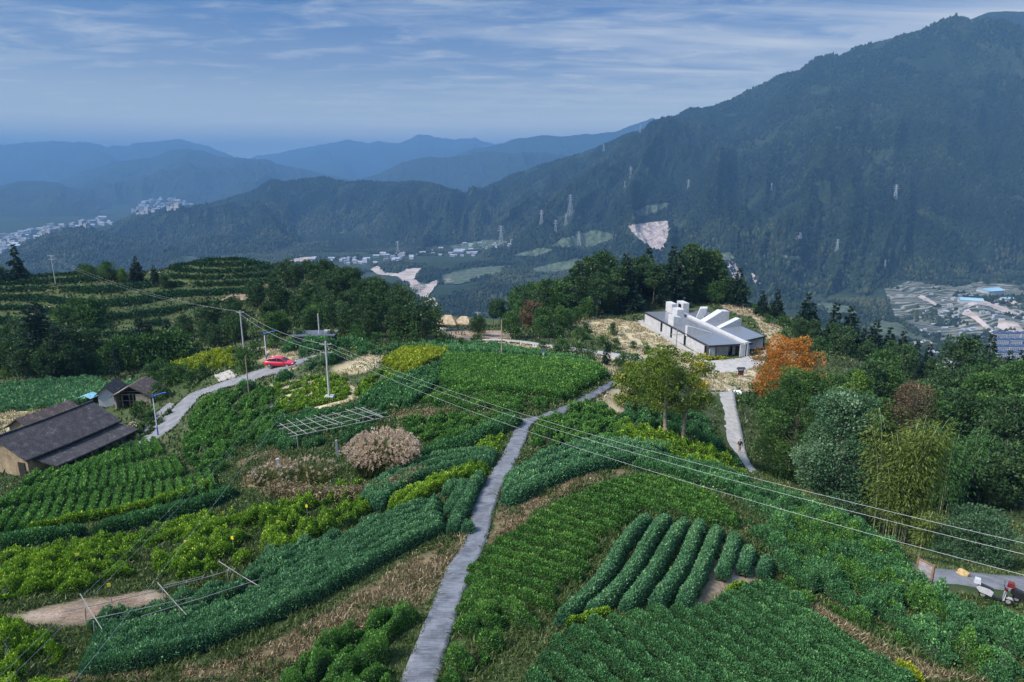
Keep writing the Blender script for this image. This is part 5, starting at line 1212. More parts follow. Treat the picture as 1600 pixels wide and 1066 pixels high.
tree_line('dark', [(1450, 790), (1500, 780), (1560, 790), (1620, 800)], 6, 1, 5.0, 7.5, 'above the scooter road', 'in the shade above the scooter road', 2.0, 0.2, ('broadleaf', 0.3))
tree_line('broadleaf', [(1180, 640), (1200, 650), (1215, 690), (1225, 720)], 4, 1, 4.0, 4.5, 'beside the pale lane', 'beside the pale lane under the orange tree', 1.0, 0.3, ('shrub', 0.4))
for u, v, h in ((1200, 505, 2.2), (1225, 510, 2.6), (1245, 520, 2.4), (1265, 530, 2.6), (1225, 530, 2.2), (1250, 545, 2.6), (1280, 548, 3.0), (1205, 488, 2.0), (1180, 486, 1.8), (1270, 515, 2.0)):
    plant('shrub', at(u, v), h, 'low shrub on the small terraces right of the museum', 'shrubs right of the museum', widen=1.3)

# larger, closer trees of their own
def near_tree(name, label, cat, base, H, parts, tips, lm, r0, bark=None, **kw):
    t = thing(name, label, cat, base)
    link('trunk', trunk_mesh(H, r0, tips, bark or m_bark, **kw), t); link('crown', crown_mesh('crown', parts, lm), t); return t
# two tall open trees in the middle
b = at(1040, 688); p, t = blob_parts(10.6, 3.2, 0.20, 40, 300, 0.36, 'round', 0.7, 0.34, cr=0.28, lean=(-1.2, 0)); near_tree('tall_tree', 'left of the two tall green trees beside the path, bushy crown', 'tree', b, 10.6, p, t, TM['autumn'], 0.26, m_bark_pale, first=0.35, lean=(-0.6, 0))
b = at(1066, 695); p, t = blob_parts(10.4, 2.7, 0.20, 34, 240, 0.38, 'round', 0.7, 0.56, cr=0.29, lean=(0.7, 0)); near_tree('tall_tree', 'right of the two tall trees, yellowing sparse crown and pale leaning trunk', 'tree', b, 10.4, p, t, TM['autumn'], 0.24, m_bark_pale, first=0.35, lean=(0.5, 0))
b = at(985, 640); p, t = blob_parts(5.5, 2.3, 0.30, 24, 120, 0.12, 'round', 0.8, 0.40, cr=0.36); near_tree('broadleaf_tree', 'smaller round tree left of the two tall trees', 'tree', b, 5.5, p, t, TM['autumn'], 0.13, first=0.15)
# orange tree and the dark tree before it
b = at(1222, 668); p, t = blob_parts(14.2, 5.2, 0.25, 50, 280, 0.36, 'round', 0.8, 0.55, cr=0.28); near_tree('autumn_tree', 'bright orange autumn tree behind the dark round tree', 'tree', b, 14.2, p, t, TM['orange'], 0.26, first=0.3)
b = at(1236, 752); p, t = blob_parts(13.6, 4.8, 0.22, 78, 440, 0.08, 'round', 0.8, 0.42, cr=0.27, var=0.18); near_tree('broadleaf_tree', 'large dense dark green tree below the orange tree', 'tree', b, 13.6, p, t, TM['broadleaf'], 0.30, first=0.15)
b = at(1305, 812); p, t = blob_parts(13.0, 4.5, 0.23, 72, 420, 0.16, 'round', 0.75, 0.48, droop=0.25, cr=0.27, var=0.17); near_tree('broadleaf_tree', 'large grey-green tree with drooping leaf bunches beside the bamboo', 'tree', b, 13.2, p, t, TM['grey'], 0.26, m_bark_pale, first=0.2)
b = at(1420, 700); p, t = blob_parts(11.0, 4.0, 0.30, 54, 90, 0.2, 'round', 0.9, 0.5, cr=0.30); near_tree('bare_tree', 'brown half bare twiggy tree behind the bamboo', 'tree', b, 11.0, p, t + [(a[0] * 1.15, a[1] * 1.15, a[2] * 1.05) for a in t], TM['brown'], 0.22, m_bark_pale, first=0.2)
b = at(1338, 650); p, t = blob_parts(9.0, 2.8, 0.32, 36, 130, 0.12, 'dome', 0.8, 0.5, droop=0.3, cr=0.34); near_tree('broadleaf_tree', 'bright light green feathery tree above the grey-green tree', 'tree', b, 9.0, p, t, TM['lime'], 0.14, first=0.15)
b = at(1468, 690); p, t = blob_parts(7.0, 2.2, 0.30, 26, 80, 0.2, 'round', 0.8, 0.5, cr=0.32); near_tree('broadleaf_tree', 'sparse tree with yellow leaves right of the brown tree', 'tree', b, 7.0, p, t, TM['yellow'], 0.12, first=0.2)
b = at(1520, 880); p, t = blob_parts(4.6, 3.4, 0.17, 54, 360, 0.06, 'dome', 0.8, 0.42, cr=0.28); near_tree('shrub', 'wide dome of dark shrub beside the scooter road', 'shrub', b, 4.6, p, t, TM['grey'], 0.10, first=0.05)
b = at(1560, 660); p, t = blob_parts(10.5, 3.8, 0.34, 50, 150, 0.1, 'round', 0.8, 0.40, cr=0.30); near_tree('broadleaf_tree', 'large dark tree at the right edge above the bare gully', 'tree', b, 10.5, p, t, TM['broadleaf'], 0.22, first=0.15)
# bamboo
def bamboo(label, base, H, spread, n, lm, ln=0.22, per=300):
    t = thing('bamboo_clump', label, 'bamboo', base); parts = []
    for i in range(n):
        a = rng.uniform(0, 6.283); r = spread * 0.35 * math.sqrt(rng.random()); h = H * rng.uniform(.66, 1.08)
        x0, y0 = r * math.cos(a), r * math.sin(a); out = rng.uniform(.03, .15) * h; a2 = a + rng.uniform(-.6, .6)
        pts = [Vector((x0 + out * (k / 7) ** 2.4 * math.cos(a2), y0 + out * (k / 7) ** 2.4 * math.sin(a2), h * (k / 7) * (1 - 0.10 * (k / 7) ** 3) - .2 * (k == 0))) for k in range(8)]
        mb = MB(); mb.tube(pts, [0.055 * (1 - .8 * k / 7) for k in range(8)], 5)
        mb.build('culm', m_culm, t, smooth=True)
        q = 0.22 + 0.78 * rng.random(per) ** 0.8
        P = np.stack([np.interp(q, np.arange(8) / 7, [p_[k] for p_ in pts]) for k in range(3)], -1)
        ang = rng.uniform(0, 6.283, per); rad = (0.25 + 0.95 * (1 - (q - .55) ** 2 * 3).clip(.15)) * rng.random(per) ** .6 * spread * 0.28
        P = P + np.stack([np.cos(ang) * rad, np.sin(ang) * rad, -0.35 * rad + 0.1], -1)
        D = unit(np.stack([np.cos(ang), np.sin(ang), np.full(per, -0.75)], -1) + rng.normal(size=(per, 3)) * .35)
        V = leaf_quads(P, D, ln * 1.5 * rng.uniform(.7, 1.3, per), ln * .42 * rng.uniform(.7, 1.2, per))
        tt = np.clip(rng.normal(.45, .16, per) + rng.uniform(-.14, .14) + .2 * (q - .5), 0, 1)  # random, paler towards the culm top
        parts.append((V.reshape(-1, 3), np.repeat(tt, 4)))
    link('foliage', crown_mesh('foliage', parts, lm), t)
bamboo('tall yellow-green bamboo clump with pale culms beside grey-green tree', at(1393, 848), 12.8, 4.4, 26, TM['bamboo'], 0.24, 460)
bamboo('darker green bamboo clump right of the tall yellow-green one', at(1470, 800), 11.0, 5.0, 22, TM['green_bamboo'], 0.26, 420)
bamboo('feathery green bamboo leaning over the gully', at(1508, 770), 9.5, 4.4, 18, TM['green_bamboo'], 0.28, 380)
bamboo('thin short bamboo at the foot of the tall clump', at(1428, 872), 5.0, 1.6, 6, TM['bamboo'], 0.18, 200)
# ------------------------------------------------------------------ the concrete museum on the knoll
m_conc = simple('board_concrete', (0.37, 0.37, 0.38), 0.8, 0.10, 0.9, bump=0.25, bscale=6)
m_conc2 = simple('pale_concrete', (0.43, 0.43, 0.435), 0.8, 0.08, 1.2, bump=0.2, bscale=6)
m_steel = simple('dark_steel', (0.030, 0.034, 0.042), 0.4, 0.1, 3)
m_glassd = simple('dark_glass', (0.012, 0.014, 0.018), 0.08, 0.1, 1)
m_pool, nt, out = newmat('roof_water')
pp = nt.nodes.new('ShaderNodeBsdfPrincipled'); pp.inputs['Base Color'].default_value = (0.15, 0.16, 0.18, 1); pp.inputs['Roughness'].default_value = 0.16  # greyish base colour paints in the sky's reflection on the water
pp.inputs['IOR'].default_value = 1.45
bp = nt.nodes.new('ShaderNodeBump'); bp.inputs['Strength'].default_value = 0.03; bp.inputs['Distance'].default_value = 0.02
L(nt, noise(nt, objco(nt), 3.0, 3), bp.inputs['Height']); L(nt, bp.outputs[0], pp.inputs['Normal']); L(nt, pp.outputs[0], out.inputs[0])
MUS = thing('museum', 'grey concrete museum with flooded flat roof and angular roof blocks on the knoll', 'museum', (35.7, 180.5, PLAZA_Z), math.atan2(.203, .979) * 0 + math.atan2(.203, .979))
# local x = t (across the front), local y = -s (s runs towards the viewer along the long wall)
def box_st(mb, s0, s1, t0, t1, z0, z1): mb.box(((t0 + t1) / 2, -(s0 + s1) / 2, (z0 + z1) / 2), (abs(t1 - t0), abs(s1 - s0), z1 - z0))
RZ = 3.0
mb = MB()
for s0, s1 in ((0.0, 10.6), (11.8, 16.6), (17.7, 24.1), (25.3, 34.6)):                       # long left wall in panels
    a = s0
    while a < s1 - 0.05:
        b = min(s1, a + 2.4) if s1 - a > 3.2 else s1
        box_st(mb, a + .012, b - .012, 0.12, 0.42, 0, RZ - .42); a = b
mb.build('wall', m_conc, MUS)
for s0, s1 in ((10.6, 11.8), (16.6, 17.7), (24.1, 25.3)):
    mb = MB(); box_st(mb, s0 + .02, s1 - .02, 0.30, 0.38, 0.05, RZ - .45); w = mb.build('window', m_glassd, MUS)
    mb = MB(); box_st(mb, s0 + .02, s0 + .12, 0.10, 0.30, 0.0, RZ - .43); box_st(mb, s1 - .12, s1 - .02, 0.10, 0.30, 0, RZ - .43); mb.build('frame', m_steel, w)
mb = MB(); box_st(mb, 0.02, 0.35, 0.5, 17, 0, RZ - .42); box_st(mb, 1, 30.6, 16.7, 17.0, 0, RZ - .42); mb.build('wall', m_conc, MUS)
mb = MB(); box_st(mb, 30.62, 30.92, 10.2, 16.65, 0, RZ - .42); box_st(mb, 30.95, 36.4, 9.75, 10.05, 0, RZ - .42); mb.build('wall', m_conc, MUS)
mb = MB(); box_st(mb, 34.4, 34.7, 0.9, 5.9, 0, RZ - .42); box_st(mb, 34.4, 34.7, 6.9, 7.6, 0, RZ - .42); mb.build('porch_wall', m_conc2, MUS)
mb = MB(); box_st(mb, 36.0, 36.3, 0.45, 1.75, 0, RZ - .42); mb.build('porch_wall', m_conc2, MUS)
mb = MB(); box_st(mb, 34.52, 34.6, 5.92, 6.88, 0, 2.2); mb.build('door', m_glassd, MUS)
mb = MB(); box_st(mb, 34.75, 35.9, 0.25, 0.33, 0.05, RZ - .45); mb.build('door', m_glassd, MUS)
for s, t in ((36.45, 0.1), (36.45, 1.85), (34.7, 0.1), (30.8, 16.95), (0.1, 0.1)):
    mb = MB(); box_st(mb, s - .09, s + .09, t - .09, t + .09, 0, RZ - .42); mb.build('post', m_steel, MUS)
outline = [(0, 0), (36.6, 0), (36.6, 8.35), (36.3, 8.35), (36.3, 10.8), (33.8, 10.9), (31.1, 17.1), (1.0, 17.3)]
def prism_st(pts, z0, z1, mat, name, parent=MUS):
    mb = MB(); mb.prism([(t, -s) for s, t in pts], z0, z1); return mb.build(name, mat, parent)
rf = prism_st(outline, RZ - .41, RZ - .10, m_steel, 'roof')
mb = MB()
for i in range(len(outline)):
    a, b = np.array(outline[i], float), np.array(outline[(i + 1) % len(outline)], float)
    if np.hypot(*(b - a)) < 0.5: continue
    c = (a + b) / 2; ang = math.atan2(-(b - a)[0], (b - a)[1])
    mb.box((c[1], -c[0], RZ - .045), (np.hypot(*(b - a)) - 0.004, 0.16, 0.16), ang)
mb.build('rim', m_steel, rf)
prism_st([(0.3, 0.25), (36.3, 0.25), (36.3, 8.3), (0.3, 8.3)], RZ - .095, RZ - .04, m_pool, 'pool', rf)
prism_st([(1.2, 9.5), (36.0, 9.5), (36.0, 10.6), (33.6, 10.7), (30.9, 16.9), (1.3, 17.0)], RZ - .095, RZ - .03, m_pool, 'pool', rf)
# roof blocks
def block(fn, mat=m_conc2):
    mb = MB(); fn(mb); return mb.build('roof_block', mat, MUS)
block(lambda m: box_st(m, -0.4, 3.5, 6.3, 7.8, RZ - .05, RZ + 2.5))
bb = block(lambda m: box_st(m, -0.4, 3.6, 9.5, 11.2, RZ - .05, RZ + 2.6))
mb = MB(); box_st(mb, 0.6, 2.4, 9.46, 9.54, RZ + .9, RZ + 2.1); mb.build('opening_shade', m_glassd, bb)  # dark panel on the face, painting the shade of a hollow
block(lambda m: box_st(m, 5.2, 8.4, 5.6, 7.6, RZ - .05, RZ + 2.0))
def prof(m, s0, s1, pts, skew=0.0):
    n = len(pts); V = [(t, -(s0 - skew * t), z) for t, z in pts] + [(t, -(s1 - skew * t), z) for t, z in pts]
    m.mesh(V, [tuple(range(n)), tuple(range(2 * n - 1, n - 1, -1))] + [(i + n, (i + 1) % n + n, (i + 1) % n, i) for i in range(n)])
block(lambda m: prof(m, 14.6, 17.7, [(0.3, RZ - .05), (6.2, RZ - .05), (6.2, RZ + .06), (2.4, RZ + 2.1), (0.3, RZ + 2.5)]))
block(lambda m: prof(m, 24.9, 25.9, [(-.02, RZ - .5), (6.4, RZ - .05), (6.4, RZ + .05), (1.0, RZ + 1.75), (-.02, RZ + 1.95)]))
block(lambda m: m.hexa([(10.1, -10.2, RZ - .05), (12.2, -10.2, RZ - .05), (12.8, -8.9, RZ - .05), (10.7, -8.9, RZ - .05)], [(11.3, -9.8, RZ + 2.35), (13.3, -9.8, RZ + 2.35), (13.9, -8.5, RZ + 2.6), (11.9, -8.5, RZ + 2.6)]))
block(lambda m: prof(m, 12.8, 15.2, [(10.1, RZ - .05), (16.7, RZ - .05), (16.7, RZ + 2.45), (14.6, RZ + 2.6), (10.1, RZ + .05)], 0.02))
block(lambda m: prof(m, 22.6, 24.4, [(10.4, RZ - .05), (16.8, RZ - .05), (16.8, RZ + 1.75), (16.0, RZ + 1.9), (10.4, RZ + .05)], 0.22))
mb = MB(); box_st(mb, 4.2, 36.9, 8.42, 9.42, RZ - .06, RZ + .38); mb.build('roof_beam', m_conc2, MUS)
mb = MB(); box_st(mb, 36.62, 36.9, 7.5, 8.38, 0, RZ - .12); box_st(mb, 33, 36.9, 8.45, 8.75, 0, RZ - .08); box_st(mb, 33, 36.9, 9.1, 9.4, 0, RZ - .08); mb.build('portal', m_conc2, MUS)
pl = MB(); pl.prism([(p[0], p[1]) for p in [tuple(on_drop(u, v, 41.2)[:2]) for u, v in [(1096, 566), (1104, 579), (1130, 583), (1162, 581), (1192, 570), (1201, 557), (1196, 547), (1160, 560)]]], PLAZA_Z - .6, PLAZA_Z + .12)
tag(pl.build('plaza', m_plaza), kind='structure')
pl = MB(); pl.prism([tuple(on_drop(u, v, 41.2)[:2]) for u, v in [(995, 502), (1102, 571), (1108, 566), (1004, 500)]], PLAZA_Z - .6, PLAZA_Z + .08)
tag(pl.build('pavement', m_plaza), kind='structure')
for (u, v), w in (((1117, 561), 2.4), ((1129, 570), 0.0)):
    if w:
        P0 = on_drop(u, v, 41.1); pb = np.stack([P0[0] + rng.normal(0, 1.3, 260), P0[1] + rng.normal(0, .5, 260), np.full(260, PLAZA_Z + .12) + rng.uniform(0, .5, 260)], -1)
        V = leaf_quads(pb, unit(rng.normal(size=(260, 3)) * .6 + np.array([0, 0, .8])), .45, .3)
        tag(link('flower_bed', mesh_np('flower_bed', V, np.arange(260 * 4).reshape(-1, 4), mat=TM['yellow'], attrs={'tint': np.repeat(rng.random(260), 4)})), 'low yellowish planting bed in front of the museum porch', 'flower bed')

# ------------------------------------------------------------------ farm buildings
def roof_mat(name, c1, c2, sc):
    m, nt, out = newmat(name); p = nt.nodes.new('ShaderNodeBsdfPrincipled'); p.inputs['Roughness'].default_value = 0.9
    co = objco(nt); n = noise(nt, co, 1.2, 6, 0.7); n2 = noise(nt, objco(nt, (5, 1.2, 1)), 2.2, 5, .75)
    c = ramp(nt, M2(nt, 'ADD', M2(nt, 'MULTIPLY', n, .5), M2(nt, 'MULTIPLY', n2, .5)), [(.40, c2), (.52, c1), (.60, tuple(min(1, x * 2.4) for x in c1)), (.66, (.20, .18, .165))])
    L(nt, c, p.inputs['Base Color'])
    wv = N(nt, 'ShaderNodeTexWave', i_Scale=sc); wv.bands_direction = 'Y'; L(nt, co, wv.inputs['Vector'])
    wv.inputs['Distortion'].default_value = 1.2; wv.inputs['Detail Scale'].default_value = 3
    bp = nt.nodes.new('ShaderNodeBump'); bp.inputs['Strength'].default_value = .9; bp.inputs['Distance'].default_value = .08
    L(nt, wv.outputs['Fac'], bp.inputs['Height']); L(nt, bp.outputs[0], p.inputs['Normal']); L(nt, p.outputs[0], out.inputs[0]); return m
m_tile = roof_mat('old_roof_tile', (0.040, 0.036, 0.040), (0.018, 0.017, 0.022), 1.6)
m_tile2 = roof_mat('brown_roof_tile', (0.085, 0.060, 0.052), (0.04, 0.03, 0.028), 1.6)
m_mud = simple('rammed_earth', (0.30, 0.225, 0.14), 0.95, 0.22, 0.7, bump=0.5, bscale=3)
m_plast = simple('old_plaster', (0.36, 0.30, 0.22), 0.95, 0.18, 0.8, bump=0.4, bscale=4)
m_wood = simple('weathered_timber', (0.19, 0.145, 0.10), 0.9, 0.3, 2.0)
m_dark = simple('dark_interior', (0.012, 0.011, 0.010), 0.9, 0.1, 2)
FH = thing('farmhouse', 'long old farmhouse with dark tiled roof and tan earth gable wall', 'farmhouse', (FARM_O[0], FARM_O[1], FARM_Z), math.atan2(FARM_A[1], FARM_A[0]) - R(90))
# local: y along the ridge, x to the right (towards the road); eave at x = 0, ridge at x = -4.4
def roof_panel(mb, e0, e1, r0, r1, th=0.22, sag=0.10, n=7):
    """sagging roof slope between eave line and ridge line"""
    top = []; bot = []
    for k in range(n):
        t = k / (n - 1); s = -sag * math.sin(math.pi * t)
        a = Vector(e0).lerp(Vector(e1), t) + Vector((0, 0, s)); b = Vector(r0).lerp(Vector(r1), t) + Vector((0, 0, s)); top += [a, b]
        bot += [a - Vector((0, 0, th)), b - Vector((0, 0, th))]
    m = len(top); f = []
    for k in range(n - 1):
        i = 2 * k; f += [(i, i + 2, i + 3, i + 1), (m + i, m + i + 1, m + i + 3, m + i + 2), (i, m + i, m + i + 2, i + 2), (i + 1, i + 3, m + i + 3, m + i + 1)]
    f += [(0, 1, m + 1, m), (m - 2, 2 * m - 2, 2 * m - 1, m - 1)]
    mb.mesh(top + bot, f)
mb = MB()
EH, RH = 2.55, 4.85
mb.mesh([(-8.5, 0, -.3), (-.3, 0, -.3), (-.3, 0, EH), (-4.4, 0, RH - .25), (-8.5, 0, EH), (-8.5, 13, -.3), (-.3, 13, -.3), (-.3, 13, EH), (-4.4, 13, RH - .25), (-8.5, 13, EH)],
        [(0, 1, 2, 3, 4), (9, 8, 7, 6, 5), (1, 6, 7, 2), (5, 0, 4, 9), (0, 5, 6, 1)])
mb.build('wall', m_mud, FH)
mb = MB(); roof_panel(mb, (.35, -.6, EH - .05), (.35, 13.6, EH - .05), (-4.4, -.6, RH), (-4.4, 13.6, RH)); roof_panel(mb, (-9.1, 13.6, EH - .05), (-9.1, -.6, EH - .05), (-4.4, 13.6, RH), (-4.4, -.6, RH)); r_ = mb.build('roof', m_tile, FH)
mb = MB(); mb.tube([(-4.4, -.7 + k * 1.44, RH + .06 - .10 * math.sin(math.pi * k / 10)) for k in range(11)], 0.13, 6); mb.build('ridge_cap', m_tile, r_)
mb = MB(); roof_panel(mb, (2.9, 1.2, 1.35), (2.9, 14.0, 1.35), (-.25, .6, 2.15), (-.25, 13.4, 2.15), .18); mb.build('lean_to_roof', m_tile, FH)
for k in range(6): mb = MB(); mb.box((2.6, 1.6 + 2.4 * k, .55), (.14, .14, 1.35)); mb.build('post', m_wood, FH)
mb = MB(); mb.box((-1.3, -.04, .75), (1.1, .1, 2.0)); mb.build('door', m_dark, FH)
def gable_house(name, label, cat, loc, rz, W, D, EHt, RHt, wm, rm, over=.5, openleft=False):
    t = thing(name, label, cat, loc, rz)
    mb = MB()
    if openleft:
        mb.box((W * .26, .12, EHt / 2 - .2), (W * .34, .24, EHt + .4 - .0)); mb.box((W * .47, .12, EHt / 2 - .2), (W * .06, .24, EHt + .4)); mb.box((W * .435, .13, .35), (W * .02 + .5, .2, 1.0))
        mb.box((-W * .49, D / 2, EHt / 2 - .2), (.24, D, EHt + .4)); mb.box((W * .49, D / 2 + .13, EHt / 2 - .2), (.24, D - .26, EHt + .4)); mb.box((0, D - .12, EHt / 2 - .2), (W * .96, .22, EHt + .4))
    else:
        mb.mesh([(-W / 2, 0, -.4), (W / 2, 0, -.4), (W / 2, 0, EHt), (0, 0, RHt - .15), (-W / 2, 0, EHt), (-W / 2, D, -.4), (W / 2, D, -.4), (W / 2, D, EHt), (0, D, RHt - .15), (-W / 2, D, EHt)],
                [(0, 1, 2, 3, 4), (9, 8, 7, 6, 5), (1, 6, 7, 2), (5, 0, 4, 9), (0, 5, 6, 1)])
    mb.build('wall', wm, t)
    mb = MB(); x = W / 2 + over
    ez = EHt - over * (RHt - EHt) / (W / 2)
    roof_panel(mb, (x, -over, ez), (x, D + over, ez), (0, -over, RHt), (0, D + over, RHt), .16, .06); roof_panel(mb, (-x, D + over, ez), (-x, -over, ez), (0, D + over, RHt), (0, -over, RHt), .16, .06)
    mb.build('roof', rm, t)
    if openleft:
        mb = MB()
        for xx in (-W * .30, -W * .1, .02): mb.box((xx, .2, EHt / 2 + .1), (.13, .13, EHt))
        mb.box((0, .15, EHt - .05), (W * .9, .14, .16)); mb.box((0, .15, EHt + .45), (W * .5, .12, .12)); mb.box((-W * .2, .3, EHt * .48), (W * .5, .12, .1))
        mb.build('timber_frame', m_wood, t)
        mb = MB(); mb.box((0, 2.6, EHt * .5), (W * .92, .1, EHt * .98)); mb.build('inner_shade', m_dark, t)  # near-black sheet painting in the shade behind the open front
    return t
q = G(209, 637); gable_house('cottage', 'small tan cottage with open timbered front and tiled roof', 'cottage', (q[0], q[1], q[2] + .05), R(3), 5.7, 4.6, 2.2, 3.8, m_plast, m_tile2, .55, True)
q = G(166, 637); gable_house('outbuilding', 'small dark roofed outbuilding with white gable between farmhouse and cottage', 'outbuilding', (q[0], q[1] + .5, q[2] + .1), R(10), 2.6, 4.5, 2.3, 3.5, m_conc2, m_tile, .4)
a = farm(3.5, -13.5); gable_house('outbuilding', 'low brown roofed building behind the long farmhouse', 'outbuilding', (*farm(8.5, -12.2), FARM_Z - .2), math.atan2(FARM_A[1], FARM_A[0]) - R(90), 4.5, 7.5, 2.2, 3.6, m_mud, m_tile2, .5)
q = G(133, 634)
t = thing('shed', 'tiny shed with a light blue sheet roof behind farmhouse', 'shed', tuple(q), R(-8))
m_blue = simple('blue_sheet', (0.20, 0.42, 0.50), 0.5, 0.12, 2)
mb = MB(); mb.mesh([(-1.25, 0, 1.3), (0, 0, 1.75), (1.25, 0, 1.3), (-1.25, 2.2, 1.3), (0, 2.2, 1.75), (1.25, 2.2, 1.3), (-1.25, 0, 1.22), (0, 0, 1.67), (1.25, 0, 1.22), (-1.25, 2.2, 1.22), (0, 2.2, 1.67), (1.25, 2.2, 1.22)],
        [(0, 1, 4, 3), (1, 2, 5, 4), (9, 10, 7, 6), (10, 11, 8, 7), (6, 7, 1, 0), (7, 8, 2, 1), (3, 4, 10, 9), (4, 5, 11, 10), (0, 3, 9, 6), (2, 8, 11, 5)]); mb.build('roof', m_blue, t)
mb = MB()
for x, y in ((-1.1, .1), (1.1, .1), (-1.1, 2.1), (1.1, 2.1)): mb.box((x, y, .6), (.1, .1, 1.3))
mb.box((0, 2.1, .6), (2.1, .06, 1.2)); mb.build('frame', m_dark, t)
# rubble heap by the farmhouse
q = G(208, 668); mb = MB(); rr = random.Random(3)
m_rock = simple('pale_rubble', (0.42, 0.35, 0.26), 0.95, 0.3, 1.5, bump=.5)
for k in range(46):
    a = rr.uniform(0, 6.28); r = rr.uniform(0, 1.3) ; s = rr.uniform(.12, .34)
    mb.box((r * math.cos(a), r * math.sin(a) * .8, max(0, .75 - r * .55) + rr.uniform(-.05, .1)), (s, s * rr.uniform(.5, 1.4), s * .6), rr.uniform(0, 3))
tag(mb.build('rubble_heap', m_rock, loc=tuple(q)), 'heap of pale rubble beside the lane at the farmhouse corner', 'rubble heap')
# thatched pavilion and flat roofed building
m_thatch = simple('pale_thatch', (0.33, 0.255, 0.16), 0.95, 0.2, 1.2, bump=.6, bscale=8)
q = G(707, 517)
t = thing('pavilion', 'open pavilion with pale thatched double roof beyond the smooth field', 'pavilion', tuple(q), R(-12))
mb = MB()
def hip(mb, cx_, cy_, w, d, z0, z1, th=.18):
    a = [(cx_ - w / 2, cy_ - d / 2, z0), (cx_ + w / 2, cy_ - d / 2, z0), (cx_ + w / 2, cy_ + d / 2, z0), (cx_ - w / 2, cy_ + d / 2, z0), (cx_ - w * .16, cy_, z1), (cx_ + w * .16, cy_, z1)]
    b = [(p[0], p[1], p[2] - th) for p in a[:4]]
    mb.mesh(a + b, [(0, 1, 5, 4), (2, 3, 4, 5), (1, 2, 5), (3, 0, 4), (0, 6, 7, 1), (1, 7, 8, 2), (2, 8, 9, 3), (3, 9, 6, 0), (9, 8, 7, 6)])
hip(mb, -1.0, 0, 5.0, 4.0, 2.05, 3.9); mb.build('roof', m_thatch, t)
mb = MB(); hip(mb, 2.6, 1.2, 4.6, 3.8, 2.0, 3.5); mb.build('roof', m_thatch, t)
for x, y in ((-3.1, -1.5), (1.1, -1.5), (-3.1, 1.5), (1.1, 1.5), (4.4, -.2), (4.4, 2.6), (-1.0, -1.5)):
    mb = MB(); mb.box((x, y, .8), (.16, .16, 2.3)); mb.build('post', m_wood, t)
mb = MB(); mb.box((-.2, 0, -.2), (7.5, 4.5, .6)); mb.build('plinth', m_conc, t)
q = G(490, 537)
t = thing('flat_building', 'low grey flat roofed building behind the hedges above the road', 'building', (q[0], q[1], q[2] - .3), R(4))
mb = MB(); mb.box((0, 2, .8), (8.0, 4, 2.2)); mb.build('wall', simple('grey_render', (.07, .075, .085), .9, .2, .8), t)
mb = MB(); mb.box((0, 2, 2.0), (9.0, 5, .22)); mb.build('roof', simple('grey_roof_sheet', (.085, .095, .115), .6, .2, .8), t)
mb = MB(); mb.box((2.6, 2, 2.4), (1.2, .8, .6)); mb.build('roof_tank', m_conc2, t)
# ------------------------------------------------------------------ grass, dry verges, pampas
m_grass = leafmat('grass_blades', [(0, (.024, .052, .012)), (.5, (.060, .105, .026)), (.85, (.110, .145, .050)), (1, (.18, .18, .08))], trans=.2, patch=(.3, .5))
m_dry = leafmat('dry_grass_blades', [(0, (.06, .055, .025)), (.35, (.15, .115, .062)), (.7, (.29, .22, .125)), (1, (.46, .38, .25))], trans=.2, patch=(.5, .5))
m_straw = leafmat('straw_blades', [(0, (.14, .11, .06)), (.4, (.32, .26, .15)), (.8, (.48, .41, .27)), (1, (.58, .52, .38))], trans=.2)
m_grass_far = leafmat('grass_blades_far', [(0, (.014, .030, .010)), (.5, (.034, .056, .018)), (.85, (.07, .085, .034)), (1, (.16, .15, .08))], trans=.2, patch=(.2, .6))  # the grass colours darkened for the far ground
def blades(P, h, w, lean=.55, n=None):
    n = len(P); az = rng.uniform(0, 6.283, n); D = unit(np.stack([np.cos(az) * lean * rng.random(n) * 1.6, np.sin(az) * lean * rng.random(n) * 1.6, np.ones(n)], -1))
    return leaf_quads(P, D, h, w, bend=.9)
def scatter_in(polys_w, dens, rr=rng):
    out = []
    for q in polys_w:
        q = np.array(q); lo, hi = q.min(0), q.max(0); n = int((hi - lo).prod() * dens)
        x = rr.uniform(lo[0], hi[0], n); y = rr.uniform(lo[1], hi[1], n); m = inpoly(q, x, y); out.append(np.stack([x[m], y[m]], -1))
    return np.concatenate(out)
ROADS_A = [np.array(q) for q in ROADS]
def off_roads(x, y, pad=.1):
    ok = np.ones(len(x), bool)
    for q in ROADS_A:
        s = (x > q[:, 0].min() - 1) & (x < q[:, 0].max() + 1) & (y > q[:, 1].min() - 1) & (y < q[:, 1].max() + 1)
        if s.any():
            idx = np.nonzero(s)[0]; ins_ = inpoly(q, x[idx], y[idx]); ok[idx[ins_]] = False
    ok &= ~inpoly(plaza_w, x, y)
    fa = (np.stack([x, y], -1) - FARM_O) @ FARM_A; fb = (np.stack([x, y], -1) - FARM_O) @ FARM_B
    ok &= ~((fa > -.5) & (fa < 13.6) & (fb > -9.5) & (fb < 2.8))
    return ok
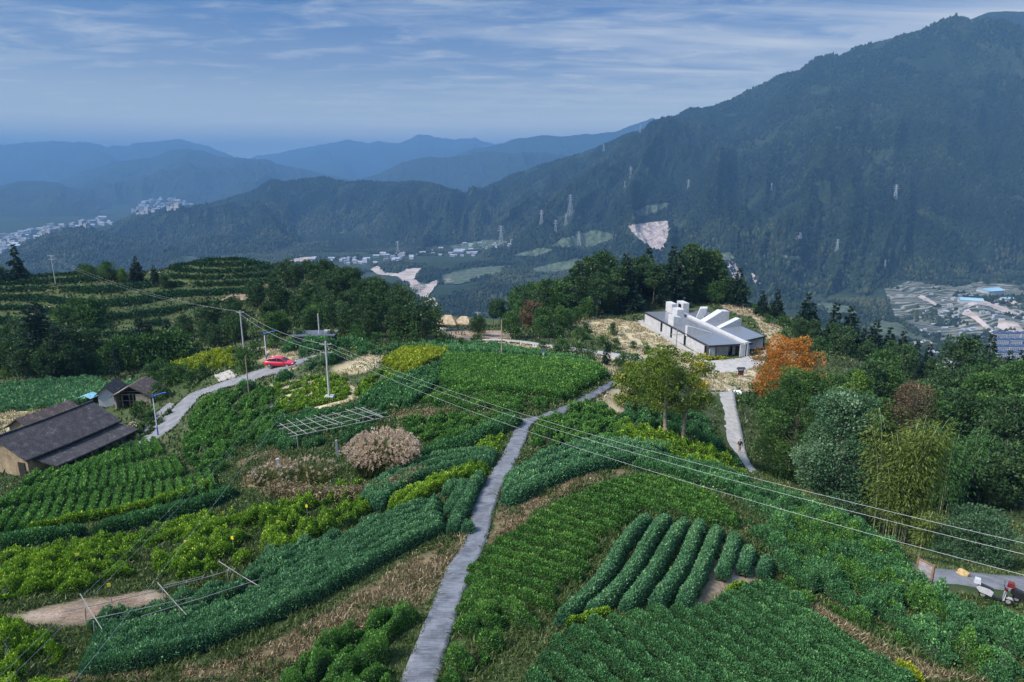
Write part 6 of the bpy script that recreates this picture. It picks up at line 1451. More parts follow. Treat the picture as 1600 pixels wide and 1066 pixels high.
def grass_object(name, xy, hmin, hmax, mat, lean, seed, wid=.16, kind='stuff', thin=None):
    x, y = xy[:, 0], xy[:, 1]; ok = off_roads(x, y); x, y = x[ok], y[ok]
    if thin is not None:
        k = vnoise(x / 1.3, y / 1.3, seed) + .4 * vnoise(x / .5, y / .5, seed + 1) > thin; x, y = x[k], y[k]
    d = np.sqrt(x * x + y * y + 500); h = rng.uniform(hmin, hmax, len(x)) * (1 + .35 * vnoise(x / 2.5, y / 2.5, seed + 4)); w = np.clip(d * .0011, .03, .5) * wid / .16
    V = blades(np.stack([x, y, hill_h(x, y) - .03], -1), h, w, lean)
    STAT['leaf'] += len(x)
    return tag(link(name, mesh_np(name, V.reshape(-1, 3), np.arange(len(x) * 4).reshape(-1, 4), mat=mat, attrs={'tint': np.repeat(rng.random(len(x)), 4)})), kind=kind)
near_dry = [q for q in dry_w if np.array(q)[:, 1].mean() < 75]; far_dry = [q for q in dry_w if np.array(q)[:, 1].mean() >= 75]
grass_object('dry_grass', scatter_in(near_dry, 420), .12, .38, m_dry, 1.1, 31, thin=-.35)
grass_object('dry_grass', scatter_in(far_dry, 22), .25, .6, m_straw, .9, 32, thin=.0)
grass_object('grass', scatter_in(near_dry, 120), .15, .45, m_grass, .7, 33, wid=.22, thin=.22)
n = 760000; az = rng.uniform(R(-50), R(50), n); rr_ = np.sqrt(rng.uniform(18 ** 2, 95 ** 2, n)) * rng.random(n) ** .22
gxy = np.stack([rr_ * np.sin(az), rr_ * np.cos(az)], -1); dm = paint(dry_w + soil_w, gxy[:, 0], gxy[:, 1], .8); gxy = gxy[dm < .4]
grass_object('grass', gxy, .14, .42, m_grass, .9, 34, wid=.20, thin=-.8)
n = 120000; az = rng.uniform(R(-48), R(48), n); rr_ = np.sqrt(rng.uniform(90 ** 2, 260 ** 2, n))
gxy = np.stack([rr_ * np.sin(az), rr_ * np.cos(az)], -1); dm = paint(dry_w + soil_w, gxy[:, 0], gxy[:, 1], .8); gxy = gxy[dm < .4]
grass_object('grass', gxy, .3, .9, m_grass_far, .9, 35, wid=.30, thin=-.45)
# tufts creeping over the edges of path and roads
e_ = []
for q in ROADS_A:
    k_ = len(q); seg = np.linalg.norm(np.roll(q, -1, 0) - q, axis=1); m_ = rng.choice(k_, int(seg.sum() * 42), p=seg / seg.sum()); t_ = rng.random((len(m_), 1))
    e_.append(q[m_] * (1 - t_) + np.roll(q, -1, 0)[m_] * t_ + rng.normal(0, .10, (len(m_), 2)))
e_ = np.concatenate(e_); k_ = vnoise(e_[:, 0] / .9, e_[:, 1] / .9, 41) + .5 * vnoise(e_[:, 0] / .3, e_[:, 1] / .3, 42) > .0; e_ = e_[k_]
d_ = np.hypot(e_[:, 0], e_[:, 1]); V = blades(np.stack([e_[:, 0], e_[:, 1], hill_h(e_[:, 0], e_[:, 1]) + .02], -1), rng.uniform(.16, .42, len(e_)), np.clip(d_ * .0012, .035, .3), 1.0)
tag(link('edge_grass', mesh_np('edge_grass', V.reshape(-1, 3), np.arange(len(e_) * 4).reshape(-1, 4), mat=m_grass, attrs={'tint': np.repeat(rng.random(len(e_)), 4)})), kind='stuff')
# weeds over the untended ground so that it reads as rough growth
n = 5200; az = rng.uniform(R(-46), R(46), n); rr_ = np.sqrt(rng.uniform(30 ** 2, 240 ** 2, n)); x, y = rr_ * np.sin(az), rr_ * np.cos(az)
dm = paint(dry_w + soil_w, x, y, .8); wx = vnoise(x / 14, y / 14, 71); k = off_roads(x, y) & (wx > -.15) & ((dm < .3) | (rng.random(n) < .16)) & ~inpoly(terr_w, x, y); x, y = x[k], y[k]
g = []
for i in range(len(x)):
    d = math.hypot(x[i], y[i]); s = rng.uniform(.35, .95) * (1 + .5 * (d > 110)); m = int(rng.uniform(16, 30))
    dd = unit(rng.normal(size=(m, 3)) + np.array([0, 0, .4])); P = np.array([x[i], y[i], 0]) + dd * s * np.array([1, 1, .7]) * (rng.random((m, 1)) ** .4)
    P[:, 2] += float(hill_c) * 0; g.append(P)
P = np.concatenate(g); P[:, 2] += hill_h(P[:, 0], P[:, 1]) + .12
d = np.hypot(P[:, 0], P[:, 1]); ln = np.clip(.0042 * d, .14, .6)
V = leaf_quads(P, unit(rng.normal(size=P.shape) * .7 + np.array([0, 0, .6])), ln, ln * .55)
tag(link('weeds', mesh_np('weeds', V.reshape(-1, 3), np.arange(len(P) * 4).reshape(-1, 4), mat=LM['olive'], attrs={'tint': np.repeat(rng.beta(2, 2, len(P)), 4)})), kind='stuff')
# the pampas clump on the bank
def pampas(label, base, rad, hgt, nb, npl):
    t = thing('pampas_grass', label, 'pampas grass', tuple(base))
    def pts(n, rmax):
        a = rng.uniform(0, 6.283, n); r = rmax * np.sqrt(rng.random(n)); return a, r, np.stack([r * np.cos(a), r * np.sin(a), np.zeros(n)], -1)
    a, r, P = pts(nb, rad * .62); out = r / rad * .9 + .12
    D = unit(np.stack([np.cos(a) * out, np.sin(a) * out, np.ones(nb)], -1) + rng.normal(size=(nb, 3)) * .16)
    V = leaf_quads(P, D, hgt * rng.uniform(.45, .85, nb), .09, bend=1.1)
    link('blades', mesh_np('blades', V.reshape(-1, 3), np.arange(nb * 4).reshape(-1, 4), mat=m_pgrass, attrs={'tint': np.repeat(rng.random(nb), 4)}), t)
    a, r, P = pts(npl, rad * .72); out = r / rad * 1.0 + .08
    D = unit(np.stack([np.cos(a) * out, np.sin(a) * out, np.ones(npl)], -1) + rng.normal(size=(npl, 3)) * .10)
    tip = P + D * (hgt * rng.uniform(.62, 1.0, npl) * (1 - .35 * (r / rad) ** 2))[:, None]
    q = []
    for j in range(13):
        s = tip + D * (.05 * j) - np.array([0, 0, .004 * j * j]); q.append(leaf_quads(s, unit(D + rng.normal(size=(npl, 3)) * .5), .20, .055))
    V = np.concatenate(q); link('plumes', mesh_np('plumes', V.reshape(-1, 3), np.arange(len(V) * 4).reshape(-1, 4), mat=m_plume, attrs={'tint': np.repeat(np.tile(rng.random(npl), 13) * .7 + rng.random(len(V)) * .3, 4)}), t)
m_pgrass = leafmat('pampas_blade', [(0, (.04, .06, .02)), (.5, (.09, .12, .04)), (1, (.20, .20, .08))], trans=.25)
m_plume = leafmat('pampas_plume', [(0, (.28, .19, .16)), (.5, (.50, .37, .32)), (1, (.70, .58, .52))], trans=.35, rough=.9)
p_ = at(600, 738); pampas('large mound of pampas grass with pale pink plumes on the bank', p_, 1.75, 3.8, 3800, 800)
p_ = at(480, 752); pampas('low ragged tuft of long green grass left of the pampas mound', p_, 2.6, 1.7, 2600, 60)
p_ = at(425, 752); pampas('dry grass tuft beside the left stone post', p_, 1.8, 1.3, 1300, 50)
# the bank wall under it
m_bank = simple('bank_stone', (0.085, 0.07, 0.05), .95, .3, 1.3, bump=.9, bscale=3.5)
bl = smooth_line(GL([(428, 770), (470, 778), (520, 782), (575, 779), (620, 766), (655, 748)])[:, :2], .4, 2)
k = len(bl); rows_ = []
for j, (zz_, oo) in enumerate(((-.3, 0), (.25, .06), (.45, .16), (.6, .34), (.5, 1.2))):
    o2 = oo + .10 * vnoise(np.arange(k) * .5, np.full(k, j * 2.3), 5)
    nn_ = unit(np.gradient(bl, axis=0)); nn_ = np.stack([-nn_[:, 1], nn_[:, 0]], -1); xy = bl + nn_ * o2[:, None]
    rows_.append(np.concatenate([xy, (hill_h(bl[:, 0], bl[:, 1]) + zz_ * (1 - .5 * np.abs(np.linspace(-1, 1, k)) ** 3) + .08 * vnoise(np.arange(k) * .7, np.full(k, j), 9))[:, None]], -1))
tag(link('bank_wall', mesh_np('bank_wall', np.stack(rows_), grid_quads(5, k), mat=m_bank, smooth=False)), 'rough earth and stone bank wall below the pampas grass', 'bank wall')
bx = np.repeat(bl, 200, 0) + rng.normal(0, .42, (k * 200, 2)); zb = hill_h(bx[:, 0], bx[:, 1]) + rng.uniform(0, 1.15, len(bx))
V = leaf_quads(np.stack([bx[:, 0], bx[:, 1] - .1, zb], -1), unit(rng.normal(size=(len(bx), 3)) * .5 + np.array([0, -.35, -.15])), .38, .07, bend=.8)
tag(link('hanging_grass', mesh_np('hanging_grass', V.reshape(-1, 3), np.arange(len(bx) * 4).reshape(-1, 4), mat=m_dry, attrs={'tint': np.repeat(rng.random(len(bx)) * .8, 4)})), kind='stuff')

# ------------------------------------------------------------------ poles, lamps, wires
m_cpole = simple('pole_concrete', (0.42, 0.42, 0.42), .85, .12, 1.5)
m_wpole = simple('pole_timber', (0.30, 0.24, 0.17), .9, .25, 1.2)
m_galv = simple('galvanised', (0.36, 0.38, 0.40), .45, .1, 2)
m_ins = simple('insulator', (0.30, 0.26, 0.24), .3, .1, 2)
m_lampw = simple('lamp_white', (0.62, 0.66, 0.72), .4, .08, 2); m_lampb = simple('lamp_blue', (0.03, 0.14, 0.46), .4, .1, 2)
m_wire = simple('wire', (0.42, 0.43, 0.44), .5, .05, 2)
def pole(label, base, H, r=.15, arms=(), mat=None, block=None, rz=0.0, name='utility_pole'):
    t = thing(name, label, 'utility pole' if name == 'utility_pole' else 'pole', tuple(base), rz)
    mb = MB(); mb.tube([(0, 0, -.3), (0, 0, H * .5), (0, 0, H)], [r, r * .85, r * .7], 8); mb.build('mast', mat or m_cpole, t, smooth=False)
    for z, l in arms:
        mb = MB(); mb.box((0, -.02, z), (l, .09, .09)); mb.tube([(-l * .3, -.02, z), (0, 0, z - .45), (l * .3, -.02, z)], .025, 4); c = mb.build('crossarm', m_galv, t)
        mb = MB()
        for x in (-l * .46, -l * .2, l * .2, l * .46): mb.tube([(x, -.02, z), (x, -.02, z + .12), (x, -.02, z + .2)], [.035, .06, .03], 6)
        mb.build('insulators', m_ins, c)
    if block:
        mb = MB(); mb.hexa([(-block, -block, -.5), (block, -block, -.5), (block, block, -.5), (-block, block, -.5)], [(-block * .9, -block * .9, .75), (block * .9, -block * .9, .75), (block * .9, block * .9, .75), (-block * .9, block * .9, .75)]); mb.build('footing', m_conc, t)
    return t
b511 = at(515, 627); pole('concrete utility pole on a square block in the middle of the left slope', b511, 8.1, .15, ((7.7, 1.5), (6.6, 1.5)), block=.62)
b378 = at(381, 547); pole('slim concrete utility pole against the dark wood above the road', b378, 7.8, .15, ((7.5, 1.3),))
pole('grey utility pole behind the block mounted one', at(500, 536), 6.3, .16)
pole('thin timber pole at the road edge below the pale mats', at(389, 614), 5.5, .10, mat=m_wpole)
b783 = at(784, 563); pole('tall bare timber pole at the far edge of the smooth field', b783, 5.9, .11, mat=m_wpole)
b745 = at(747, 523); pole('utility pole with small crossarm beside the thatched pavilion', b745, 5.4, .14, ((5.2, 1.4),))
bsk = at(87, 445); pole('utility pole with crossarm on the left skyline', bsk, 9.0, .11, ((8.7, 2.0), (7.6, 1.6)))
bsk2 = at(68, 428); pole('slim pole further left on the skyline', bsk2, 6.5, .14)
pole('pale pole standing in the left hill wood', at(444, 476), 6.5, .14, mat=m_cpole)
bmu = at(1053, 598); pole('pale timber pole with crossarm in front of the museum wall', bmu, 9.2, .10, ((8.3, 1.8),), mat=m_wpole)
boff = np.array([24.6, 20.5, 0]); boff[2] = float(hill_h(boff[0:1], boff[1:2])[0]); 
def lamp(label, base, H, rz):
    t = thing('street_lamp', label, 'street lamp', tuple(base), rz)
    mb = MB(); mb.tube([(0, 0, -.2), (0, 0, H * .22)], [.11, .10], 8); mb.build('base', m_lampb, t)
    mb = MB(); mb.tube([(0, 0, H * .22), (0, 0, H * .9)], [.085, .07], 8); mb.build('mast', m_lampw, t)
    mb = MB(); mb.tube([(0, 0, H * .9), (0, 0, H)], [.09, .09], 8); mb.tube([(0, 0, H * .95), (.7, 0, H * .99), (1.35, 0, H + .12)], [.07, .06, .05], 6); mb.build('arm', m_lampb, t)
    mb = MB(); mb.box((1.5, 0, H + .13), (.55, .22, .09)); mb.build('lamp_head', m_lampb, t)
lamp('blue and white street lamp beside the road at the farmhouse', at(247, 680), 6.0, R(8))
lamp('blue and white street lamp behind the red car', at(417, 565), 5.0, R(5))
def wire(label, a, b, sag, r=.018, group='power lines'):
    n = 28; a, b = np.array(a, float), np.array(b, float); t = np.linspace(0, 1, n)[:, None]; P = a * (1 - t) + b * t; P[:, 2] -= sag * 4 * (t * (1 - t))[:, 0]
    mb = MB(); mb.tube([tuple(p) for p in P], r, 4); tag(mb.build('power_line', m_wire), label, 'power line', group)
T5 = np.array(b511) + np.array([0, 0, 7.8]); T5b = np.array(b511) + np.array([0, 0, 6.75])
E1, E2, E3 = unproj(1790, 892, 27.0), unproj(1790, 912, 26.8), unproj(1790, 948, 26.4)
wire('upper power line crossing the right fields to the picture edge', T5 + [.6, 0, 0], E1, 1.5, .0075)
wire('middle power line crossing the right fields to the picture edge', T5 - [.6, 0, 0], E2, 1.5, .0075)
wire('lowest power line crossing the right fields to the picture edge', T5b + [.6, 0, 0], E3, 1.6, .0075)
E4, E5 = unproj(-130, 1180, 23.0), unproj(-110, 1185, 22.8); E6 = unproj(40, 1160, 22.0)
wire('power line running to bottom left corner, upper of a close pair', T5 - [.65, 0, 0], E4, .9, .0065)
wire('power line running to bottom left corner, lower of a close pair', T5b - [.65, 0, 0], E5, .6, .0065)
wire('single thin power line over the bamboo frame', T5b, E6, .5, .007)
T3 = np.array(b378) + [0, 0, 7.65]
wire('power line from the concrete pole up to the left skyline', T3 - [.5, 0, 0], np.array(bsk) + [0, 0, 8.6], 2.0, .008)
wire('second power line from the concrete pole to the left skyline', T3 + [.5, 0, 0], np.array(bsk) + [.8, 0, 7.6], 2.4, .008)
wire('power line between the two concrete poles, upper', T3 + [.5, 0, 0], T5 + [-.5, 0, 0], .9, .014)
wire('power line between the two concrete poles, lower', T3 - [.5, 0, 0], T5b + [-.5, 0, 0], 1.1, .014)
wire('line from the pavilion pole into the knoll wood', np.array(b745) + [.5, 0, 5.2], unproj(775, 513, 205), .3, .016)

# ------------------------------------------------------------------ timber frames in the fields
def plane_of(p):
    p = np.array(p); nrm = np.cross(p[1] - p[0], p[2] - p[0]); return p[0], nrm / np.linalg.norm(nrm)
def on_plane(pl, u, v):
    o = np.array([0, 0, CZ]); d = unproj(u, v, 1.0) - o; return o + d * ((pl[0] - o) @ pl[1]) / (d @ pl[1])
m_pole2 = simple('bare_pole', (0.22, 0.215, 0.21), .9, .2, 1.2)
def frame(name, label, sc, org, posts, rails, crosses, fit, r, cat):
    f = lambda q: (org[0] + q[0] / sc, org[1] + q[1] / sc)
    tops = []
    for tp, ft in posts:
        g = G(*f(ft)); d = proj(g)[2]; h = (ft[1] - tp[1]) / sc * d / FPX / .93; tops.append((np.array(g), h))
    hm = np.median([h for _, h in tops])
    pl = plane_of([tops[i][0] + np.array([0, 0, tops[i][1]]) for i in fit])
    t = thing(name, label, cat, tuple(tops[0][0])); o = tops[0][0]
    for (tp, ft), (g, h) in zip(posts, tops):
        top = on_plane(pl, *f(tp)); mb = MB(); gz = float(hill_h(top[0:1], top[1:2])[0]); mb.tube([(*(np.array([g[0], g[1], gz - .3]) - o),), (*(top - o),)], r * 1.25, 6); mb.build('post', m_pole2, t)
    for nm, ls, dz in (('rail', rails, .0), ('cross_pole', crosses, 2.1 * r)):
        for a, b in ls:
            A, B = on_plane(pl, *f(a)), on_plane(pl, *f(b)); m_ = (A + B) / 2 - np.array([0, 0, .04])
            mb = MB(); mb.tube([tuple(x - o + np.array([0, 0, dz])) for x in (A, m_, B)], [r, r * .95, r * .85], 6); mb.build(nm, m_pole2, t)
frame('timber_trellis', 'long grey timber trellis of bare poles above the pampas grass', 6.667, (420, 620),
      [((150, 322), (152, 476)), ((292, 402), (310, 545)), ((590, 240), (597, 320)), ((760, 288), (770, 398)), ((978, 128), (985, 292)), ((1262, 198), (1268, 305))],
      [((85, 306), (1005, 108)), ((108, 336), (1142, 130)), ((200, 386), (1235, 160)), ((215, 418), (1272, 200))],
      [((115, 285), (312, 412)), ((190, 245), (405, 395)), ((285, 235), (500, 370)), ((385, 220), (615, 340)), ((475, 200), (720, 300)), ((550, 195), (780, 290)), ((665, 170), (940, 260)), ((800, 135), (1090, 240)), ((895, 115), (1192, 224)), ((975, 120), (1205, 220))], (0, 1, 4), .036, 'trellis')
frame('pole_lattice', 'low frame of crossed bamboo poles over bushes at the bottom left', 3.95, (0, 796),
      [((525, 606), (527, 692)), ((578, 690), (584, 792)), ((1003, 492), (1008, 615)), ((1108, 602), (1113, 712)), ((1405, 386), (1410, 460)), ((1594, 470), (1596, 562))],
      [((392, 632), (1000, 496)), ((985, 492), (1452, 368)), ((1010, 470), (1250, 412)), ((495, 690), (1178, 544)), ((870, 662), (1605, 430))],
      [((495, 525), (632, 746)), ((972, 455), (1152, 656)), ((1350, 324), (1625, 494))], (0, 1, 4), .022, 'bamboo frame')
# stone posts
for u, v, h, w, l in ((436, 742, 1.55, .36, 'short thick grey stone post at the left end of the bank'), (527, 713, 1.6, .22, 'weathered slim stone post beside the pampas grass')):
    b = at(u, v); mb = MB(); mb.hexa([(-w / 2, -w / 2, -.3), (w / 2, -w / 2, -.3), (w / 2, w / 2, -.3), (-w / 2, w / 2, -.3)], [(-w * .44, -w * .44, h), (w * .44, -w * .44, h), (w * .40, w * .44, h + .03), (-w * .44, w * .4, h)]); mb.box((0, 0, h + .03), (w * .7, w * .7, .08))
    tag(mb.build('stone_post', m_conc, loc=b, rotz=.3), l, 'stone post')
# yellow insect traps on sticks
m_yel = simple('yellow_card', (0.80, 0.66, 0.03), .5, .05, 2)
for i, (u, v, l) in enumerate(((124, 892, 'among lime bushes left of the bare strip'), (293, 871, 'left of the bamboo frame top'), (366, 865, 'above the right end of the bamboo frame'), (175, 943, 'at the bare earth strip by the frame'), (351, 823, 'highest one among the lime bushes'), (481, 813, 'in the bright lime bushes below the bank'), (436, 839, 'near the dark low bushes below the bank'))):
    b = at(u, v); t = thing('sticky_trap', 'small yellow sticky trap card ' + l, 'insect trap', b, rng.uniform(-.5, .5), 'yellow sticky traps')
    mb = MB(); mb.box((0, 0, .6), (.03, .03, 1.5)); mb.build('stick', m_pole2, t); mb = MB(); mb.box((0, -.03, 1.15), (.17, .02, .21)); mb.build('card', m_yel, t)
# drying mats beside the road
m_mat = simple('pale_mat', (0.30, 0.28, 0.245), .9, .12, 1.5)
for q, l in (([(335, 588), (346, 584), (356, 594), (343, 599)], 'pale drying mat by the road, left of three'), ([(347, 584), (352, 582), (366, 592), (357, 594)], 'pale drying mat by the road, middle of three'), ([(353, 582), (358, 580), (371, 588), (367, 592)], 'pale drying mat by the road, right of three'), ([(386, 541), (399, 540), (405, 548), (388, 549)], 'large pale mat on the ground behind the second street lamp')):
    w = GL(q); mb = MB(); mb.hexa([tuple(p + np.array([0, 0, .10])) for p in w[[3, 2, 1, 0]]], [tuple(p + np.array([0, 0, .24])) for p in w[[3, 2, 1, 0]]]); tag(mb.build('drying_mat', m_mat), l, 'drying mat')
# solar lamp at the field edge
b = at(849, 567); t = thing('solar_lamp', 'short white post with small dark solar panel at the field edge', 'solar lamp', b, .2)
mb = MB(); mb.box((0, 0, .8), (.16, .16, 2.0)); mb.build('post', m_lampw, t); mb = MB(); mb.mesh([(-.35, -.25, 1.8), (.35, -.25, 1.8), (.35, .25, 2.0), (-.35, .25, 2.0), (-.35, -.25, 1.76), (.35, -.25, 1.76), (.35, .25, 1.96), (-.35, .25, 1.96)], [(0, 1, 2, 3), (7, 6, 5, 4), (0, 4, 5, 1), (1, 5, 6, 2), (2, 6, 7, 3), (3, 7, 4, 0)]); mb.build('solar_panel', m_steel, t)
# wooden board and post by the scooter road
m_brown = simple('brown_timber', (0.20, 0.115, 0.06), .8, .2, 2.5); m_board = simple('grey_board', (0.26, 0.24, 0.25), .8, .2, (2.5))
b = at(1453, 923); g2 = at(1429, 912); dv = np.array(g2) - np.array(b); t = thing('notice_board', 'weathered wooden notice board on a brown post beside the road', 'notice board', b, math.atan2(dv[1], dv[0]) + math.pi)
Lb = float(np.hypot(dv[0], dv[1]))
mb = MB(); mb.box((0, 0, .8), (.12, .12, 2.0)); mb.build('post', m_brown, t); mb = MB(); mb.box((-Lb, 0, .8), (.12, .12, 2.0)); mb.build('post', m_brown, t)
mb = MB()
for k in range(3): mb.box((-Lb / 2, -.02, .95 + .29 * k), (Lb - .13, .05, .27))
bo = mb.build('board', m_board, t); mb = MB(); mb.box((-Lb / 2, 0, 1.72), (Lb + .1, .10, .08)); mb.build('top_rail', m_brown, bo)
# red-brown signboard with a roof at the plaza edge
m_red = simple('dark_red_timber', (0.13, 0.035, 0.025), .6, .2, 3)
b = at(1157, 589); t = thing('signboard', 'small dark red signboard with little roof at the plaza edge', 'signboard', b, .05)
for x in (-.5, .5): mb = MB(); mb.box((x, 0, .75), (.14, .14, 1.9)); mb.build('post', m_red, t)
mb = MB(); mb.box((0, 0, .85), (.84, .06, 1.1)); mb.build('panel', m_red, t)
mb = MB(); mb.mesh([(-.85, -.4, 1.62), (.85, -.4, 1.62), (.85, .4, 1.62), (-.85, .4, 1.62), (-.7, 0, 2.05), (.7, 0, 2.05)], [(0, 1, 5, 4), (2, 3, 4, 5), (1, 2, 5), (3, 0, 4), (3, 2, 1, 0)]); mb.build('roof', m_steel, t)
# pale sheet, sack, sawn log
b = at(1147, 614); mb = MB(); rr = random.Random(5)
for k in range(5): mb.hexa([(-1 + k * .45, -.5, -.1), (-.6 + k * .45, -.5, -.1), (-.6 + k * .45, .5, -.1), (-1 + k * .45, .5, -.1)], [(-1 + k * .45, -.4, .2 + rr.random() * .25), (-.61 + k * .45, -.45, .2 + rr.random() * .25), (-.61 + k * .45, .4, .3 + rr.random() * .2), (-1 + k * .45, .45, .25 + rr.random() * .2)])
tag(mb.build('tarpaulin', simple('white_sheet', (.62, .68, .72), .6, .1, 2), loc=b), 'crumpled white sheet lying at the top of the pale lane', 'tarpaulin')
b = at(1503, 903); bm = bmesh.new(); bmesh.ops.create_icosphere(bm, subdivisions=3, radius=.42)
for v in bm.verts: v.co = v.co * (1 + .22 * float(vnoise(np.array([v.co.x * 4 + 3]), np.array([v.co.y * 4 + v.co.z * 3]), 3)[0])); v.co.z = max(-.22, v.co.z * .72)
for f in bm.faces: f.smooth = True
me = bpy.data.meshes.new('sack'); bm.to_mesh(me); bm.free(); me.materials.append(simple('sack_cloth', (.42, .29, .12), .9, .15, 3)); tag(link('sack', me, loc=(b[0], b[1], b[2] + .28)), 'lumpy yellow-brown sack lying at the road edge', 'sack')

# ------------------------------------------------------------------ the red car
m_redc, nt, out = newmat('car_red'); pp = nt.nodes.new('ShaderNodeBsdfPrincipled'); pp.inputs['Base Color'].default_value = (.52, .012, .03, 1); pp.inputs['Roughness'].default_value = .3; pp.inputs['Coat Weight'].default_value = .6; pp.inputs['Coat Roughness'].default_value = .06
L(nt, pp.outputs[0], out.inputs[0])
m_tyre = simple('tyre', (.012, .012, .012), .8, .1, 4); m_rim = simple('rim', (.55, .55, .57), .3, .1, 4, metal=.6); m_light = simple('headlight', (.75, .76, .78), .15, .05, 4); m_tail = simple('taillight', (.35, .01, .01), .2, .05, 4)
def car(label, loc, rz):
    t = thing('car', label, 'car', loc, rz)
    # stations along x (rear -2.3 .. front 2.3): half width, sill z, waist z
    st = [(-2.32, .68, .42, .78), (-2.22, .82, .30, .92), (-1.75, .89, .24, .98), (-1.0, .91, .21, .96), (0, .92, .21, .93), (.9, .91, .21, .91), (1.5, .89, .23, .86), (2.0, .83, .27, .76), (2.24, .74, .32, .66), (2.33, .60, .40, .56)]
    V = []; Q = []
    for x, w, z0, z1 in st: V += [(x, -w * .86, z0), (x, -w, (z0 + z1) / 2 - .05), (x, -w * .97, z1 - .07), (x, -w * .82, z1), (x, 0, z1 + .04), (x, w * .82, z1), (x, w * .97, z1 - .07), (x, w, (z0 + z1) / 2 - .05), (x, w * .86, z0)]
    n = len(st); Q = [(i * 9 + j, i * 9 + j + 1, (i + 1) * 9 + j + 1, (i + 1) * 9 + j) for i in range(n - 1) for j in range(8)] + [(i * 9 + 8, i * 9, (i + 1) * 9, (i + 1) * 9 + 8) for i in range(n - 1)]
    mb = MB(); mb.mesh(V, [q[::-1] for q in Q] + [tuple(range(9)), tuple(range(n * 9 - 1, (n - 1) * 9 - 1, -1))]); mb.build('body', m_redc, t, smooth=True)
    cb = [(-1.95, .70, .97, .97), (-1.25, .76, .95, 1.36), (-.55, .78, .94, 1.45), (.15, .78, .93, 1.43), (.65, .76, .92, 1.26), (1.25, .70, .90, .90)]
    V = []; 
    for x, w, z0, z1 in cb: V += [(x, -w, z0), (x, -w * .78 if z1 > z0 else -w * .98, z1), (x, w * .78 if z1 > z0 else w * .98, z1), (x, w, z0)]
    n = len(cb); mb = MB(); mb.mesh(V, [(i * 4 + j, (i + 1) * 4 + j, (i + 1) * 4 + j + 1, i * 4 + j + 1) for i in range(n - 1) for j in range(3)][::1]); mb.build('windows', m_glassd, t)
    mb = MB()
    V = []
    for x, w, z in ((-1.42, .60, 1.31), (-1.15, .63, 1.405), (-.55, .63, 1.475), (.15, .63, 1.455), (.5, .61, 1.33)): V += [(x, -w, z), (x, 0, z + .025), (x, w, z)]
    mb.mesh(V, [(i * 3 + j, (i + 1) * 3 + j, (i + 1) * 3 + j + 1, i * 3 + j + 1) for i in range(4) for j in range(2)])
    for s in (-1, 1):
        mb.tube([(-2.0, s * .72, .98), (-1.42, s * .62, 1.33), (-.55, s * .64, 1.455), (.15, s * .64, 1.44), (.6, s * .63, 1.28), (1.28, s * .70, .91)], .045, 5); mb.tube([(-.2, s * .64, 1.44), (-.15, s * .82, .94)], .04, 5)
    mb.build('roof', m_redc, t)
    for x in (-1.38, 1.42):
        for s in (-1, 1):
            mb = MB(); mb.tube([(x, s * .70, .31), (x, s * .915, .31)], .315, 16); w = mb.build('wheel', m_tyre, t)
            mb = MB(); mb.tube([(x, s * .90, .31), (x, s * .925, .31)], .20, 10); mb.build('rim', m_rim, w)
    for s in (-1, 1):
        mb = MB(); mb.box((2.17, s * .62, .62), (.28, .26, .12), -s * .45); mb.build('headlight', m_light, t)
        mb = MB(); mb.box((-2.24, s * .62, .78), (.12, .34, .14), s * .25); mb.build('taillight', m_tail, t)
        mb = MB(); mb.box((.78, s * .98, .98), (.14, .18, .12)); mb.build('mirror', m_redc, t)
    mb = MB(); mb.box((2.30, 0, .47), (.06, .8, .14)); mb.build('grille', m_steel, t)
a_, b_ = G(424, 576), G(452, 570.5); car('glossy red saloon car parked on the road beside the street lamp', tuple((a_ + b_) / 2 + np.array([0, 0, .12])), math.atan2(b_[1] - a_[1], b_[0] - a_[0]))

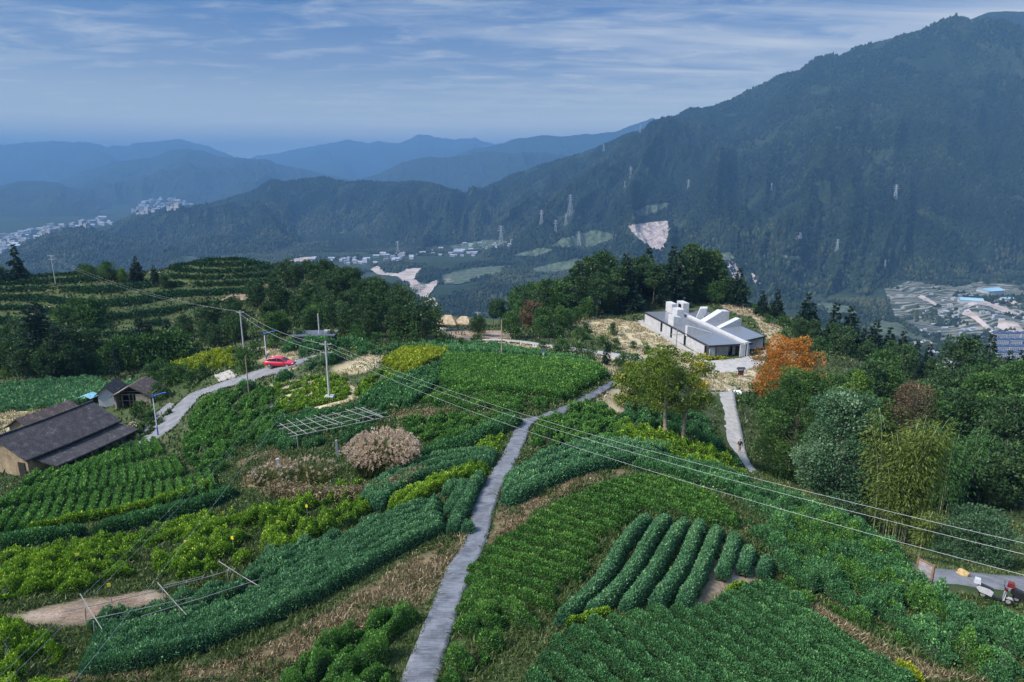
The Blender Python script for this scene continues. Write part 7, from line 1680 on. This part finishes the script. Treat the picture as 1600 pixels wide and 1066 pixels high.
# ------------------------------------------------------------------ scooters
m_sil = simple('scooter_silver', (.42, .43, .45), .35, .1, 3); m_blk = simple('scooter_black', (.015, .015, .017), .45, .1, 3); m_redp = simple('scooter_red', (.14, .015, .012), .35, .1, 3); m_case = simple('case_white', (.42, .44, .46), .35, .05, 3)
def scooter(label, loc, rz, bodym, casem):
    t = thing('scooter', label, 'scooter', loc, rz)      # front towards +x
    for x in (-.62, .66):
        mb = MB(); mb.tube([(x, -.055, .24), (x, .055, .24)], .24, 16); w = mb.build('wheel', m_blk, t); mb = MB(); mb.tube([(x, -.06, .24), (x, .06, .24)], .13, 10); mb.build('rim', m_rim, w)
    mb = MB(); prof_ = [(-.98, .62), (-.80, .42), (-.35, .34), (-.18, .30), (-.12, .62), (-.30, .74), (-.85, .80)]
    V = [(x, -.17, z) for x, z in prof_] + [(x, .17, z) for x, z in prof_]; k = len(prof_); mb.mesh(V, [tuple(range(k)), tuple(range(2 * k - 1, k - 1, -1))] + [(i + k, (i + 1) % k + k, (i + 1) % k, i) for i in range(k)]); mb.build('body', bodym, t)
    mb = MB(); mb.box((.12, 0, .28), (.62, .26, .08)); mb.build('footboard', m_blk, t)
    mb = MB(); mb.hexa([(.36, -.19, .28), (.46, -.17, .28), (.46, .17, .28), (.36, .19, .28)], [(.40, -.20, .88), (.52, -.10, .90), (.52, .10, .90), (.40, .20, .88)]); mb.build('front_shield', bodym, t)
    mb = MB(); mb.hexa([(-.80, -.15, .80), (-.12, -.13, .66), (-.12, .13, .66), (-.80, .15, .80)], [(-.80, -.13, .90), (-.14, -.11, .76), (-.14, .11, .76), (-.80, .13, .90)]); mb.build('seat', m_blk, t)
    mb = MB(); mb.tube([(.66, 0, .24), (.50, 0, .70), (.42, 0, 1.02)], .035, 6); mb.build('fork', m_blk, t)
    mb = MB(); mb.tube([(.34, -.34, 1.05), (.44, 0, 1.03), (.34, .34, 1.05)], .025, 6); h = mb.build('handlebar', m_blk, t)
    for s in (-1, 1): mb = MB(); mb.tube([(.38, s * .30, 1.05), (.36, s * .36, 1.24)], .012, 4); mb.box((.35, s * .36, 1.28), (.03, .14, .09)); mb.build('mirror', m_blk, h)
    mb = MB(); mb.box((.49, 0, .96), (.14, .22, .16)); mb.build('headlight', m_redp, t)
    mb = MB(); mb.hexa([(.52, -.07, .42), (.90, -.06, .40), (.90, .06, .40), (.52, .07, .42)], [(.55, -.07, .50), (.82, -.06, .50), (.82, .06, .50), (.55, .07, .50)]); mb.build('mudguard', bodym, t)
    mb = MB(); mb.hexa([(-1.18, -.20, .92), (-.80, -.20, .92), (-.80, .20, .92), (-1.18, .20, .92)], [(-1.14, -.17, 1.18), (-.84, -.17, 1.18), (-.84, .17, 1.18), (-1.14, .17, 1.18)]); mb.build('top_case', casem, t)
a_, b_ = G(1536, 938), G(1570, 946); rz_ = math.atan2(b_[1] - a_[1], b_[0] - a_[0])
scooter('silver scooter with white top case parked on the road edge', tuple((a_ + b_) / 2 + np.array([0, 0, .13])), rz_ - .12, m_sil, m_case)
a2 = G(1606, 950); scooter('black scooter with dark red top case cut by the picture edge', (a2[0], a2[1], a2[2] + .13), rz_ - .2, m_blk, m_redp)

# ------------------------------------------------------------------ the person on the lane
m_skin = simple('skin', (.46, .29, .21), .6, .06, 4); m_jack = simple('black_jacket', (.014, .014, .018), .8, .2, 6); m_trou = simple('khaki_trousers', (.34, .26, .17), .85, .15, 6); m_hair = simple('black_hair', (.012, .010, .009), .6, .1, 8); m_shoe = simple('shoes', (.05, .04, .035), .6, .1, 4)
def skinned(name, J, E, mat, parent, sub=2, root=0):
    me = bpy.data.meshes.new(name); me.from_pydata([j[0] for j in J], E, []); o = link(name, me, parent)
    sk = o.modifiers.new('skin', 'SKIN'); sk.use_smooth_shade = True; sv = me.skin_vertices[0].data
    for i, j in enumerate(J): sv[i].radius = (j[1], j[2] if len(j) > 2 else j[1]); sv[i].use_root = (i == root)
    ss = o.modifiers.new('sub', 'SUBSURF'); ss.levels = sub; ss.render_levels = sub
    me.materials.append(mat); return o
pb0 = G(1155, 708); PR = thing('person', 'person in black jacket and khaki trousers walking up the pale lane, hand raised', 'person', (pb0[0], pb0[1], pb0[2] + .09), R(-4))
# faces -y (towards the viewer), walking; left hand (screen right) down, right hand (screen left) raised to the face
J = [((0, 0, .93), .125, .10), ((0, -.01, 1.12), .12, .09), ((0, -.01, 1.32), .15, .10), ((0, -.01, 1.44), .07, .065), ((0, -.03, 1.53), .055, .055), ((0, -.05, 1.60), .078, .09), ((0, -.045, 1.70), .070, .085),
     ((-.10, -.02, .88), .085), ((-.12, -.14, .50), .058), ((-.12, -.10, .09), .040), ((-.12, -.24, .04), .035),
     ((.10, 0, .88), .085), ((.11, .03, .48), .058), ((.12, .22, .13), .040), ((.12, .12, .05), .035),
     ((-.19, -.01, 1.38), .058), ((-.29, -.06, 1.12), .045), ((-.16, -.26, 1.32), .034), ((-.11, -.24, 1.41), .026, .036),
     ((.19, -.01, 1.38), .058), ((.27, .03, 1.10), .045), ((.29, -.05, .86), .034), ((.29, -.07, .77), .024, .036), ((0, -.135, 1.62), .018), ]
E = [(0, 1), (1, 2), (2, 3), (3, 4), (4, 5), (5, 6), (0, 7), (7, 8), (8, 9), (9, 10), (0, 11), (11, 12), (12, 13), (13, 14), (2, 15), (15, 16), (16, 17), (17, 18), (2, 19), (19, 20), (20, 21), (21, 22), (5, 23)]
for hv, bx_, by_, bz_, dz_ in ((18, -.11, -.24, 1.41, 1), (22, .29, -.07, .77, -1)):
    for f_ in range(5):
        o_ = (f_ - 1.5) * .017; ln_ = (.045, .05, .048, .038, .03)[f_]
        if f_ == 4: p1, p2 = (bx_ + .035 * (1 if dz_ > 0 else -1), by_ - .02, bz_ + dz_ * .01), (bx_ + .05 * (1 if dz_ > 0 else -1), by_ - .035, bz_ + dz_ * .035)
        else: p1, p2 = (bx_ + o_, by_ - .012, bz_ + dz_ * .045), (bx_ + o_ * 1.1, by_ - .028, bz_ + dz_ * (.045 + ln_))
        i0 = len(J); J += [(p1, .009), (p2, .008)]; E += [(hv, i0), (i0, i0 + 1)]
skinned('body', J, E, m_skin, PR)
skinned('jacket', [((0, -.005, .84), .165, .135), ((0, -.01, 1.10), .155, .125), ((0, -.01, 1.33), .18, .13), ((0, -.01, 1.455), .085, .08), ((-.20, -.01, 1.39), .078), ((-.295, -.06, 1.12), .063), ((-.185, -.235, 1.29), .050), ((.20, -.01, 1.39), .078), ((.275, .03, 1.10), .063), ((.293, -.045, .89), .050)],
        [(0, 1), (1, 2), (2, 3), (2, 4), (4, 5), (5, 6), (2, 7), (7, 8), (8, 9)], m_jack, PR)
skinned('trousers', [((0, 0, .93), .15, .125), ((-.10, -.02, .84), .105), ((-.12, -.145, .50), .078), ((-.12, -.105, .13), .062), ((.10, 0, .84), .105), ((.11, .03, .48), .078), ((.12, .20, .17), .062)], [(0, 1), (1, 2), (2, 3), (0, 4), (4, 5), (5, 6)], m_trou, PR)
skinned('hair', [((0, -.02, 1.62), .075, .07), ((0, -.035, 1.70), .082, .095), ((0, -.04, 1.735), .07, .08)], [(0, 1), (1, 2)], m_hair, PR)
for p_a, p_b in (((-.12, -.07, .05), (-.12, -.25, .04)), ((.12, .24, .10), (.12, .09, .045))): skinned('shoe', [(p_a, .048), (p_b, .042)], [(0, 1)], m_shoe, PR)
HAZE_COL = (0.155, 0.34, 0.62, 1)
HAZE_DENS = 1.15e-4
# ------------------------------------------------------------------ haze
hm, nt, out = newmat('haze_air')
pv = nt.nodes.new('ShaderNodeVolumePrincipled')
pv.inputs['Color'].default_value = HAZE_COL
pv.inputs['Density'].default_value = HAZE_DENS
pv.inputs['Anisotropy'].default_value = 0.0
nt.links.new(pv.outputs[0], out.inputs['Volume'])
hb = MB().box((0, 14000, 225), (60000, 30800, 1430))
tag(hb.build('haze', hm), kind='stuff')
